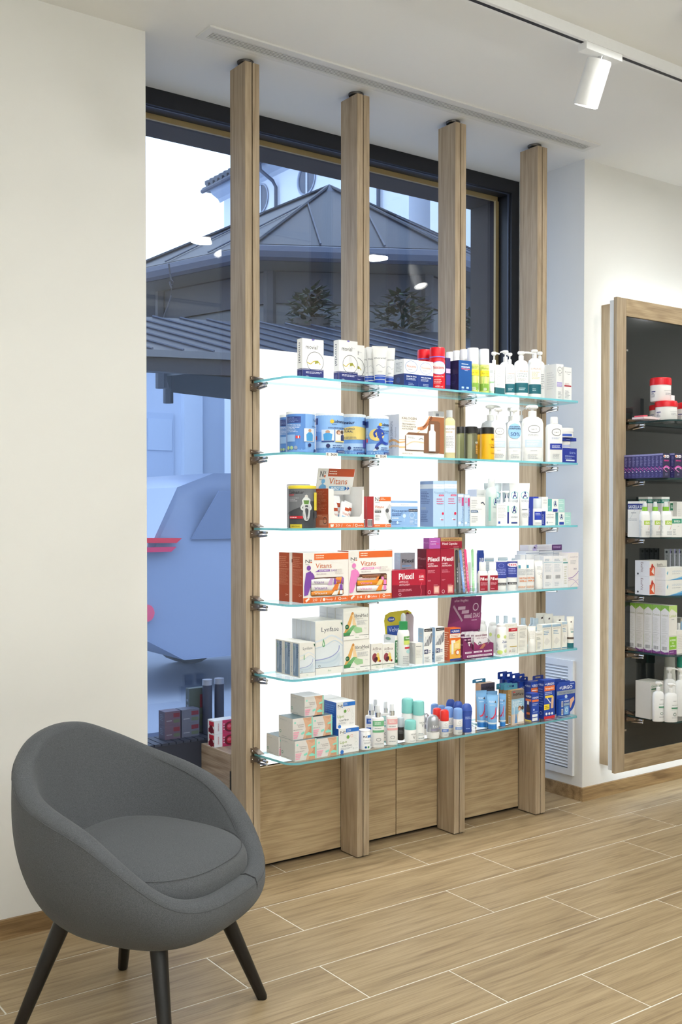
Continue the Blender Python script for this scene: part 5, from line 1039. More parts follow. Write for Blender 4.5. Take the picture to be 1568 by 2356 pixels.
A = carton(3, 497, 905, 835, 2.822, .064, zb, 'white orange box with purple runner and bar window', vitans('ISOTONICO', 'ENDURANCE', PUR, '20', 'Naranja'), VS, side=ORS, n=1, col=(240, 236, 230))
windowed(A, .064, .16, .125, .885, .50, [(.17, .34, .72, .48, (228, 226, 224), (200, 160, 200), PUR), (.70, .36, .88, .49, (222, 130, 50), PUR, PUR), (.17, .22, .87, .36, (226, 222, 220), (220, 120, 50), PUR), (.17, .135, .87, .235, (224, 140, 60), (240, 236, 230), (240, 240, 240))])
o = carton(3, 358, 760, 838, 2.822+.066, .064, zb, 'orange sided box behind the purple runner box', vitans('ISOTONICO', 'ENDURANCE', PUR, '20', 'Naranja')[:3], VS, side=ORS, col=(240, 236, 230), xs=A['_x0']-.010, w=A['_x1']-A['_x0'], h=(A['_top']-zb)*1.0)
B_ = carton(3, 906, 1300, 815, 2.828, .064, zb, 'white orange box with pink runner and bar window', vitans('RECUPERADOR', 'RECUPERATION', PNK, '14', 'Galleta'), col=(240, 236, 230), side=ORS, top=(244, 242, 240))
windowed(B_, .064, .17, .15, .87, .52, [(.19, .38, .80, .46, (200, 186, 176), (226, 130, 60), PNK), (.19, .28, .86, .40, (224, 140, 40), (240, 200, 120), PNK), (.18, .165, .86, .285, (238, 234, 232), (226, 140, 50), PNK), (.3, .40, .86, .50, (120, 76, 52), (90, 50, 30), (160, 120, 90))])
carton(3, 1135, 1302, 803, 2.945, .04, zb, 'teal carton with white lid edge, behind the pink runner box', [('r', 0, 0, 1, .97, (40, 130, 116))], col=(236, 236, 234))
CR = (150, 22, 48)
RB = carton(4, 5, 277, 828, 2.825, .062, zb, 'crimson flat carton with white lettering, fourth shelf', [('p', [(0, 0), (1, 0), (1, .40), (0, .46)], (128, 16, 42)), ('t', .19, .62, .66, .22, 'Pilexil', (246, 240, 240), 1), ('t', .20, .46, .525, .07, 'AMPOLLAS', (236, 210, 216)), ('t', .20, .50, .42, .07, 'ANTICAIDA', (236, 210, 216)), ('e', .84, .68, .10, None, (190, 40, 60)), ('t', .77, .91, .69, .08, '33%', (250, 240, 240), 1), ('l', .78, .58, .9, .66, 1, (250, 220, 224)), ('l', .17, .20, .62, .30, 2, (220, 150, 164)), ('o', .22, .10, .035, None, .25, (236, 210, 216)), ('s', [(.82, .02), (.84, .2), (.81, .34), (.85, .5)], .012, (226, 90, 110))], col=(170, 26, 52), side=(120, 14, 40), top=(176, 40, 64))
carton(3, 1375, 1505, 792, 2.842, .035, RB['_top']+.0005, 'grey carton with pale blue side, standing on the crimson carton', [('t', .1, .93, .42, .21, 'Pilexil', (36, 36, 44), 1), ('l', .1, .32, .5, .37, 1, (70, 70, 80)), ('r', .1, .17, .75, .28, (110, 140, 176)), ('l', .15, .2, .7, .25, 1, (60, 90, 130)), ('l', .1, .04, .45, .1, 1, (40, 40, 48))], [('l', .1, .3, .9, .9, 8, (190, 212, 232))], col=(128, 126, 136), side=(168, 196, 222), top=(120, 120, 130), h=.058)
PCH = [('t', .10, .93, .735, .09, 'Pilexil', (246, 240, 240), 1), ('t', .10, .52, .665, .03, 'CHAMPU', (240, 220, 224), 1), ('t', .10, .82, .615, .035, 'ANTICAIDA', (240, 220, 224), 1), ('l', .10, .48, .72, .55, 3, (220, 150, 164)), ('l', .1, .30, .35, .34, 2, (220, 150, 164)), ('o', .20, .07, .10, None, .22, (240, 220, 224)), ('r', .52, .03, .92, .20, (214, 140, 130)), ('r', .58, .06, .86, .17, (236, 190, 176)), ('r', .52, .215, .8, .225, (220, 150, 164))]
C1 = carton(4, 274, 383, 660, 2.822, .050, zb, 'tall crimson carton beside its twin, left one', PCH, [('t', .12, .9, .77, .05, 'Pilexil', (190, 130, 140)), ('l', .1, .3, .9, .65, 8, (130, 50, 70))], col=CR, side=(104, 14, 36), top=(130, 30, 50))
C2 = carton(4, 384.5, 492, 658, 2.822, .050, zb, 'tall crimson carton beside its twin, right one next to nail files', PCH, col=CR, side=(104, 14, 36), top=(130, 30, 50))
carton(4, 296, 383, 574, 2.832, .032, C1['_top']+.0005, 'small orchid pink box on the tall crimson carton', [('l', .12, .62, .8, .74, 1, (240, 210, 240)), ('t', .12, .6, .40, .14, 'Cuticle', (240, 214, 240)), ('t', .62, .9, .40, .14, 'file', (250, 60, 130))], [('t', .1, .9, .5, .12, 'Nails', (220, 170, 220))], col=(178, 92, 172), side=(160, 76, 156))
carton(4, 386, 552, 570, 2.832, .036, C1['_top']+.0005, 'small crimson box with gold strip on the tall crimson carton', [('r', 0, .66, 1, 1, (176, 140, 92)), ('t', .14, .88, .74, .16, '+20% REGALO', (110, 70, 40), 1), ('t', .07, .78, .34, .2, 'Pilexil Capsulas', (240, 220, 224), 1), ('l', .6, .06, .95, .16, 1, (230, 170, 180))], col=CR)
# nail files in a clear stand
p0 = at_y(*zp(4, 498, 1000), 2.822); p1 = at_y(*zp(4, 690, 1000), 2.822); sw = p1.x-p0.x
t = thing('file_stand', 'clear acrylic stand holding nail files', 'stand', ((p0.x+p1.x)/2, 2.845, zb))
b = MB(); b.box(-sw/2, sw/2, -.023, .023, 0, .0012, MAT['clear']); b.build('stand_base', t)
b = MB(); b.box(-sw/2, sw/2, -.023, -.0218, .0012, .034, MAT['clear']); fo = b.build('stand_front', t)
a_ = Art(sw, .033, lambda u, v, k: (-sw/2+u, -.0231-k, .001+v)); a_.draw([('t', .36, .72, .62, .16, 'nails', (214, 60, 130))]); a_.build(fo, 'stand_print')
b = MB(); b.box(-sw/2, sw/2, .0218, .023, .0012, .060, MAT['clear']); b.build('stand_back', t)
for s_ in (-1, 1):
    b = MB(); b.box(s_*sw/2-.0006, s_*sw/2+.0006, -.0217, .0217, .0012, .045, MAT['clear']); b.build('stand_side', t)
FILES = [(514, 664, 'black', (58, 58, 60), 0), (556, 660, 'pale blue', (120, 156, 214), .10), (577, 656, 'patterned brown', (176, 140, 130), .09), (602, 658, 'hot pink', (228, 80, 130), .08), (655, 658, 'mint green', (160, 210, 160), 0)]
for i, (xc, y, nm, c, lean) in enumerate(FILES):
    pp = at_y(*zp(4, xc+ (lean*240 if lean else 0)*.6, 990), 2.835); hh = at_y(*zp(4, xc, y), 2.835).z-zb-.002; wf = .0112
    out = arc(0, hh-wf/2, wf/2, 0, 180, 8)+arc(0, wf/2, wf/2, 180, 360, 8)
    b = MB(); b.prism(out, -.001, .001, M(c, .8)); o = b.build('nail_file', None, (pp.x, 2.832+.003*i, zb+.0016)); o.rotation_euler = (-.04, -lean, 0)
    tag(o, '%s nail file standing in the clear stand' % nm, 'nail file', 'nail files in the clear stand')
    a_ = Art(wf, hh, lambda u, v, k: (-wf/2+u, -.001-k, v))
    a_.draw([('r', .12, .08, .88, .5, tuple(min(255, int(v*1.12+14)) for v in c)), ('tv', .25, .6, .7, .35, 'BETER', (235, 235, 235))] if i != 2 else [('e', .3+.4*((j*37) % 2), .06+j*.045, .18, None, (90, 60, 60) if j % 2 else (230, 190, 190)) for j in range(20)]); a_.build(o, 'file_print')
for i in range(3):
    o2 = at_y(*zp(4, 528+i*38, 990), 2.862); b = MB(); b.box(-.006, .006, -.0012, .0012, 0, .108, M([(200, 202, 206), (214, 196, 190), (208, 214, 206)][i], .7))
    tag(b.build('nail_file', None, (o2.x, 2.858, zb+.0016)), '%s nail file in the back row of the clear stand' % ['pale grey', 'pale rose', 'pale green'][i], 'nail file', 'nail files in the clear stand')
bottle(4, 668, 726, 668, 2.90, zb, 'royal blue tub behind the clear file stand', [('tub', [(0, .9, None), (.05, 1, None), (.9, 1, None), (1, .85, None)], (26, 62, 150), ((.4, .95), [('t', .3, .9, .55, .2, 'DUPLO', (235, 240, 250), 1), ('t', .3, .8, .2, .2, '-50%', (235, 240, 250), 1)]))], name='product_tub', cat='tub')
for (a, b_, y, nm) in ((673, 754, 762, 'left'), (752, 834, 762, 'right')):
    bottle(4, a, b_, y, 2.824, zb, 'small white bottle with crimson label, %s of the pair' % nm, [('bottle_body', [(0, .94, .6), (.015, 1, .66), (.60, 1, .66), (.70, .86, .55), (.73, .6, .4)], (240, 238, 236), ((.02, .6), [('r', .2, .05, .96, .93, (150, 22, 46)), ('t', .26, .9, .66, .16, 'Pilexil', (246, 240, 240), 1), ('l', .28, .36, .8, .56, 3, (226, 160, 172)), ('l', .3, .12, .6, .2, 1, (226, 160, 172))]), 3), ('cap', [(.73, .70, .5), (.98, .70, .5), (1, .66, .46)], (238, 240, 240))], name='small_bottle', group='small crimson labelled bottles', rz=-.3)
# twin packs in blue pouches
for (a, b_, y, nm) in ((808, 908, 752, 'left'), (898, 988, 748, 'right')):
    bottle(4, a, b_, y, 2.83 if nm == 'left' else 2.84, zb, 'white tube pack in blue printed wrap, %s one' % nm, [('tube_pack', [(0, .8, .4), (.02, .84, .42), (.45, .9, .36), (.75, .96, .22), (.96, 1, .08), (1, 1, .05)], (238, 238, 236), ((.0, .97), [('r', -.3, .44, 1.3, 1, (44, 58, 140)), ('l', .25, .55, .85, .78, 4, (150, 160, 214)), ('o', .5, .87, .12, None, .2, (120, 130, 200)), ('r', .1, .20, .9, .28, (52, 50, 54)), ('t', .3, .8, .215, .04, 'NEUTROGENA', (230, 230, 230))]+([('e', .6, .88, .42, .07, (224, 220, 226)), ('t', .3, .8, .85, .06, '50%', (200, 40, 60), 1)] if nm == 'right' else [])), 3)], name='wrapped_tube', cat='tube', group='tubes in blue printed wrap')
for i, (a, b_, y) in enumerate(((985, 1060, 742), (1050, 1120, 740))):
    bottle(4, a, b_, y, 2.83, zb, 'cellophane wrapped white pack with orange print, %s one' % ['left', 'right'][i], [('wrapped_pack', [(0, .92, .4), (.03, .98, .44), (.5, 1, .46), (.92, .98, .3), (.97, 1, .06), (1, 1.02, .03)], clearish((236, 236, 234), .9), ((.02, .95), [('r', .15, .74, .4, .86, (80, 150, 176)), ('l', .15, .5, .9, .72, 5, (170, 176, 180)), ('t', .2, .95, .36, .06, 'CASTALIA', (220, 120, 40), 1), ('t', .3, .9, .26, .06, '50% dto', (220, 120, 40), 1), ('l', .15, .03, .85, .12, 2, (226, 150, 90))]), 3)], name='wrapped_pack', cat='pack', group='cellophane wrapped packs on the fourth shelf')
for i, (a, b_, y, Y) in enumerate(((728, 805, 726, 2.92), (832, 912, 722, 2.925), (940, 1006, 728, 2.92))):
    bottle(4, a, b_, y, Y, zb, 'clear wrapped pack at the back of fourth shelf, %s of three' % ['left', 'middle', 'right'][i], [('wrapped_pack', [(0, .95, .4), (.5, 1, .42), (.94, .96, .2), (.96, 1, .04), (1, 1, .03)], clearish((222, 230, 234), .8), ((.02, .97), [('r', -.2, .93, 1.2, .98, (90, 160, 190)), ('l', .2, .5, .8, .8, 4, (170, 190, 200))]), 3)], name='wrapped_pack', cat='pack', group='clear packs at the back')
tube_pack(4, 1118, 1190, 748, 2.832, zb, 'plain white tube between wrapped packs and white cartons', (240, 238, 234), (232, 230, 226), [('t', .3, .9, .5, .08, 'Gel', LG), ('l', .3, .7, .8, .85, 3, LG), ('o', .7, .4, .15, None, .2, (200, 190, 170))], capf=.06, bot=.85)
BOXW = (234, 234, 236)
def bw(k=0): return [('l', .12, .84, .8, .93, 2, (150, 170, 190)), ('r', .0, .80, 1, .815, (140, 190, 210)), ('l', .12, .50, .85, .76, 7, (196, 204, 214)), ('b', .2, .28, .8, .42, (70, 74, 84)), ('l', .15, .06, .8, .2, 3, (190, 196, 206))]
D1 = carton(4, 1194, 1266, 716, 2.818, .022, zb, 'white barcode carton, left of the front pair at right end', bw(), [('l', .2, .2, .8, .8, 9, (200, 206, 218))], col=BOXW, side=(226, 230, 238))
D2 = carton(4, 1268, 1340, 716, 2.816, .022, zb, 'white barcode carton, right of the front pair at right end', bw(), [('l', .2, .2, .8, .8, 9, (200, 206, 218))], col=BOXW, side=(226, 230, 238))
carton(4, 1341, 1386, 718, 2.815, .020, zb, 'narrow white carton with olive lettering, fourth shelf', [('l', .1, .86, .9, .94, 2, (150, 160, 100)), ('r', .1, .78, .9, .82, (90, 150, 150)), ('l', .3, .1, .8, .7, 8, (200, 200, 180))], col=BOXW)
carton(4, 1387, 1466, 688, 2.812, .05, zb, 'white carton with purple curves at right end of fourth shelf', [('t', .15, .9, .86, .035, 'menstrual', (150, 140, 160)), ('l', .2, .66, .85, .78, 3, LG), ('t', .5, .8, .50, .05, '30', (110, 100, 130)), ('s', [(0, .26), (.4, .28), (.8, .38), (1, .46)], .05, (150, 120, 180)), ('s', [(0, .2), (.4, .22), (.7, .16), (1, .04)], .04, (190, 170, 205)), ('s', [(.2, .02), (.5, .1), (1, .22)], .03, (200, 180, 214))], [('l', .15, .3, .85, .85, 9, (214, 208, 218))], col=(236, 230, 228), top=(206, 190, 214))
ztop = D1['_top']
for i, (a, b_, y) in enumerate(((1010, 1050, 706), (1055, 1120, 706), (1122, 1188, 711))):
    carton(4, a, b_, y, 2.868, .03, zb, 'white back row carton on fourth shelf, %s of three' % ['left', 'middle', 'right'][i], [('r', 0, .82, 1, .835, (150, 190, 210)), ('l', .15, .5, .85, .78, 6, (200, 206, 214))], col=BOXW, side=(222, 228, 238))
for i, (a, b_) in enumerate(((1052, 1156), (1158, 1268), (1270, 1336))):
    carton(4, a, b_, 676, 2.900, .05, zb, 'taller white carton in the last row, fourth shelf, %s one' % ['left', 'middle', 'right'][i], [('r', 0, .93, 1, .95, (170, 180, 200)), ('l', .1, .8, .8, .92, 3, (200, 206, 214))], col=(230, 232, 238), side=(216, 222, 236))
LX_ = at_y(*zp(4, 1072, 640), 2.905); RX_ = at_y(*zp(4, 1335, 640), 2.905); zt = at_y(*zp(4, 1060, 676), 2.9).z+.001
carton(4, 1072, 1335, 606, 2.902, .045, zt, 'long lilac and white box with purple end, lying on white cartons', [('r', .70, 0, 1, 1, (92, 52, 112)), ('l', .74, .3, .97, .8, 2, (210, 180, 220)), ('s', [(.14, 0), (.22, .4), (.2, 1)], .10, (190, 176, 222)), ('l', .30, .2, .65, .8, 3, (222, 216, 232))], col=(232, 230, 240), side=(222, 220, 234), h=.022)
# ================================================================== fifth shelf
zb = ZS[4]
CRM = (238, 236, 228); LBL = (176, 200, 220); DG = (40, 90, 60)
def lyn(big):
    return [('t', .22, .84, .80, .085 if big else .08, 'Lynfase', (84, 92, 100)), ('p', [(0, .0), (1, .0), (1, .52), (.8, .60), (.5, .58), (.2, .50), (0, .48)], (226, 233, 237)), ('p', [(0, .12), (.86, .12), (.9, .40), (.7, .36), (.4, .30), (0, .27)], (208, 221, 229)), ('s', [(0, .62), (.3, .66), (.6, .72), (1, .60)], .05, (222, 230, 236)), ('s', [(0, .5), (.35, .54), (.7, .62), (1, .50)], .035, (206, 220, 230)), ('s', [(0, .28), (.3, .29), (.6, .33), (.82, .42), (.86, .52)], .03, (150, 160, 205)), ('s', [(0, .24), (.4, .22), (.7, .26), (.85, .36)], .05, (196, 212, 224)), ('s', [(0, .14), (.4, .12), (.75, .16), (.95, .3)], .07, (214, 226, 234)), ('p', [(.28, .665), (.245, .56), (.26, .52), (.30, .51), (.335, .53), (.34, .57), (.30, .66)], (110, 170, 120)), ('p', [(.285, .62), (.265, .56), (.29, .535), (.315, .56)], (226, 240, 228)), ('p', [(.90, .95), (1, .95), (1, .86)], DG), ('r', 0, .125, 1, .132, (70, 78, 84)), ('r', 0, 0, 1, .125, (242, 240, 234)), ('t', .44, .56, .05, .035, 'Aboca', (120, 170, 130)), ('o', .14, .165, .035, None, .3, (60, 66, 70))]
LS = [('r', .16, .03, .84, .97, (134, 158, 186)), ('s', [(.3, .1), (.5, .5), (.4, .95)], .18, (168, 188, 208)), ('s', [(.6, .05), (.55, .5), (.7, .9)], .10, (120, 146, 176)), ('td', .55, .95, .62, .26, 'Lynfase', (70, 96, 130)), ('o', .30, .84, .12, None, .3, (110, 160, 130)), ('o', .28, .12, .07, None, .35, (60, 70, 80))]
a5 = carton(5, 466, 603, 432, 2.818, .046, zb, 'small white and blue drop carton at shelf corner', lyn(False), LS, col=CRM, side=(228, 228, 222), n=3, gap=.004, group='small drop cartons')
LB = [('r', 0, .0, 1, .55, (178, 200, 218)), ('s', [(0, .5), (.5, .62), (1, .56)], .15, (196, 212, 226)), ('s', [(0, .3), (.5, .34), (1, .26)], .12, (150, 170, 196))]
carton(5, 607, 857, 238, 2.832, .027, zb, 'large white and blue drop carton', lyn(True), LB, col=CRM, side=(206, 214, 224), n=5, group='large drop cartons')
def lib(): return [('p', [(.02, .22), (.32, .86), (.40, .86), (.30, .52), (.12, .14)], (222, 168, 96)), ('p', [(.34, .84), (.40, .86), (.52, .40), (.46, .20), (.36, .5)], (236, 206, 160)), ('e', .36, .84, .045, None, (206, 140, 70)), ('p', [(.0, .14), (.22, .14), (.44, .40), (.52, .44), (.36, .46), (.18, .32)], (110, 170, 110)), ('p', [(.44, .42), (.72, .36), (.74, .22), (.5, .20), (.38, .3)], (160, 200, 150)), ('e', .14, .42, .075, None, (40, 90, 56)), ('l', .09, .40, .19, .44, 2, (190, 220, 195)), ('p', [(0, .14), (.24, .14), (.30, .24), (0, .24)], (70, 140, 84)), ('t', .43, .96, .70, .11, 'libraMed', (104, 104, 104)), ('r', .44, .655, .78, .662, (90, 90, 90)), ('l', .52, .46, .96, .60, 4, LG), ('t', .82, .92, .33, .035, 'fitness', LG), ('r', 0, .125, 1, .136, (60, 66, 70)), ('r', .40, .1, .62, .16, (240, 238, 232)), ('r', 0, 0, 1, .125, (242, 240, 234)), ('t', .46, .60, .045, .05, 'Aboca', (130, 170, 130)), ('l', .82, .045, .95, .08, 1, LG)]
l1 = carton(5, 863, 1098, 408, 2.826, .045, zb, 'white carton with orange figure, lower of the stack', lib(), [('l', .1, .2, .9, .9, 6, (220, 222, 226))], col=CRM, side=(224, 226, 230))
carton(5, 860, 1088, 122, 2.826, .045, l1['_top']+.0005, 'white carton with orange figure, stacked on its twin', lib(), [('l', .1, .3, .9, .85, 5, (206, 210, 220)), ('r', 0, .36, 1, .37, (190, 196, 206))], col=CRM, side=(216, 220, 228), n=3, gap=.003)
for i, (a, b_) in enumerate(((1112, 1214), (1216, 1318))):
    carton(5, a, b_, 438 if i == 0 else 440, 2.824, .03, zb, 'small cream carton with fruit photograph, %s of two' % ['left', 'right'][i], [('t', .12, .88, .74, .12, 'AdiBrox', (120, 100, 100)), ('l', .2, .66, .8, .7, 1, LG), ('e', .30, .46, .22, .17, (140, 60, 70)), ('e', .36, .36, .14, .1, (90, 40, 52)), ('e', .58, .48, .14, .16, (226, 206, 130)), ('e', .62, .38, .13, .1, (230, 190, 60)), ('e', .46, .40, .1, .08, (70, 30, 40)), ('e', .76, .30, .08, None, (150, 40, 44)), ('r', 0, .165, 1, .185, DG), ('t', .4, .62, .06, .06, 'Aboca', (140, 180, 140))], [('l', .1, .25, .9, .8, 5, (222, 220, 214))], col=CRM)
# foot care blister card
pc0 = at_y(*zp(5, 1228, 640), 2.905); pc1 = at_y(*zp(5, 1488, 640), 2.905); cw = pc1.x-pc0.x; chh = at_y(*zp(5, 1300, 140), 2.905).z-zb
t = thing('hanging_pack', 'yellow and blue foot care blister card at back of fifth shelf', 'blister pack', ((pc0.x+pc1.x)/2, 2.905, zb))
out = [(-cw*.36, 0), (cw*.46, 0), (cw*.46, chh*.25), (cw*.40, chh*.55), (cw*.48, chh*.80), (cw*.44, chh*.95), (cw*.30, chh), (-cw*.30, chh*.98), (-cw*.46, chh*.93), (-cw*.5, chh*.82), (-cw*.44, chh*.5), (-cw*.40, chh*.25)]
b = MB(); b.prism(out, 0, .0015, M((206, 190, 60), .35)); o = b.build('card', t)
a_ = Art(cw, chh, lambda u, v, k: (-cw/2+u, -k, v)); a_.draw([('p', [(.1, .02), (.52, .02), (.52, .62), (.62, .72), (.1, .72)], (50, 86, 176)), ('p', [(.08, .72), (.46, .72), (.66, .88), (.60, .92), (.2, .92)], (206, 190, 60)), ('e', .24, .84, .13, .05, (60, 80, 160)), ('t', .15, .33, .825, .035, 'Scholl', (240, 240, 250), 1), ('t', .15, .58, .60, .09, 'Velvet', (226, 232, 250)), ('t', .2, .6, .5, .05, 'Smooth', (200, 214, 244)), ('e', .80, .92, .05, None, (150, 50, 60))]); a_.build(o, 'card_print')
b = MB(); b.loft([(chh*.06, cw*.10, .008), (chh*.3, cw*.13, .012), (chh*.62, cw*.12, .012), (chh*.86, cw*.15, .010), (chh*.93, cw*.1, .006)], clearish((190, 176, 182), .75), 18, 3, cx=cw*.29, cy=-.010); b.build('blister', t)
carton(5, 1326, 1354, 366, 2.846, .064, zb, 'white carton with green end and vertical lettering, fifth shelf', [('r', 0, .1, 1, .85, (46, 110, 66)), ('tv', .2, .8, .75, .5, 'fungisol', (240, 244, 240), 1)], [('e', .4, .88, .2, .045, (120, 160, 140)), ('o', .4, .88, .24, .055, .1, (60, 110, 100))], col=CRM, side=(222, 224, 222))
bottle(5, 1346, 1455, 160, 2.838, zb, 'white foot spray with green collar and clear nozzle cap', [('bottle_body', [(0, .95, None), (.012, 1, None), (.60, 1, None), (.66, .92, None), (.685, .76, None)], (240, 242, 240), ((.0, .66), [('r', .45, .74, 1.1, .86, (90, 150, 70)), ('t', .55, .95, .78, .05, 'fungi', (240, 244, 240), 1), ('r', .45, .62, 1.1, .74, (206, 220, 110)), ('r', .5, .50, 1.1, .55, (190, 40, 60)), ('e', .8, .42, .2, .06, (170, 214, 214)), ('l', .4, .06, .9, .3, 5, LG)])), ('collar', [(.685, .72, None), (.84, .72, None), (.85, .6, None)], (44, 140, 80)), ('nozzle_cap', [(.85, .44, None), (.93, .44, None), (.98, .34, None), (1, .15, None)], clearish((230, 238, 242), .55))], name='foot_spray')
carton(6, 92, 162, 437, 2.826, .044, zb, 'plain small white carton beside the foot spray', [('l', .08, .8, .7, .88, 1, GREY), ('l', .08, .3, .8, .7, 6, (214, 212, 206)), ('r', .06, .08, .075, .75, (206, 206, 160))], col=CRM, side=(224, 224, 220))
MI = [('r', .08, .90, .98, .985, (40, 40, 42)), ('t', .2, .9, .925, .03, 'REBOTICA', (226, 226, 226)), ('p', [(.0, .50), (.2, .58), (.9, .86), (.98, .84), (.9, .60), (.6, .50)], (120, 122, 126))]+[('p', [(.05+i*.18, .50), (.14+i*.18, .52), (.26+i*.18, .74+.02*i), (.22+i*.18, .78+.02*i)], (206, 208, 212)) for i in range(4)]+[('r', .06, .28, .50, .40, (52, 56, 96)), ('t', .12, .42, .30, .075, 'Mi', (236, 238, 244), 1), ('l', .55, .29, .9, .38, 2, (120, 124, 160)), ('l', .1, .04, .85, .2, 4, LG)]
for i, (a, b_, y) in enumerate(((160, 233, 314), (257, 335, 306))):
    carton(6, a, b_, y, 2.822, .03, zb, 'white carton with tweezers drawing and black top band, %s one' % ['left', 'right'][i], MI, [('tv', .08, .3, .7, .4, 'Mi', (60, 100, 150), 1), ('l', .2, .5, .8, .9, 4, (190, 196, 206))], side=(168, 196, 222))
carton(6, 380, 470, 314, 2.822, .036, zb, 'orange and yellow spray carton with navy name plate', [('r', 0, 0, 1, .30, (232, 170, 70)), ('p', [(0, .25), (1, .35), (1, .65), (0, .5)], (238, 206, 110)), ('r', .04, .84, .96, .97, (40, 60, 140)), ('t', .15, .88, .87, .06, '+URGO', (245, 245, 250), 1), ('r', .0, .70, 1, .82, (236, 226, 214)), ('l', .1, .72, .9, .80, 2, (206, 100, 50)), ('r', .14, .20, .34, .55, (240, 236, 226)), ('r', .12, .54, .5, .63, (240, 236, 226)), ('e', .7, .25, .2, None, (214, 110, 50)), ('e', .72, .24, .13, None, (246, 240, 232)), ('r', 0, 0, 1, .06, (50, 66, 140)), ('r', .42, .38, .85, .52, (246, 216, 150))], [('l', .1, .1, .9, .9, 12, (240, 190, 150))], col=(226, 110, 34), side=(206, 84, 26), top=(196, 80, 26))
# nail treatment counter display with tall header
MR = (120, 40, 92); MRD = (88, 26, 68)
pl_ = at_y(*zp(6, 492, 575), 2.822); pr_ = at_y(*zp(6, 746, 560), 2.822); tw = pr_.x-pl_.x; td = .085
t = thing('display_tray', 'burgundy counter display with tall header card and nail pens', 'display box', ((pl_.x+pr_.x)/2, 2.822+td/2, zb))
H0 = at_y(*zp(6, 492, 400), 2.822).z-zb; H1 = at_y(*zp(6, 500, 45), 2.90).z-zb
mm = M(MR, .4); md = M(MRD, .4)
b = MB(); b.box(-tw/2, tw/2, -td/2, td/2, 0, .0015, mm); b.build('tray_base', t)
b = MB(); b.prism([(-tw/2, 0), (tw/2, 0), (tw/2, H0*.66), (tw*.38, H0*.72), (tw*.2, H0*.42), (-tw*.2, H0*.42), (-tw/2, H0*1.0)], -td/2, -td/2+.0015, mm); fo = b.build('tray_front', t)
a_ = Art(tw, H0, lambda u, v, k: (-tw/2+u, -td/2-k, v)); a_.draw([('r', .06, .26, .27, .34, (236, 224, 232)), ('r', .34, .26, .62, .34, (236, 224, 232)), ('r', .68, .26, .94, .34, (236, 224, 232)), ('t', .08, .25, .28, .04, 'FORTALECE', MR, 1), ('t', .40, .56, .28, .04, 'NUTRE', MR, 1), ('t', .71, .92, .28, .04, 'PROTEGE', MR, 1), ('r', .12, .07, .94, .16, (236, 224, 232)), ('t', .15, .91, .09, .045, 'MAXIMA EFICACIA DEMOSTRADA', MR, 1)]); a_.build(fo, 'front_print')
b = MB(); b.prism([(-td/2+.0015, .0016), (td/2, .0016), (td/2, H0*1.25), (-td/2+.0015, H0*.98)], -tw/2, -tw/2+.0015, mm, plane='YZ'); so = b.build('tray_side', t)
a_ = Art(td, H0, lambda u, v, k: (-tw/2-k, td/2-u, v)); a_.draw([('t', .5, .98, .66, .12, 'mordex', (226, 206, 216)), ('e', .6, .42, .16, None, (170, 130, 150)), ('r', .1, .1, .4, .18, (226, 206, 216)), ('r', .55, .1, .9, .18, (226, 206, 216))]); a_.build(so, 'side_print')
b = MB(); b.prism([(-td/2+.0015, .0016), (td/2, .0016), (td/2, H0*1.25), (-td/2+.0015, H0*.66)], tw/2-.0015, tw/2, M((206, 200, 204), .4), plane='YZ'); b.build('tray_side', t)
b = MB(); lw = -tw*.62
P = [(-tw/2, td/2-.002, H0*.5), (tw/2, td/2-.002, H0*.5), (tw/2+tw*.02, td/2-.014, H0*1.2), (tw*.32+lw*.18, td/2-.055, H1), (-tw/2+lw*.30, td/2-.055, H1), (-tw/2-tw*.02, td/2-.014, H0*1.2)]
P = [(-tw*.55, td/2-.003, H0*.3), (tw*.55, td/2-.003, H0*.3), (tw*.55, td/2-.005, H0*1.25), (tw*.50, td/2-.022, H1), (-tw*.50, td/2-.022, H1), (-tw*.55, td/2-.005, H0*1.25)]
for q in ([0, 1, 2, 5], [5, 2, 3, 4]):
    b.face([P[i] for i in q], mm); b.face([(P[i][0], P[i][1]+.0015, P[i][2]) for i in reversed(q)], M((196, 192, 200), .5))
hc = b.build('header_card', t)
def hwp(u, v, k):
    q = v/(H1-H0*1.25); return (-tw*.55+tw*.03*q+u*(1-.05*q), td/2-.005-.017*q-k-.0004, H0*1.25+v)
a_ = Art(tw*1.1, H1-H0*1.25, hwp); a_.draw([('p', [(0, 0), (1, 0), (1, .5), (0, .2)], (136, 50, 104)), ('t', .12, .55, .86, .08, 'uñas fragiles', (226, 196, 214)), ('r', .25, .62, .48, .72, (190, 160, 180)), ('r', .38, .50, .60, .60, (190, 160, 180)), ('r', .46, .36, .68, .46, (190, 160, 180)), ('o', .80, .68, .09, None, .25, (206, 186, 200)), ('t', .66, .95, .36, .14, '2 DIAS', (206, 176, 194), 1), ('s', [(.10, .75), (.42, .28)], .05, (170, 140, 160)), ('l', .7, .26, .95, .32, 1, (206, 176, 194))]); a_.build(hc, 'header_print')
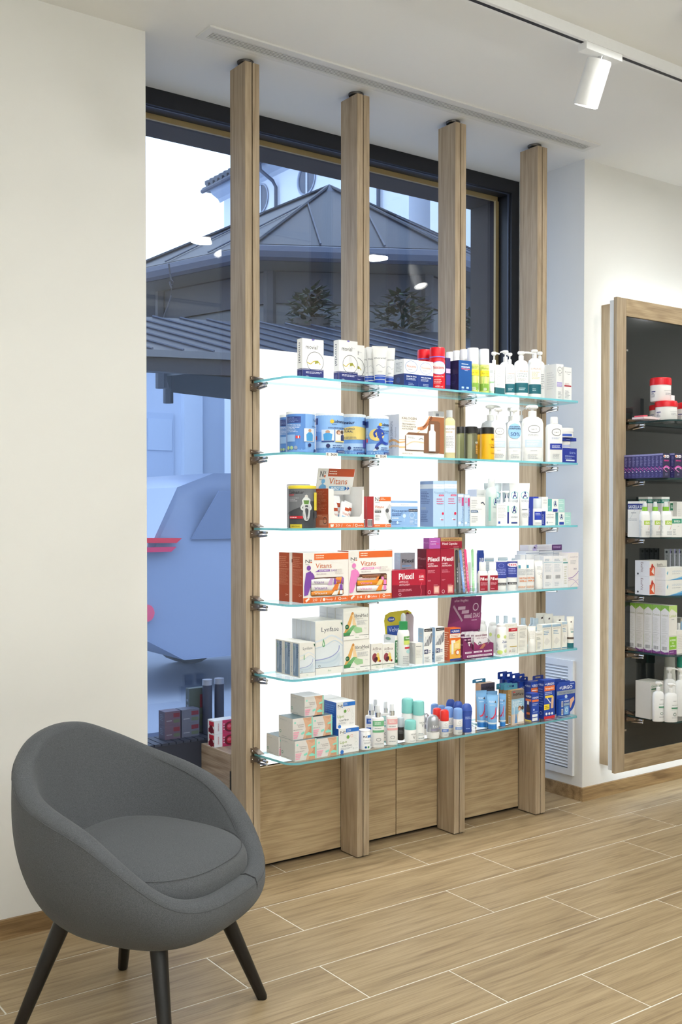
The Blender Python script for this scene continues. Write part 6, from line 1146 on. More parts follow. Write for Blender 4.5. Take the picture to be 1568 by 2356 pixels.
for i, (u, yy, hh) in enumerate(((-.38, -.30, .98), (-.24, -.30, .98), (-.42, .0, 1.1), (-.28, .05, 1.1))):
    b = MB(); ww = tw*.13; hb = H0*hh; b.box(-ww/2, ww/2, -.006, .006, 0, hb, M(MRD, .4), faces={1: M((236, 230, 232), .5)})
    o = b.build('nail_pen_box', None, (t.location.x+tw*u, t.location.y+td*yy, zb+.0022)); tag(o, 'slim burgundy pen box in the counter display, %s' % ['front left', 'front second', 'rear left', 'rear second'][i], 'box', 'slim pen boxes in burgundy display')
    a_ = Art(ww, hb, lambda q, v, k: (-ww/2+q, -.006-k, v)); a_.draw([('r', .15, .70, .85, .78, (236, 220, 228)), ('r', .35, .35, .65, .68, (240, 236, 236)), ('r', .32, .08, .68, .36, (224, 100, 90)), ('r', .1, .86, .9, .92, (206, 170, 190))]); a_.build(o, 'front_print')
for i, u in enumerate((.12, .05, -.02, -.1)):
    ww, hb = tw*.46, H0*1.18; b = MB(); b.prism([(-ww/2, 0), (ww/2, 0), (ww/2, hb*.86), (ww*.4, hb), (-ww*.4, hb), (-ww/2, hb*.9)], -.0008, .0008, M((238, 234, 236), .4)); o = b.build('nail_card', None, (t.location.x+tw*(u+.10), t.location.y+td*(-.22+i*.14), zb+.0022)); tag(o, 'white and burgundy nail pen card in counter display, %s' % NTH[i], 'card pack', 'nail pen cards in burgundy display')
    a_ = Art(ww, hb, lambda q, v, k: (-ww/2+q, -.0008-k, v)); a_.draw([('t', .10, .95, .82, .09, 'mordex', (110, 30, 70), 1), ('t', .2, .9, .72, .06, 'uñas fragiles', (170, 120, 150)), ('p', [(0, .1), (1, .1), (1, .55), (.3, .45), (0, .62)], (150, 60, 104)), ('p', [(.2, .15), (.45, .12), (.85, .45), (.7, .52)], (206, 140, 110)), ('e', .42, .52, .1, None, (60, 50, 50)), ('e', .42, .52, .06, None, (236, 230, 232))]); a_.build(o, 'card_print')
def wspray(a, b_, y, Y, nm, pr):
    bottle(6, a, b_, y, Y, zb, nm, [('bottle_body', [(0, .95, None), (.01, 1, None), (.80, 1, None), (.87, .86, None), (.89, .74, None)], (242, 242, 240), ((.0, .8), pr)), ('spray_head', [(.89, .78, None), (.95, .76, None), (.985, .5, None), (1, .2, None)], (240, 240, 238)), ], name='spray_can', cat='spray can', group='white sprays on the fifth shelf')
ZE = [('e', .2, .75, .12, .08, (206, 222, 130)), ('e', .7, .72, .14, .07, (214, 228, 150)), ('e', .3, .12, .2, .08, (200, 220, 120)), ('e', .75, .16, .15, .07, (214, 228, 150)), ('t', .45, .95, .48, .10, 'Zelio', (60, 80, 140)), ('l', .55, .3, .9, .42, 3, (150, 160, 190)), ('l', .0, .2, .25, .5, 6, LG)]
wspray(762, 856, 268, 2.838, 'white spray can with pale green flower print', ZE); wspray(700, 778, 256, 2.895, 'white spray can behind the flower printed one', ZE[:2]); wspray(592, 690, 240, 2.93, 'white spray can at the back of the burgundy display', [])
carton(6, 856, 945, 276, 2.822, .02, zb, 'white carton with red name bar, fifth shelf', [('l', .1, .9, .9, .95, 1, (200, 198, 190)), ('r', .18, .74, 1, .85, (196, 40, 56)), ('r', .18, .74, .4, .85, (176, 30, 46)), ('l', .45, .77, .95, .83, 2, (250, 220, 224)), ('l', .2, .5, .8, .7, 5, LG), ('r', .3, .235, .95, .26, (200, 170, 70)), ('t', .2, .45, .06, .1, 'A', (200, 160, 160)), ('l', .5, .06, .9, .18, 3, LG)], col=CRM)
HY = [('t', .2, .9, .87, .035, 'HIDROTELIAL', (150, 140, 120)), ('r', .12, .845, .9, .85, (190, 180, 150)), ('r', .12, .06, .15, .80, (206, 200, 150)), ('l', .2, .55, .85, .8, 5, (190, 190, 186)), ('l', .2, .1, .8, .5, 8, (220, 218, 212))]
carton(6, 950, 1030, 296, 2.822, .028, zb, 'cream white carton with thin gold rule, beside the red barred one', HY, col=CRM)
tube_pack(6, 1030, 1102, 294, 2.828, zb, 'white cream tube between two gold ruled cartons', (240, 238, 232), (236, 234, 228), [('r', .1, .3, .14, .8, (206, 200, 150)), ('l', .2, .4, .9, .85, 8, (206, 204, 198))], capf=.22, bot=.9, name='cream_tube')
carton(6, 1102, 1155, 348, 2.818, .03, zb, 'low cream white carton right of the cream tube', [('t', .1, .9, .85, .05, 'HIDROTELIAL', (150, 140, 120)), ('l', .1, .6, .8, .75, 3, (120, 130, 120)), ('r', .1, .08, .14, .6, (206, 200, 150)), ('l', .2, .1, .8, .5, 6, LG)], col=CRM)
HB = [('r', 0, .90, 1, 1, (206, 226, 236)), ('t', .1, .9, .82, .04, 'HIDROTELIAL', (150, 140, 120)), ('l', .15, .60, .85, .78, 3, (120, 160, 190)), ('r', .08, .06, .11, .8, (206, 200, 150)), ('p', [(.15, .3), (.5, .2), (.9, .35), (.5, .5)], (224, 222, 216)), ('r', 0, .02, 1, .05, (110, 160, 190))]
dots = [('e', .05+.1*(i % 10), .91+.03*(i//10), .025, None, (60, 130, 176)) for i in range(30)]
for i, (a, b_, y) in enumerate(((1156, 1229, 285), (1238, 1310, 279), (1320, 1363, 258))):
    carton(6, a, b_, y, 2.818, .03, zb, 'white carton with blue dotted top, fifth shelf, %s of three' % ['left', 'middle', 'right'][i], HB+dots, [('l', .2, .2, .8, .8, 8, (206, 206, 200))], col=CRM)
for i, (a, b_, y) in enumerate(((752, 806, 205), (815, 880, 205), (890, 945, 220), (960, 1030, 225), (1040, 1096, 222), (1060, 1140, 226))):
    bottle(6, a, b_, y, 2.90 if i % 2 else 2.925, zb, 'clear wrapped bottle in the back row of fifth shelf, %s from left' % ['first', 'second', 'third', 'fourth', 'fifth', 'sixth'][i], [('bottle_body', [(0, .95, None), (.02, 1, None), (.72, 1, None), (.80, .6, None)], clearish((206, 222, 234), .7), ((.02, .72), [('l', .2, .2, .9, .9, 8, (170, 196, 214)), ('r', -.2, .9, 1.2, .98, (120, 180, 210))])), ('cap', [(.80, .55, None), (1, .55, None)], clearish((214, 230, 240), .75))], name='wrapped_bottle', group='clear wrapped bottles in the back row')
for i, (a, b_, y, Y) in enumerate(((1098, 1195, 184, 2.92), (1168, 1248, 190, 2.90), (1243, 1345, 206, 2.885))):
    tube_pack(6, a, b_, y, Y, zb, 'cream tube with small dark square at back of fifth shelf, %s of three' % ['left', 'middle', 'right'][i], (238, 236, 228), (230, 228, 220), [('p', [(.48, .86), (.62, .89), (.60, .95), (.46, .92)], (80, 66, 70)), ('l', .2, .4, .8, .7, 5, (214, 212, 206))], capf=.1, bot=.7, group='cream tubes at the back')
tube_pack(6, 1358, 1424, 212, 2.826, zb, 'slim cream tube with teal cap at right end of fifth shelf', (238, 236, 228), (24, 100, 110), [('p', [(.5, .82), (.62, .84), (.6, .9), (.48, .88)], (80, 66, 70)), ('r', .45, .42, .9, .46, (60, 130, 130)), ('r', -.3, .14, 1.3, .22, (84, 70, 60)), ('l', .4, .5, .9, .62, 3, LG)], capf=.15, bot=.82)
# ================================================================== bottom shelf
zb = ZS[5]
SG = (226, 222, 217)
def slim(): return [('e', .11, .80, .045, None, (150, 226, 206)), ('p', [(.50, .98), (.92, .98), (1, .98), (1, 0), (.5, 0), (.56, .2), (.64, .45), (.58, .75)], (214, 172, 142)), ('p', [(.80, .62), (.94, .62), (.93, 0), (.62, 0), (.72, .25), (.86, .45)], (196, 148, 116)), ('p', [(.55, .96), (.80, .80), (.92, .86), (.92, .98)], (206, 160, 130)), ('r', .93, 0, 1, .98, (150, 218, 196)), ('p', [(.74, .62), (.92, .68), (.92, .58), (.76, .54)], (140, 220, 200)), ('p', [(.62, .20), (.78, .30), (.92, .22), (.92, .14), (.7, .14)], (140, 220, 200)), ('p', [(.40, .30), (.56, .36), (.58, .26), (.42, .2)], (140, 220, 200)), ('t', .20, .54, .66, .06, 'Tratamiento', (120, 110, 112)), ('t', .26, .54, .57, .06, 'Reductor', (120, 110, 112)), ('l', .02, .44, .5, .5, 1, (170, 166, 166))]+[('r', .02, .32-i*.085, .30-.03*i, .375-i*.085, (240, 170, 190)) for i in range(4)]
SL = [('l', .1, .84, .6, .87, 1, (150, 160, 160)), ('r', .05, .80, .95, .804, (190, 188, 186)), ('o', .12, .28, .06, None, .35, (40, 140, 110)), ('l', .2, .06, .7, .1, 1, (160, 164, 164))]
DTOP = (96, 116, 122)
kw = dict(col=SG, side=(224, 221, 214), top=DTOP)
b2 = carton(7, 424, 617, 612, 2.816, .085, zb, 'body treatment carton with torso photograph, bottom row front left', slim(), SL, **kw)
b3 = carton(7, 619, 812, 592, 2.816, .085, zb, 'body treatment carton with torso photograph, bottom row right', slim(), SL, **kw)
w0, h0 = b2['_x1']-b2['_x0'], b2['_top']-zb
carton(7, 300, 400, 560, 2.905, .075, zb, 'body treatment carton at left back of bottom row', slim(), SL, xs=b2['_x0']-.006, w=w0, h=h0, **kw)
z2 = b2['_top']+.0005
b4 = carton(7, 405, 585, 410, 2.830, .085, z2, 'body treatment carton with torso photograph, middle row left', slim(), SL, **kw)
carton(7, 586, 760, 392, 2.830, .085, z2, 'body treatment carton with torso photograph, middle row right', slim(), SL, **kw)
z3 = b4['_top']+.0005
b6 = carton(7, 511, 682, 212, 2.838, .085, z3, 'body treatment carton with torso photograph, top of the pyramid', slim(), SL, col=SG, side=(224, 221, 214), top=(222, 224, 228))
LIP = [('t', .08, .26, .80, .10, 'N', (40, 40, 42)), ('t', .27, .34, .85, .06, 's', (40, 40, 42)), ('r', .28, .78, .34, .82, (60, 120, 200)), ('l', .08, .73, .3, .76, 1, LG), ('r', .36, .82, 1, .97, (40, 110, 196)), ('l', .40, .85, .62, .94, 2, (220, 232, 246)), ('t', .06, .40, .40, .11, 'Lipo', (140, 170, 60)), ('t', .16, .64, .26, .085, 'carbo', (90, 96, 100)), ('e', .46, .63, .07, None, (110, 160, 80)), ('o', .64, .66, .06, None, .2, (220, 140, 120)), ('o', .80, .60, .06, None, .12, (206, 214, 206)), ('o', .86, .46, .07, None, .12, (206, 214, 206)), ('o', .86, .32, .07, None, .12, (206, 214, 206)), ('l', .10, .14, .7, .22, 2, LG), ('e', .16, .06, .08, None, (50, 110, 190)), ('o', .72, .14, .035, None, .3, LG), ('l', .78, .125, .95, .155, 1, LG)]
lp = carton(7, 817, 1000, 500, 2.818, .075, zb, 'white carton with leaf emblem and blue side, lower one', LIP, [('l', .1, .3, .9, .9, 8, (70, 130, 210))], side=(30, 92, 180), col=(238, 238, 236))
carton(7, 797, 967, 262, 2.826, .070, lp['_top']+.0005, 'white carton with leaf emblem and blue side, upper one', LIP, [('l', .1, .15, .9, .9, 9, (80, 140, 214))], side=(30, 92, 180), col=(238, 238, 236), n=2, gap=.004)
bottle(7, 998, 1106, 502, 2.830, zb, 'small white pill bottle beside the leaf emblem cartons', [('bottle_body', [(0, .95, None), (.015, 1, None), (.88, 1, None), (.93, .93, None)], (242, 242, 242), ((.02, .88), [('t', .35, .55, .72, .1, 'N', (40, 40, 42), 1), ('r', .62, .70, 1.1, .84, (70, 130, 206)), ('t', .35, .95, .52, .06, 'Control day', (90, 96, 100)), ('l', .4, .34, .9, .46, 2, LG), ('e', .50, .14, .07, None, (40, 90, 150)), ('e', .68, .14, .07, None, (60, 140, 80))])), ('cap', [(.93, .98, None), (.985, .98, None), (1, .9, None)], WHITE)], name='pill_bottle')
def mist(a, b_, y, Y, c, nm, lab=True):
    bottle(7, a, b_, y, Y, zb, nm, [('bottle_body', [(0, .96, .7), (.01, 1, .72), (.66, 1, .72), (.70, .95, .68), (.715, .5, .5)], (242, 240, 238), ((.02, .68), [('r', .12, .74, .90, .94, c), ('l', .3, .8, .75, .9, 2, (240, 244, 240)), ('l', .3, .64, .8, .70, 1, LG), ('r', .12, .52, .90, .60, c), ('o', .5, .26, .1, None, .3, (150, 150, 150)), ('l', .3, .08, .8, .14, 1, LG)]), 2.8), ('chrome_collar', [(.715, .48, None), (.83, .48, None)], MAT['chrome']), ('spray_cap', [(.83, .40, None), (.98, .36, None), (1, .30, None)], clearish((238, 240, 242), .75))], name='mist_bottle', group='white mist bottles with chrome collars')
mist(1112, 1227, 284, 2.830, (110, 176, 130), 'white mist bottle with green label'); mist(1244, 1349, 272, 2.832, (236, 176, 176), 'white mist bottle with pink label')
mist(1058, 1160, 270, 2.888, (60, 100, 180), 'white mist bottle with blue label, behind the green one'); mist(1194, 1285, 252, 2.895, (150, 200, 200), 'white mist bottle with aqua label, behind the pink one'); mist(1100, 1195, 232, 2.94, (150, 180, 210), 'white mist bottle farthest back in its group')
def roll(z, a, b_, y, Y, cap, body, nm, capf=.34, pr=None, dome=True, waist=None):
    rows = [(0, .88, None), (.02, .96, None), (1-capf-.02, 1, None), (1-capf, .97, None)]
    cp = [(1-capf, 1.0, None), (1-.08, .98, None), (1-.025, .86, None), (1, .55, None)] if dome else [(1-capf, 1, None), (.97, .97, None), (1, .9, None)]
    return bottle(z, a, b_, y, Y, zb, nm, [('bottle_body', rows, body, ((.03, 1-capf-.02), pr or [])), ('cap', cp, cap)], name='roll_on_deodorant', cat='deodorant')
roll(7, 1346, 1407, 392, 2.868, clearish((206, 212, 218), .8), (46, 44, 46), 'dark roll on deodorant with grey cap', .42, [('l', .2, .5, .9, .8, 3, (140, 140, 140))])
AQ = clearish((140, 214, 208), .8)
VI = [('t', .45, .95, .70, .06, 'VICHY', (60, 70, 74)), ('t', .62, .80, .54, .14, 'V', (60, 70, 74)), ('l', .4, .2, .95, .32, 2, (150, 160, 164)), ('l', .4, .06, .9, .14, 1, (150, 160, 164))]
def tallv(z, a, b_, y, Y, nm): bottle(z, a, b_, y, Y, zb, nm, [('bottle_body', [(0, .93, None), (.012, 1, None), (.60, 1, None), (.64, .94, None)], (240, 240, 238), ((.0, .62), VI)), ('cap', [(.64, 1, None), (.94, .98, None), (.985, .88, None), (1, .6, None)], AQ), ('nozzle', [(.64, .5, None), (.80, .45, None)], (226, 236, 236))], name='spray_deodorant', cat='deodorant', group='tall aqua capped deodorants')
tallv(7, 1383, 1492, 218, 2.870, 'tall deodorant spray with aqua cap, left one'); tallv(8, 70, 167, 334, 2.835, 'tall deodorant spray with aqua cap, right one in front')
roll(8, 0, 98, 494, 2.818, AQ, (240, 240, 238), 'short roll on deodorant with aqua cap', .42, [('t', .45, .9, .62, .12, 'VICHY', (60, 70, 74)), ('t', .58, .78, .3, .24, 'V', (60, 70, 74)), ('l', .4, .08, .9, .2, 2, LG)])
SV = M((176, 178, 184), .25, .6)
def silver(a, b_, y, Y, nm): bottle(8, a, b_, y, Y, zb, nm, [('bottle_body', [(0, .8, None), (.02, .93, None), (.22, 1, None), (.30, 1.0, None)], (238, 238, 236)), ('cap', [(.30, 1.0, None), (.75, .98, None), (.9, .84, None), (.98, .5, None), (1, .25, None)], SV, ((.3, .8), [('t', .4, .75, .42, .2, 'ie', (240, 240, 244)), ('l', .3, .14, .95, .34, 2, (110, 100, 150))]))], name='roll_on_deodorant', cat='deodorant', group='silver domed deodorants')
silver(184, 293, 455, 2.822, 'silver domed roll on deodorant in front'); silver(140, 212, 440, 2.885, 'silver domed roll on deodorant behind its twin')
RDC = (214, 46, 40); LBC = (122, 160, 220)
def label_(c): return [('o', .55, .80, .12, None, .2, LG), ('l', .3, .60, .85, .66, 1, LG), ('r', .18, .30, .86, .50, c), ('l', .28, .34, .8, .46, 2, (230, 236, 246)), ('l', .4, .06, .8, .16, 2, LG)]
roll(8, 297, 372, 412, 2.818, RDC, (240, 240, 240), 'roll on deodorant with red cap, front one', .40, label_((96, 130, 200)))
roll(8, 236, 310, 398, 2.868, RDC, (240, 240, 240), 'roll on deodorant with red cap, behind the front one', .40, label_((96, 130, 200)))
roll(8, 409, 487, 397, 2.820, LBC, (240, 240, 240), 'roll on deodorant with light blue cap, front one', .40, label_((120, 156, 214)))
roll(8, 334, 407, 386, 2.862, LBC, (240, 240, 240), 'roll on deodorant with light blue cap, second row', .40, label_((120, 156, 214)))
roll(8, 278, 342, 373, 2.905, LBC, (240, 240, 240), 'roll on deodorant with light blue cap, third row', .40)
roll(8, 219, 286, 361, 2.945, LBC, (240, 240, 240), 'roll on deodorant with light blue cap, last row', .40)
def blueb(a, b_, y, Y, nm): bottle(8, a, b_, y, Y, zb, nm, [('bottle_body', [(0, .84, .5), (.02, .92, .56), (.3, .84, .54), (.55, .90, .56), (.74, 1, .6)], (48, 76, 156), ((.04, .72), [('l', .35, .62, .9, .78, 2, (170, 190, 230)), ('l', .4, .12, .7, .18, 1, (170, 190, 230))]), 2.6), ('cap', [(.745, 1, .6), (.84, .98, .58), (.95, .78, .46), (1, .45, .3)], (56, 84, 164))], name='blue_deodorant', cat='deodorant', group='waisted blue deodorants')
blueb(476, 568, 360, 2.828, 'waisted blue deodorant bottle, front one'); blueb(410, 492, 340, 2.882, 'waisted blue deodorant bottle, second'); blueb(346, 428, 324, 2.930, 'waisted blue deodorant bottle, last')
HT = (126, 178, 224)
SHOE = [('p', [(.12, .30), (.20, .22), (.45, .26), (.66, .40), (.72, .62), (.80, .64), (.76, .38), (.80, .20), (.74, .2), (.70, .36), (.55, .22), (.3, .18)], (206, 36, 70)), ('t', .2, .75, .80, .08, 'Akileine', (230, 240, 250)), ('p', [(.62, .80), (.72, .88), (.78, .78)], (70, 60, 60)), ('l', .25, .68, .8, .74, 1, (206, 226, 244)), ('r', -.3, .02, 1.3, .06, (240, 244, 248))]
for i, (a, b_, y, Y, r_) in enumerate(((596, 692, 250, 2.868, -.4), (652, 735, 283, 2.860, -.5), (686, 788, 286, 2.822, -.5), (690, 782, 254, 2.90, -.4), (790, 856, 276, 2.830, -1.25))):
    tube_pack(8, a, b_, y, Y, zb, 'light blue foot cream tube with red shoe, %s' % ['leftmost', 'second from left', 'front one', 'back one', 'turned sideways, rightmost'][i], HT, (44, 120, 196), SHOE, capf=.12, bot=.72, rz=r_, group='light blue foot cream tubes')
# hanging packs
def hang(z, xl, xr, yt, ytab, Y, d, label, F, L, col, side, tab, tx0=.0, tx1=1.0, n=1, **k):
    o = carton(z, xl, xr, yt, Y, d, zb, label, F, L, col=col, side=side, name='hanging_pack', cat='box', **k)
    W, H = o['_x1']-o['_x0'], o['_top']-zb; zt = at_y(*zp(z, xl, ytab), Y+d).z-zb
    x0, x1 = -W/2+W*tx0, -W/2+W*tx1; cxm = (x0+x1)/2; hx = (x1-x0)*.24; zc = H+(zt-H)*.55; hz = (zt-H)*.17
    b = MB(); m = M(tab, .4); y_ = d/2-.0012
    b.prism([(x0, H), (x0, zt-.003), (x0+.003, zt), (x1-.003, zt), (x1, zt-.003), (x1, H), (cxm+hx, H), (cxm+hx, zc-hz), (cxm+hx, zc+hz), (cxm-hx, zc+hz), (cxm-hx, zc-hz), (cxm+hx*.999, zc-hz), (cxm+hx*.999, H)], y_, y_+.001, m); b.build('hang_tab', o)
    return o
TT = (66, 130, 156)
EW = [('r', 0, .74, 1, 1, (120, 112, 104)), ('t', .12, .95, .84, .075, 'EndWarts', (40, 36, 36), 1), ('r', .12, .93, .3, .96, (190, 40, 50)), ('r', 0, .30, 1, .74, (150, 190, 214)), ('l', .08, .50, .92, .70, 6, (230, 240, 246)), ('r', 0, 0, 1, .30, (206, 190, 176)), ('e', .62, .44, .10, .06, (200, 150, 124)), ('e', .64, .46, .12, .07, (150, 90, 50)), ('e', .62, .43, .08, .05, (226, 186, 160)), ('p', [(.48, .06), (.95, .06), (.95, .30), (.74, .40), (.54, .34)], (238, 234, 230)), ('e', .86, .46, .10, .06, (80, 60, 50)), ('p', [(.24, .04), (.32, .3), (.38, .3), (.46, .04)], (90, 140, 196)), ('s', [(.2, .52), (.2, .05)], .03, (236, 240, 244)), ('e', .34, .36, .10, .05, (130, 180, 214))]
hang(8, 897, 1003, 252, 192, 2.820, .020, 'wart treatment box with teal hang tab, family photograph, front one', EW, [('l', .2, .3, .9, .9, 8, (210, 180, 130)), ('b', .25, .02, .8, .26, (50, 40, 40))], (176, 140, 84), (176, 136, 80), TT, -.28, .75)
for i, (a, Y) in enumerate(((857, 2.844), (820, 2.866))):
    hang(8, a, a+100, 250-i*4, 190-i*3, Y, .020, 'wart treatment box with teal hang tab, %s behind the front one' % ['first', 'second'][i], [], [('l', .2, .3, .9, .9, 8, (200, 168, 116)), ('e', .5, .62, .12, None, (230, 220, 200))], (170, 134, 80), (160, 122, 72), TT, -.2, .75)
hang(8, 640, 757, 196, 150, 2.915, .03, 'wart treatment box behind the light blue tubes', [('r', 0, .70, 1, 1, (70, 66, 84)), ('t', .1, .95, .84, .07, 'EndWarts', (30, 26, 36), 1)], [], (190, 150, 120), (206, 160, 120), (56, 120, 160), -.22, .72)
UB = (34, 68, 160); UO = (226, 116, 60)
def urg(t1): return [('t', .10, .93, .86, .07, '+URGO', (244, 246, 250), 1), ('r', .08, .74, .95, .83, UO), ('t', .15, .88, .765, .04, t1, (250, 240, 232), 1)]
u0 = [('t', .10, .93, .82, .06, '+URGO', (244, 246, 250), 1), ('r', .06, .70, .95, .78, UO), ('l', .12, .56, .9, .66, 2, (180, 196, 232)), ('e', .3, .42, .1, None, (200, 214, 240)), ('r', .08, .16, .8, .26, (236, 238, 240)), ('r', .08, .02, .8, .13, (236, 238, 240)), ('l', .2, .3, .9, .36, 2, (160, 180, 224))]
carton(8, 1066, 1127, 280, 2.818, .034, zb, 'blue first aid carton with dropper bottle on its side', u0, [('t', .10, .93, .86, .06, '+URGO', (244, 246, 250), 1), ('r', .06, .72, .95, .80, UO), ('r', .3, .60, .62, .72, (230, 230, 226)), ('p', [(.2, .1), (.74, .1), (.74, .46), (.6, .6), (.34, .6), (.2, .46)], (66, 52, 60)), ('r', .22, .24, .72, .32, (206, 110, 60)), ('r', 0, 0, 1, .05, (226, 206, 90))], col=UB, side=(30, 58, 140))
hang(8, 1062, 1128, 182, 128, 2.860, .036, 'blue first aid carton with hang tab, behind the dropper carton', urg('Verrugas')[:1]+[('r', .0, .70, .98, .84, UO), ('l', .1, .74, .9, .8, 1, (250, 240, 232))], [('t', .1, .9, .86, .05, '+URGO', (200, 214, 240), 1)], UB, (32, 60, 146), (30, 50, 120), -.55, .4)
hang(8, 1170, 1260, 168, 116, 2.824, .032, 'blue first aid carton with hang tab and heel photograph', [('t', .10, .93, .87, .055, '+URGO', (244, 246, 250), 1), ('r', .04, .72, .98, .85, UO), ('t', .12, .9, .765, .04, 'Verrugas Stick', (250, 240, 232), 1), ('l', .1, .62, .95, .70, 2, (200, 212, 240)), ('p', [(.62, .26), (.86, .26), (.90, .56), (.72, .58), (.66, .42)], (226, 186, 150)), ('s', [(.12, .60), (.6, .40)], .07, (236, 236, 236)), ('r', .1, .54, .8, .60, (240, 206, 60)), ('r', -.0, .24, .5, .38, (240, 214, 50)), ('l', .04, .27, .46, .35, 2, (120, 100, 30)), ('r', 0, 0, 1, .07, (196, 40, 50)), ('e', .22, .13, .09, None, (240, 240, 244)), ('e', .48, .13, .09, None, (240, 240, 244)), ('e', .74, .13, .09, None, (240, 240, 244))], [('t', .1, .9, .86, .05, '+URGO', (200, 214, 240), 1), ('l', .1, .3, .9, .8, 8, (110, 140, 200)), ('o', .5, .15, .2, None, .2, (200, 210, 236))], UB, (32, 60, 146), (28, 46, 116), -.5, .48)
# back row of tabs
for i, (a, y, Y) in enumerate(((800, 160, 2.965), (842, 164, 2.945), (905, 174, 2.925), (945, 180, 2.905))):
    hang(8, a+20, a+100, y, y-68, Y, .016, 'blue hanging pack in the last row, %s from left' % ['first', 'second', 'third', 'fourth'][i], [('t', .1, .9, .8, .06, '+URGO', (220, 228, 244), 1)], [], UB, (28, 54, 134), (36, 64, 150), -.2, .8, group='blue hanging packs in the last row')
# rounded blister pack
pc0 = at_y(*zp(8, 1262, 470), 2.85); pc1 = at_y(*zp(8, 1418, 470), 2.85); cw = pc1.x-pc0.x; chh = at_y(*zp(8, 1300, 180), 2.85).z-zb
def blister(Y, lab, full=True):
    t = thing('hanging_pack', lab, 'blister pack', ((pc0.x+pc1.x)/2, Y, zb), group='rounded blue blister packs')
    out = [(-cw/2, 0), (cw*.10, 0)]+arc(cw*.06, chh*.40, cw*.44, -75, 0, 6)+[(cw/2, chh*.9)]+arc(cw*.42, chh*.92, cw*.08, 0, 90, 3)+[(-cw*.38, chh)]+arc(-cw*.38, chh*.86, cw*.12, 90, 180, 3)
    b = MB(); b.prism(out, 0, .0015, M(UB, .35)); o = b.build('card', t)
    if full:
        a_ = Art(cw, chh, lambda u, v, k: (-cw/2+u, -k, v)); a_.draw([('t', .14, .84, .78, .10, '+URGO', (244, 246, 250), 1), ('r', .02, .62, .98, .74, (150, 160, 170)), ('t', .15, .85, .655, .05, 'Filmogel Hongos', (60, 80, 120)), ('p', [(.55, .26), (.75, .18), (.85, .34), (.95, .42), (.92, .52), (.7, .44)], (226, 180, 150)), ('e', .5, .55, .07, None, (206, 226, 236)), ('l', .7, .9, .95, .95, 1, (180, 200, 235))]); a_.build(o, 'card_print')
        b = MB(); b.box(-cw*.44, cw*.02, -.018, -.0003, .002, chh*.50, M((40, 84, 170), .3)); bl = b.build('inner_pack', t)
        a_ = Art(cw*.46, chh*.49, lambda u, v, k: (-cw*.44+u, -.018-k, .002+v)); a_.draw([('t', .3, .9, .82, .1, '+URGO', (244, 246, 250), 1), ('r', .3, .60, .95, .76, (150, 170, 190)), ('r', .35, .06, .85, .56, (120, 170, 216)), ('o', .62, .34, .16, None, .2, (236, 240, 246)), ('b', .02, .55, .22, .9, (40, 40, 60)), ('b', .02, .05, .22, .42, (40, 40, 60))]); a_.build(bl, 'pack_print')
blister(2.842, 'rounded blue blister pack with hand and foot photograph, right end')
for i in range(3): blister(2.868+.024*i, 'rounded blue blister pack, %s behind the front one' % ['first', 'second', 'third'][i], False)
# pomegranate boxes on oak block
def pom(): return [('r', .35, 0, 1, 1, (206, 60, 100)), ('e', .70, .45, .26, .40, (120, 30, 44)), ('e', .72, .45, .18, .28, (206, 40, 60)), ('e', .66, .5, .08, .12, (236, 110, 130)), ('tv', .2, .8, .2, .06, 'GRANADA', (190, 30, 60)), ('e', .42, .7, .03, None, (240, 200, 210)), ('e', .42, .5, .03, None, (240, 200, 210)), ('e', .42, .3, .03, None, (240, 200, 210))]
pb = None; zc = .4085
for i in range(2):
    pq = carton(0, 504, 560, 1690 if i == 0 else 1660, 3.27, .05, zc, 'pink pomegranate box behind the nearest oak post, %s' % ['lower', 'upper'][i], pom(), [('r', .2, .55, .9, .9, (196, 40, 60)), ('r', .1, .05, .9, .35, (150, 26, 44)), ('e', .5, .3, .3, None, (110, 20, 36))], h=.047, xs=1.80, w=.09)
    zc += .0475
# stock on the slatted ledge, shade of its unlit backs put into dark colours
BACKLIT_DK = (92, 98, 118)
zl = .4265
def dk(x0, w, Y, d, h, z, lab, c=BACKLIT_DK): 
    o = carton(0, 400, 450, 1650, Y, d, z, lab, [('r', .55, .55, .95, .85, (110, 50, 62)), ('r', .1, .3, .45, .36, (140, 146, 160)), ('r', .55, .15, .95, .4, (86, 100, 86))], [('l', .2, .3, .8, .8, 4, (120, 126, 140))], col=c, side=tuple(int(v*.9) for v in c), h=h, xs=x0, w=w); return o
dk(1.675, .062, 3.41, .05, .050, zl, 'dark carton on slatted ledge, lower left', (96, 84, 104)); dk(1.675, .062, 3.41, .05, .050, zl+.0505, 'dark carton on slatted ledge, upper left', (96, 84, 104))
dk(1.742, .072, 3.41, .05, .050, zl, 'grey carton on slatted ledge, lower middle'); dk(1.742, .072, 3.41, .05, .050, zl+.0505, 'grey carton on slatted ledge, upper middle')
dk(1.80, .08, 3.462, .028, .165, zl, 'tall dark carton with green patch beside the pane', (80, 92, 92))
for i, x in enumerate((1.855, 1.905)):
    bottle(0, 0, 1, 0, 3.425, zl, 'dark tin with pale rim on slatted ledge, %s' % ['left', 'right'][i], [('tin_body', [(0, 1, None), (.9, 1, None)], (64, 70, 90)), ('lid', [(.9, 1.04, None), (1, 1.0, None)], (150, 158, 176))], name='tin', cat='tin', h=.20, wd=.036, xc=x)
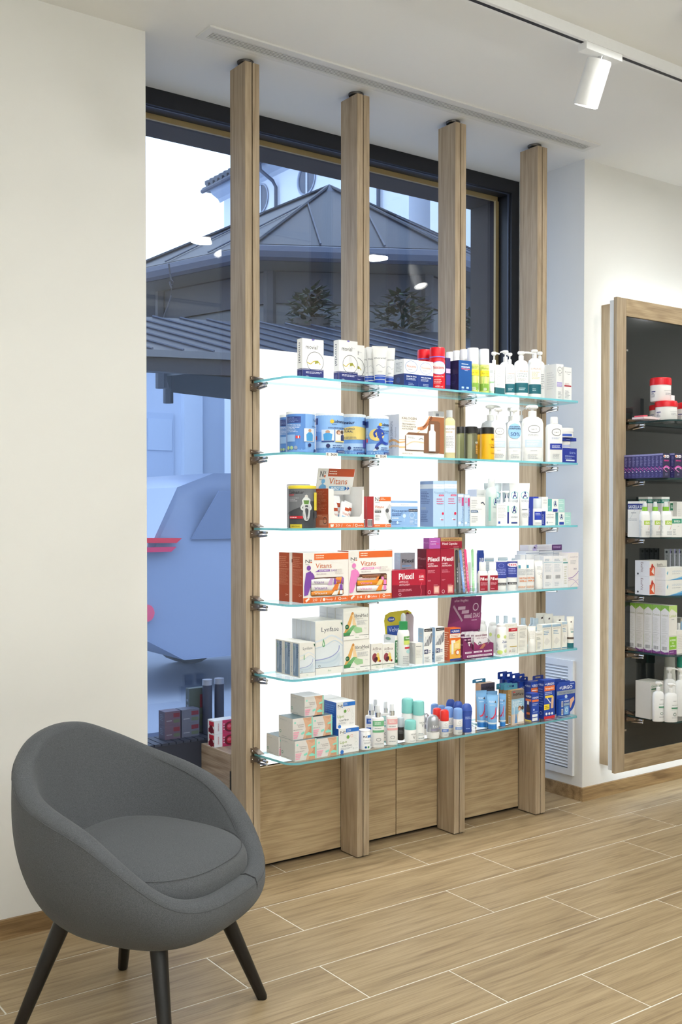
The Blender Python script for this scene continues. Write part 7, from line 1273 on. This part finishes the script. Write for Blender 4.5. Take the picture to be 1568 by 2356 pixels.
# ================================================================== products in the wall display
WY = FY-.228   # front edge of its shelves
def wjar(z, a, b_, y, Y, zb_, lab, h=None, orange=False):
    return bottle(z, a, b_, y, Y, zb_, lab, [('jar_body', [(0, .92, None), (.03, .96, None), (.68, .96, None)], (240, 240, 238), ((.04, .66), [('r', .02, .55, .22, .62, (70, 80, 130)), ('l', .02, .2, .22, .5, 4, (100, 104, 120)), ('r', .55, .62, .98, .635, GREY), ('l', .6, .3, .95, .5, 2, LG)])), ('lid', [(.68, 1, None), (.92, 1.0, None), (.985, .93, None), (1, .8, None)], (206, 24, 36))], name='cream_jar', cat='jar', h=h, rz=-.7, group='white jars with red lids')
zb = ZW[0]
jr = wjar(11, 868, 1440, 720, 2.775, zb, 'white jar with red lid, front one, in the wall display')
wjar(11, 720, 1180, 820, 2.85, zb, 'white jar with red lid, half hidden at left')
wjar(11, 1430, 1960, 760, 2.80, zb, 'white jar with red lid, right one at picture edge')
hj = max(v.co.z for c in jr.children for v in c.data.vertices)
wjar(11, 735, 1285, 300, 2.805, zb+hj+.0006, 'white jar with red lid on top of the other jars', h=hj*1.25)
carton(11, 1285, 1375, 560, 2.84, .04, zb, 'narrow white carton behind the stacked red lidded jars', [('l', .2, .2, .8, .8, 5, LG)], col=(238, 234, 236))
o = MB(); o.prism([(-.05, 0), (.05, 0), (.055, .006), (.0, .012), (-.05, .008)], -.03, .03, clearish((240, 220, 222), .8)); o = o.build('sample_sachet', None, (at_y(*zp(11, 620, 1230), 2.80).x, 2.80, zb)); tag(o, 'pink and clear sample sachets lying beside the red lidded jars', 'sachet')
b = MB(); b.prism([(-.048, .009), (-.02, .011), (-.02, .016), (-.048, .014)], -.025, .02, M((236, 90, 110), .4)); b.build('pink_sachet', o)
zb = ZW[1]
PU = (58, 54, 112)
CS = [('r', 0, .93, 1, 1, (150, 150, 200)), ('l', .2, .5, .85, .9, 8, (150, 150, 196)), ('s', [(0, .46), (.4, .40), (1, .30)], .12, (190, 70, 170)), ('s', [(0, .36), (.5, .38), (1, .42)], .06, (230, 160, 220)), ('e', .3, .27, .14, None, (226, 216, 236)), ('l', .2, .04, .8, .2, 3, (110, 110, 170))]
CF = [('e', .30, .88, .24, .055, (242, 240, 244)), ('e', .68, .88, .24, .055, (242, 240, 244)), ('e', .2, .88, .09, None, (230, 130, 50)), ('t', .30, .92, .86, .05, 'ontrol', (40, 36, 70), 1), ('t', .15, .85, .68, .06, 'SENSO', (230, 60, 150), 1), ('s', [(.0, .38), (.4, .48), (.7, .46), (.95, .40)], .09, (230, 90, 190)), ('s', [(.1, .36), (.45, .44), (.9, .36)], .05, (250, 200, 236)), ('s', [(.1, .36), (.4, .28), (.6, .24)], .05, (240, 160, 216)), ('l', .3, .1, .8, .18, 2, (150, 150, 190))]
def ctrl(xl, xr, lab, n, Y, g): return carton(12, xl, xr, 245, Y, .0195, zb, lab, CF, CS, col=(46, 44, 76), side=PU, n=n, gap=.0004, group=g)
ctrl(1010, 1180, 'purple and navy slim carton', 10, 2.735, 'row of slim purple cartons')
ctrl(1296, 1480, 'purple and navy slim carton at the picture edge', 3, 2.735, 'second row of slim purple cartons')
zb = ZW[2]
SGL = [('r', 0, .77, 1, .93, (30, 50, 140)), ('t', .06, .98, .80, .09, 'SAUGELLA', (244, 246, 250), 1), ('l', .3, .65, .9, .7, 1, GREY), ('s', [(.2, .55), (.5, .72)], .02, LG), ('l', .05, .45, .95, .52, 2, LG), ('l', .1, .38, .6, .41, 1, LG)]
carton(12, 430, 600, 1425, 2.815, .06, zb, 'white carton with navy name band, left in wall display', SGL, [('r', 0, .77, 1, .93, (26, 42, 120)), ('t', .06, .98, .80, .09, 'SAUGELLA', (236, 240, 248), 1), ('l', .3, .65, .9, .7, 1, GREY), ('s', [(.2, .5), (.6, .75)], .02, LG), ('l', .05, .45, .95, .52, 2, LG)], col=(236, 234, 228))
SGG = [('r', 0, .84, 1, .94, (44, 132, 120)), ('t', .1, .9, .87, .05, 'SAUGELLA', (230, 244, 240), 1)]
carton(12, 640, 745, 1318, 2.885, .05, zb, 'white carton with green top band, rear left', SGG, SGG, col=(240, 240, 238), side=(238, 238, 234))
carton(12, 975, 1172, 1318, 2.862, .055, zb, 'white carton with green top band, rear right', SGG, SGG, col=(240, 240, 238))
carton(12, 1190, 1345, 1430, 2.845, .05, zb, 'white carton with dark green name band', [('r', 0, .74, 1, .95, (30, 110, 76)), ('t', .1, .95, .80, .1, 'SAUGELLA', (240, 246, 242), 1), ('l', .5, .64, .9, .7, 1, GREY)], col=(236, 234, 230))
carton(12, 1350, 1500, 1435, 2.825, .05, zb, 'plain white carton at right edge of third display shelf', [('l', .2, .2, .8, .8, 10, (226, 224, 220))], col=(236, 234, 230))
SGP = [('r', .42, .52, 1.05, .70, (170, 200, 70)), ('t', .48, 1.0, .56, .10, 'SAUG', (240, 246, 220), 1), ('s', [(.66, .3), (.8, .5)], .02, (200, 90, 70)), ('l', .5, .06, .95, .25, 4, LG), ('l', -.1, .05, .3, .75, 12, (190, 200, 206))]
for i, (a, b_, Y) in enumerate(((432, 690, 2.775), (690, 948, 2.765), (930, 1230, 2.752))):
    bottle(12, a, b_, 1440, Y, zb, 'white wash bottle with lime green collar, %s of three' % ['left', 'middle', 'right'][i], [('bottle_body', [(0, .92, .6), (.012, .98, .66), (.62, 1, .66), (.72, .8, .55), (.745, .5, .4)], (240, 242, 242), ((.02, .66), SGP), 2.6), ('collar', [(.745, .50, None), (.86, .50, None)], (140, 196, 70)), ('cap', [(.86, .42, None), (.95, .40, None), (1, .26, None)], clearish((236, 240, 240), .7))], name='wash_bottle', group='white wash bottles with lime collars', rz=-.6)
carton(12, 1232, 1470, 1800, 2.735, .04, zb, 'small white carton with green name band, front of third display shelf', [('r', 0, .66, 1, .88, (54, 150, 120)), ('t', .2, .85, .71, .11, 'SAUGELLA', (240, 248, 244), 1), ('l', .6, .5, .8, .54, 1, GREY), ('l', .1, .1, .5, .4, 4, LG)], [('r', 0, .66, 1, .88, (54, 150, 120))], col=(242, 242, 238))
zb = ZW[3]
EX = [('p', [(.0, .05), (.30, .05), (.30, .55), (.12, .82), (.06, .55), (0, .55)], (206, 84, 44)), ('p', [(.06, .58), (.16, .82), (.24, .6)], (176, 40, 30)), ('p', [(.1, .3), (.22, .6), (.26, .1)], (240, 236, 228)), ('r', .34, .08, .62, .45, (150, 140, 50)), ('t', .42, .74, .66, .16, 'ExelVit', (90, 60, 60)), ('r', .42, .60, .95, .62, GREY)]
EXS = [('td', .25, .9, .40, .16, 'ExelVit', (120, 90, 100)), ('e', .2, .15, .06, None, (60, 60, 64))]
ex = carton(13, 722, 985, 1100, 2.80, .075, zb, 'white carton with orange figure, lower of two, in wall display', EX, EXS, col=(234, 232, 230), side=(226, 228, 234), w=.115)
carton(13, 722, 1150, 690, 2.80, .075, ex['_top']+.0005, 'white carton with orange figure, upper of two, in wall display', EX, EXS, col=(226, 222, 212), side=(226, 228, 234), xs=ex['_x0'], w=.115)
AI = [('p', [(.05, .55), (.10, .75), (.12, .60), (.09, .4)], (110, 180, 206)), ('t', .3, .75, .6, .16, 'AINARA', (200, 210, 220)), ('l', .3, .45, .8, .52, 1, LG), ('p', [(0, 0), (1, 0), (1, .26), (.75, .24), (.5, .12), (.2, .02)], (130, 190, 226)), ('p', [(.1, 0), (1, 0), (1, .16), (.7, .12)], (70, 150, 206))]
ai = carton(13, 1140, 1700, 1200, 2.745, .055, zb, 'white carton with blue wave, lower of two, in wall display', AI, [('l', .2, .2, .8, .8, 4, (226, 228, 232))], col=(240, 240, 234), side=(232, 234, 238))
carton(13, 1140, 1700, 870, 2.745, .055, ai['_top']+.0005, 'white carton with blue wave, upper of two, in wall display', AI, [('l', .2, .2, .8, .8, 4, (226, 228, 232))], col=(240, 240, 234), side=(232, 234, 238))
for i in range(4):
    carton(13, 1250+i*118, 1282+i*118, 380, 2.86, .028, zb, 'slim silver grey carton at back of fourth display shelf, %s from left' % ['first', 'second', 'third', 'fourth'][i], [('r', 0, .9, 1, 1, (120, 120, 160))], [('e', .4, .93, .2, None, (50, 54, 60)), ('td', .45, .85, .35, .3, 'Femibion', (120, 124, 128)), ('r', 0, .0, 1, .35, (110, 114, 120))], col=(170, 172, 186), side=(176, 180, 184), group='slim silver cartons')
zb = ZW[4]
GRE = (140, 196, 60); VIO = (120, 60, 130)
CU = [('p', [(0, .86), (.3, .93), (.6, .90), (1, .84), (1, 1), (0, 1)], (190, 220, 130)), ('t', .05, .9, .76, .06, 'Cumlaude', (180, 200, 100)), ('l', .3, .7, .7, .73, 1, LG), ('r', 0, .375, 1, .38, LG), ('r', .04, .10, .98, .36, GRE), ('t', .15, .85, .27, .035, 'INCREIBLE', (244, 250, 236), 1), ('t', .35, .65, .215, .03, 'TALLA', (244, 250, 236), 1), ('t', .2, .8, .15, .035, 'INTIMA', (244, 250, 236), 1), ('r', 0, 0, 1, .085, VIO), ('l', .1, .03, .8, .06, 1, (220, 200, 226))]
CUS = [('p', [(0, .88), (.5, .95), (1, .88), (1, 1), (0, 1)], (130, 180, 70)), ('t', .1, .9, .78, .04, 'Cumlaude', (150, 150, 120)), ('l', .1, .45, .85, .74, 16, (206, 206, 204)), ('r', .08, .42, .9, .425, (170, 170, 170)), ('l', .1, .2, .85, .4, 8, (206, 206, 204)), ('b', .12, .07, .85, .16, (90, 90, 96)), ('p', [(0, 0), (1, 0), (1, .05), (.5, .03), (0, .06)], VIO)]
carton(14, 1228, 1440, 275, 2.74, .040, zb, 'tall white carton with green top and purple foot', CU, CUS, col=(238, 236, 230), side=(230, 230, 232), n=5, gap=.003, group='tall green topped cartons')
bottle(14, 1425, 1535, 720, 2.775, zb, 'white capped bottle beside the green topped cartons', [('bottle_body', [(0, .95, None), (.02, 1, None), (.6, 1, None), (.66, .7, None)], (240, 240, 236)), ('cap', [(.66, .75, None), (1, .72, None)], (244, 244, 242))], name='lotion_bottle')
carton(14, 1448, 1640, 930, 2.735, .03, zb, 'white carton at right edge of fifth display shelf', [('l', .1, .2, .9, .85, 9, (220, 218, 212))], col=(240, 238, 232))
carton(14, 1530, 1700, 600, 2.82, .05, zb, 'grey blue carton at the back of fifth display shelf', [('r', 0, 0, 1, .9, (150, 180, 210))], col=(170, 168, 160))
zb = ZW[5]
carton(15, 750, 900, 800, 2.80, .078, zb, 'pearl grey carton beside the white pump bottles, lowest display shelf', [('t', .05, .9, .86, .05, 'Germisdin', (40, 130, 90)), ('r', .05, .79, .5, .83, (60, 110, 80)), ('r', 0, .75, 1, .755, (120, 180, 150)), ('l', .1, .2, .9, .7, 10, (206, 206, 202))], [], col=(214, 212, 206), side=(206, 203, 196), top=(190, 190, 180), w=.085)
GM = [('l', .55, .78, .85, .82, 1, GREY), ('l', .5, .62, .95, .66, 1, (150, 150, 150)), ('r', .48, .50, 1.0, .55, (40, 130, 90)), ('r', .48, .46, .9, .47, (120, 180, 150)), ('o', .65, .28, .10, None, .3, (90, 120, 110)), ('l', .5, .12, .9, .18, 1, LG)]
def gp(a, b_, y, Y, lab, noz, pr=GM): pump_bottle(15, a, b_, y, Y, zb, lab, (242, 243, 243), pr, sh=.76, flat=.6, noz=noz, nozzle=1, group='white pump bottles in the wall display', rz=-.6)
gp(800, 1100, 775, 2.760, 'white pump bottle with green bar, left one, lowest display shelf', .3); gp(1104, 1450, 820, 2.722, 'white pump bottle with green bar, right one, lowest display shelf', .3)
gp(1072, 1410, 395, 2.80, 'white pump bottle behind the green barred pair', .6, []); gp(1370, 1700, 430, 2.775, 'white pump bottle at right edge of lowest display shelf', .3, [])
def shampoo(a, b_, y, Y, c, lab): bottle(15, a, b_, y, Y, zb, lab, [('bottle_body', [(0, .98, .7), (.02, 1, .74), (.4, .92, .7), (.78, .72, .6)], (226, 226, 218)), ('cap', [(.78, .72, None), (.97, .68, None), (1, .6, None)], c)], name='shampoo_bottle', rz=-.5)
shampoo(1055, 1440, 50, 2.865, clearish((206, 208, 200), .6), 'tall pale bottle with clear grey cap, rear of lowest display shelf'); shampoo(1380, 1760, 75, 2.855, (50, 160, 136), 'tall pale bottle with teal cap at picture edge')
# ================================================================== armchair
FAB = bpy.data.materials.new('grey_wool'); FAB.use_nodes = True
n = FAB.node_tree.nodes; l = FAB.node_tree.links; p = n['Principled BSDF']; p.inputs['Roughness'].default_value = .95; p.inputs['Specular IOR Level'].default_value = .1
p.inputs['Sheen Weight'].default_value = .1
tcn = n.new('ShaderNodeTexCoord'); z1_ = n.new('ShaderNodeTexNoise'); z1_.inputs['Scale'].default_value = 1100; z1_.inputs['Detail'].default_value = 3
mp = n.new('ShaderNodeMapping'); mp.inputs['Scale'].default_value = (1, 1, 3.0)
z2_ = n.new('ShaderNodeTexNoise'); z2_.inputs['Scale'].default_value = 620
rr = n.new('ShaderNodeValToRGB'); rr.color_ramp.elements[0].position = .32; rr.color_ramp.elements[0].color = rgb((54, 56, 59)); rr.color_ramp.elements[1].position = .68; rr.color_ramp.elements[1].color = rgb((96, 98, 100))
ad = n.new('ShaderNodeMath'); ad.operation = 'MULTIPLY_ADD'; ad.inputs[1].default_value = .5
hf = n.new('ShaderNodeMath'); hf.operation = 'MULTIPLY'; hf.inputs[1].default_value = .5
l.new(tcn.outputs['Object'], mp.inputs['Vector']); l.new(mp.outputs[0], z1_.inputs['Vector']); l.new(tcn.outputs['Object'], z2_.inputs['Vector'])
l.new(z2_.outputs['Fac'], hf.inputs[0]); l.new(z1_.outputs['Fac'], ad.inputs[0]); l.new(hf.outputs[0], ad.inputs[2]); l.new(ad.outputs[0], rr.inputs['Fac']); l.new(rr.outputs['Color'], p.inputs['Base Color'])
bp = n.new('ShaderNodeBump'); bp.inputs['Strength'].default_value = .25; bp.inputs['Distance'].default_value = .001
l.new(z1_.outputs['Fac'], bp.inputs['Height']); l.new(bp.outputs['Normal'], p.inputs['Normal'])
SEAM = M((72, 74, 76), .95)
ch = thing('armchair', 'grey wool tub armchair with black round legs', 'armchair', (1.097, 2.357, 0), math.radians(30.3))
KZ = [(0, .375), (20, .372), (36, .380), (48, .412), (60, .468), (80, .540), (100, .574), (120, .604), (140, .655), (160, .700), (180, .712)]
def lerp_tab(tab, x):
    for (a, va), (b_, vb) in zip(tab, tab[1:]):
        if x <= b_:
            t_ = (x-a)/(b_-a); t_ = t_*t_*(3-2*t_)*.35+t_*.65
            return va+(vb-va)*t_
    return tab[-1][1]
def plan(deg, A, B, ex=2.4):
    ph = math.radians(deg); x, y = math.sin(ph), -math.cos(ph)
    r = (abs(x)**ex+abs(y)**ex)**(-1/ex); return Vector((x*r*A, y*r*B, 0))
NA = 72
zr = [lerp_tab(KZ, abs(((360*i/NA)+180) % 360-180)) for i in range(NA)]
zr = [(zr[i-2]+2*zr[i-1]+3*zr[i]+2*zr[(i+1) % NA]+zr[(i+2) % NA])/9 for i in range(NA)]
rows = []; ZB = .232
# outer skin from the belly up to the rim, over the rim, down the inside
outer = [(0.0, .30), (.04, .52), (.12, .68), (.26, .83), (.45, .94), (.65, .995), (.82, 1.005), (.93, 1.0)]
for q, k in outer: rows.append(('o', q, k))
for ang in (180, 150, 120, 90, 60, 30, 0): rows.append(('r', ang, 0))
inner = [(.86, 0), (.70, 0), (.5, 0), (.3, 0), (.12, 0)]
for q, k in inner: rows.append(('i', q, k))
RINGS = []
TH = .026
def rimpt(i, ang):
    d = 360*i/NA; P = plan(d, .298, .282); c = P*(1-.030/P.length); lean = 0
    a = math.radians(ang); nrm = P.normalized()
    fr = abs(((d+180) % 360)-180); th = TH*(1.0 if fr > 60 else 1.0+.35*(1-fr/60))
    return c + nrm*(-math.cos(a)*-1*th*-1*-1 if False else th*(-math.cos(a)))*-1*-1 + Vector((0, 0, zr[i]-th*.9+th*.9*math.sin(a)))
for kind, q, k in rows:
    ring = []
    for i in range(NA):
        d = 360*i/NA
        if kind == 'o':
            P = plan(d, .298, .282)*k; ring.append(P+Vector((0, 0, ZB+(zr[i]-ZB-.02)*q)))
        elif kind == 'r':
            P = plan(d, .298, .282); a = math.radians(q); nrm = P.normalized()
            fr = abs(((d+180) % 360)-180); th = .027+.006*max(0, 1-fr/60)
            c = P-nrm*th; ring.append(c+nrm*(-th*math.cos(a))+Vector((0, 0, zr[i]-.02+.02*math.sin(a))))
        else:
            P = plan(d, .298, .282); nrm = P.normalized(); fr = abs(((d+180) % 360)-180); th = .027+.006*max(0, 1-fr/60)
            c = P-nrm*(2*th+.004+(.055+.03*max(0, min(1, (fr-110)/50)))*(1-q)**1.3); zt = .36; hh = max(.0, zr[i]-.02-zt)
            ring.append(c+Vector((0, 0, zt+hh*q if hh > .03 else zr[i]-.02-(1-q)*.03)))
    RINGS.append(ring)
b = MB(); b.rings(RINGS, FAB, capa=True, capb=True)
sh = b.build('shell', ch)
sm_ = sh.modifiers.new('smooth', 'SUBSURF'); sm_.levels = 1; sm_.render_levels = 2
# piping along the outer and inner rim edge
def rimcurve(off, dz):
    out = []
    for i in range(NA):
        d = 360*i/NA; P = plan(d, .298, .282); nrm = P.normalized()
        out.append(P-nrm*off+Vector((0, 0, zr[i]-.02+dz)))
    return out
b = MB(); b.tube(rimcurve(.0012, .0002), .0012, SEAM, 6, closed=True); b.build('outer_seam', ch)
b = MB(); b.tube(rimcurve(.0545, .002)[4:25], [.0011]*12+[.0011*(1-i/9.0)+.0001 for i in range(9)], SEAM, 6); b.build('inner_seam', ch)
# split seam in front lip
pl = plan(14, .298, .282); nr = pl.normalized(); zq = zr[int(14/5)]
b = MB(); b.tube([pl-nr*.058+Vector((0, 0, zq-.02)), pl-nr*.05+Vector((0, 0, zq-.004)), pl-nr*.028+Vector((0, 0, zq+.001)), pl-nr*.004+Vector((0, 0, zq-.008)), pl+Vector((0, 0, zq-.024)), pl-nr*.002+Vector((0, 0, zq-.05))], .0016, M((45, 45, 46), .95), 6); b.build('lip_seam', ch)
# cushion
CU = []
for z, k in ((.352, .80), (.356, .93), (.372, .99), (.395, 1.0), (.415, .985), (.432, .93), (.444, .78), (.449, .5), (.450, .2)):
    ring = []
    for i in range(NA):
        d = 360*i/NA; P = plan(d, .236, .232, 2.5)*k; P.y -= .012
        ring.append(P+Vector((0, 0, z - .012*max(0, -P.y/.23)+.014*max(0, P.y/.23))))
    CU.append(ring)
b = MB(); b.rings(CU, FAB); cu = b.build('seat_cushion', ch)
s2 = cu.modifiers.new('smooth', 'SUBSURF'); s2.levels = 1; s2.render_levels = 2
pc = [plan(360*i/NA, .236, .232, 2.5)*.94+Vector((0, -.012, 0)) for i in range(NA)]
b = MB(); b.tube([P+Vector((0, 0, .4305-.012*max(0, -P.y/.23)+.014*max(0, P.y/.23))) for P in pc], .0008, SEAM, 6, closed=True); b.build('cushion_seam', ch)
LEGM = M((17, 16, 16), .36)
for sx, sy in ((1, -1), (1, 1), (-1, -1), (-1, 1)):
    foot = Vector((sx*.2165, sy*.2165, 0)); top = Vector((sx*.125, sy*.125, .30)); d_ = (top-foot).normalized()
    b = MB(); b.tube([foot, foot+d_*.006, foot+d_*.15, top], [.0115, .0135, .017, .0225], LEGM, 18)
    b.v = [(x, y, max(z, .0006)) for x, y, z in b.v]
    lg = b.build('leg', ch)
    b = MB(); b.loft([(.0, .010, .010), (.0012, .0105, .0105)], M((20, 20, 20), .8), 14, cx=foot.x, cy=foot.y); b.build('glide', lg)
# drop helper numbers
for o_ in scene.objects:
    for k_ in ('_top', '_x0', '_x1'):
        if k_ in o_: del o_[k_]
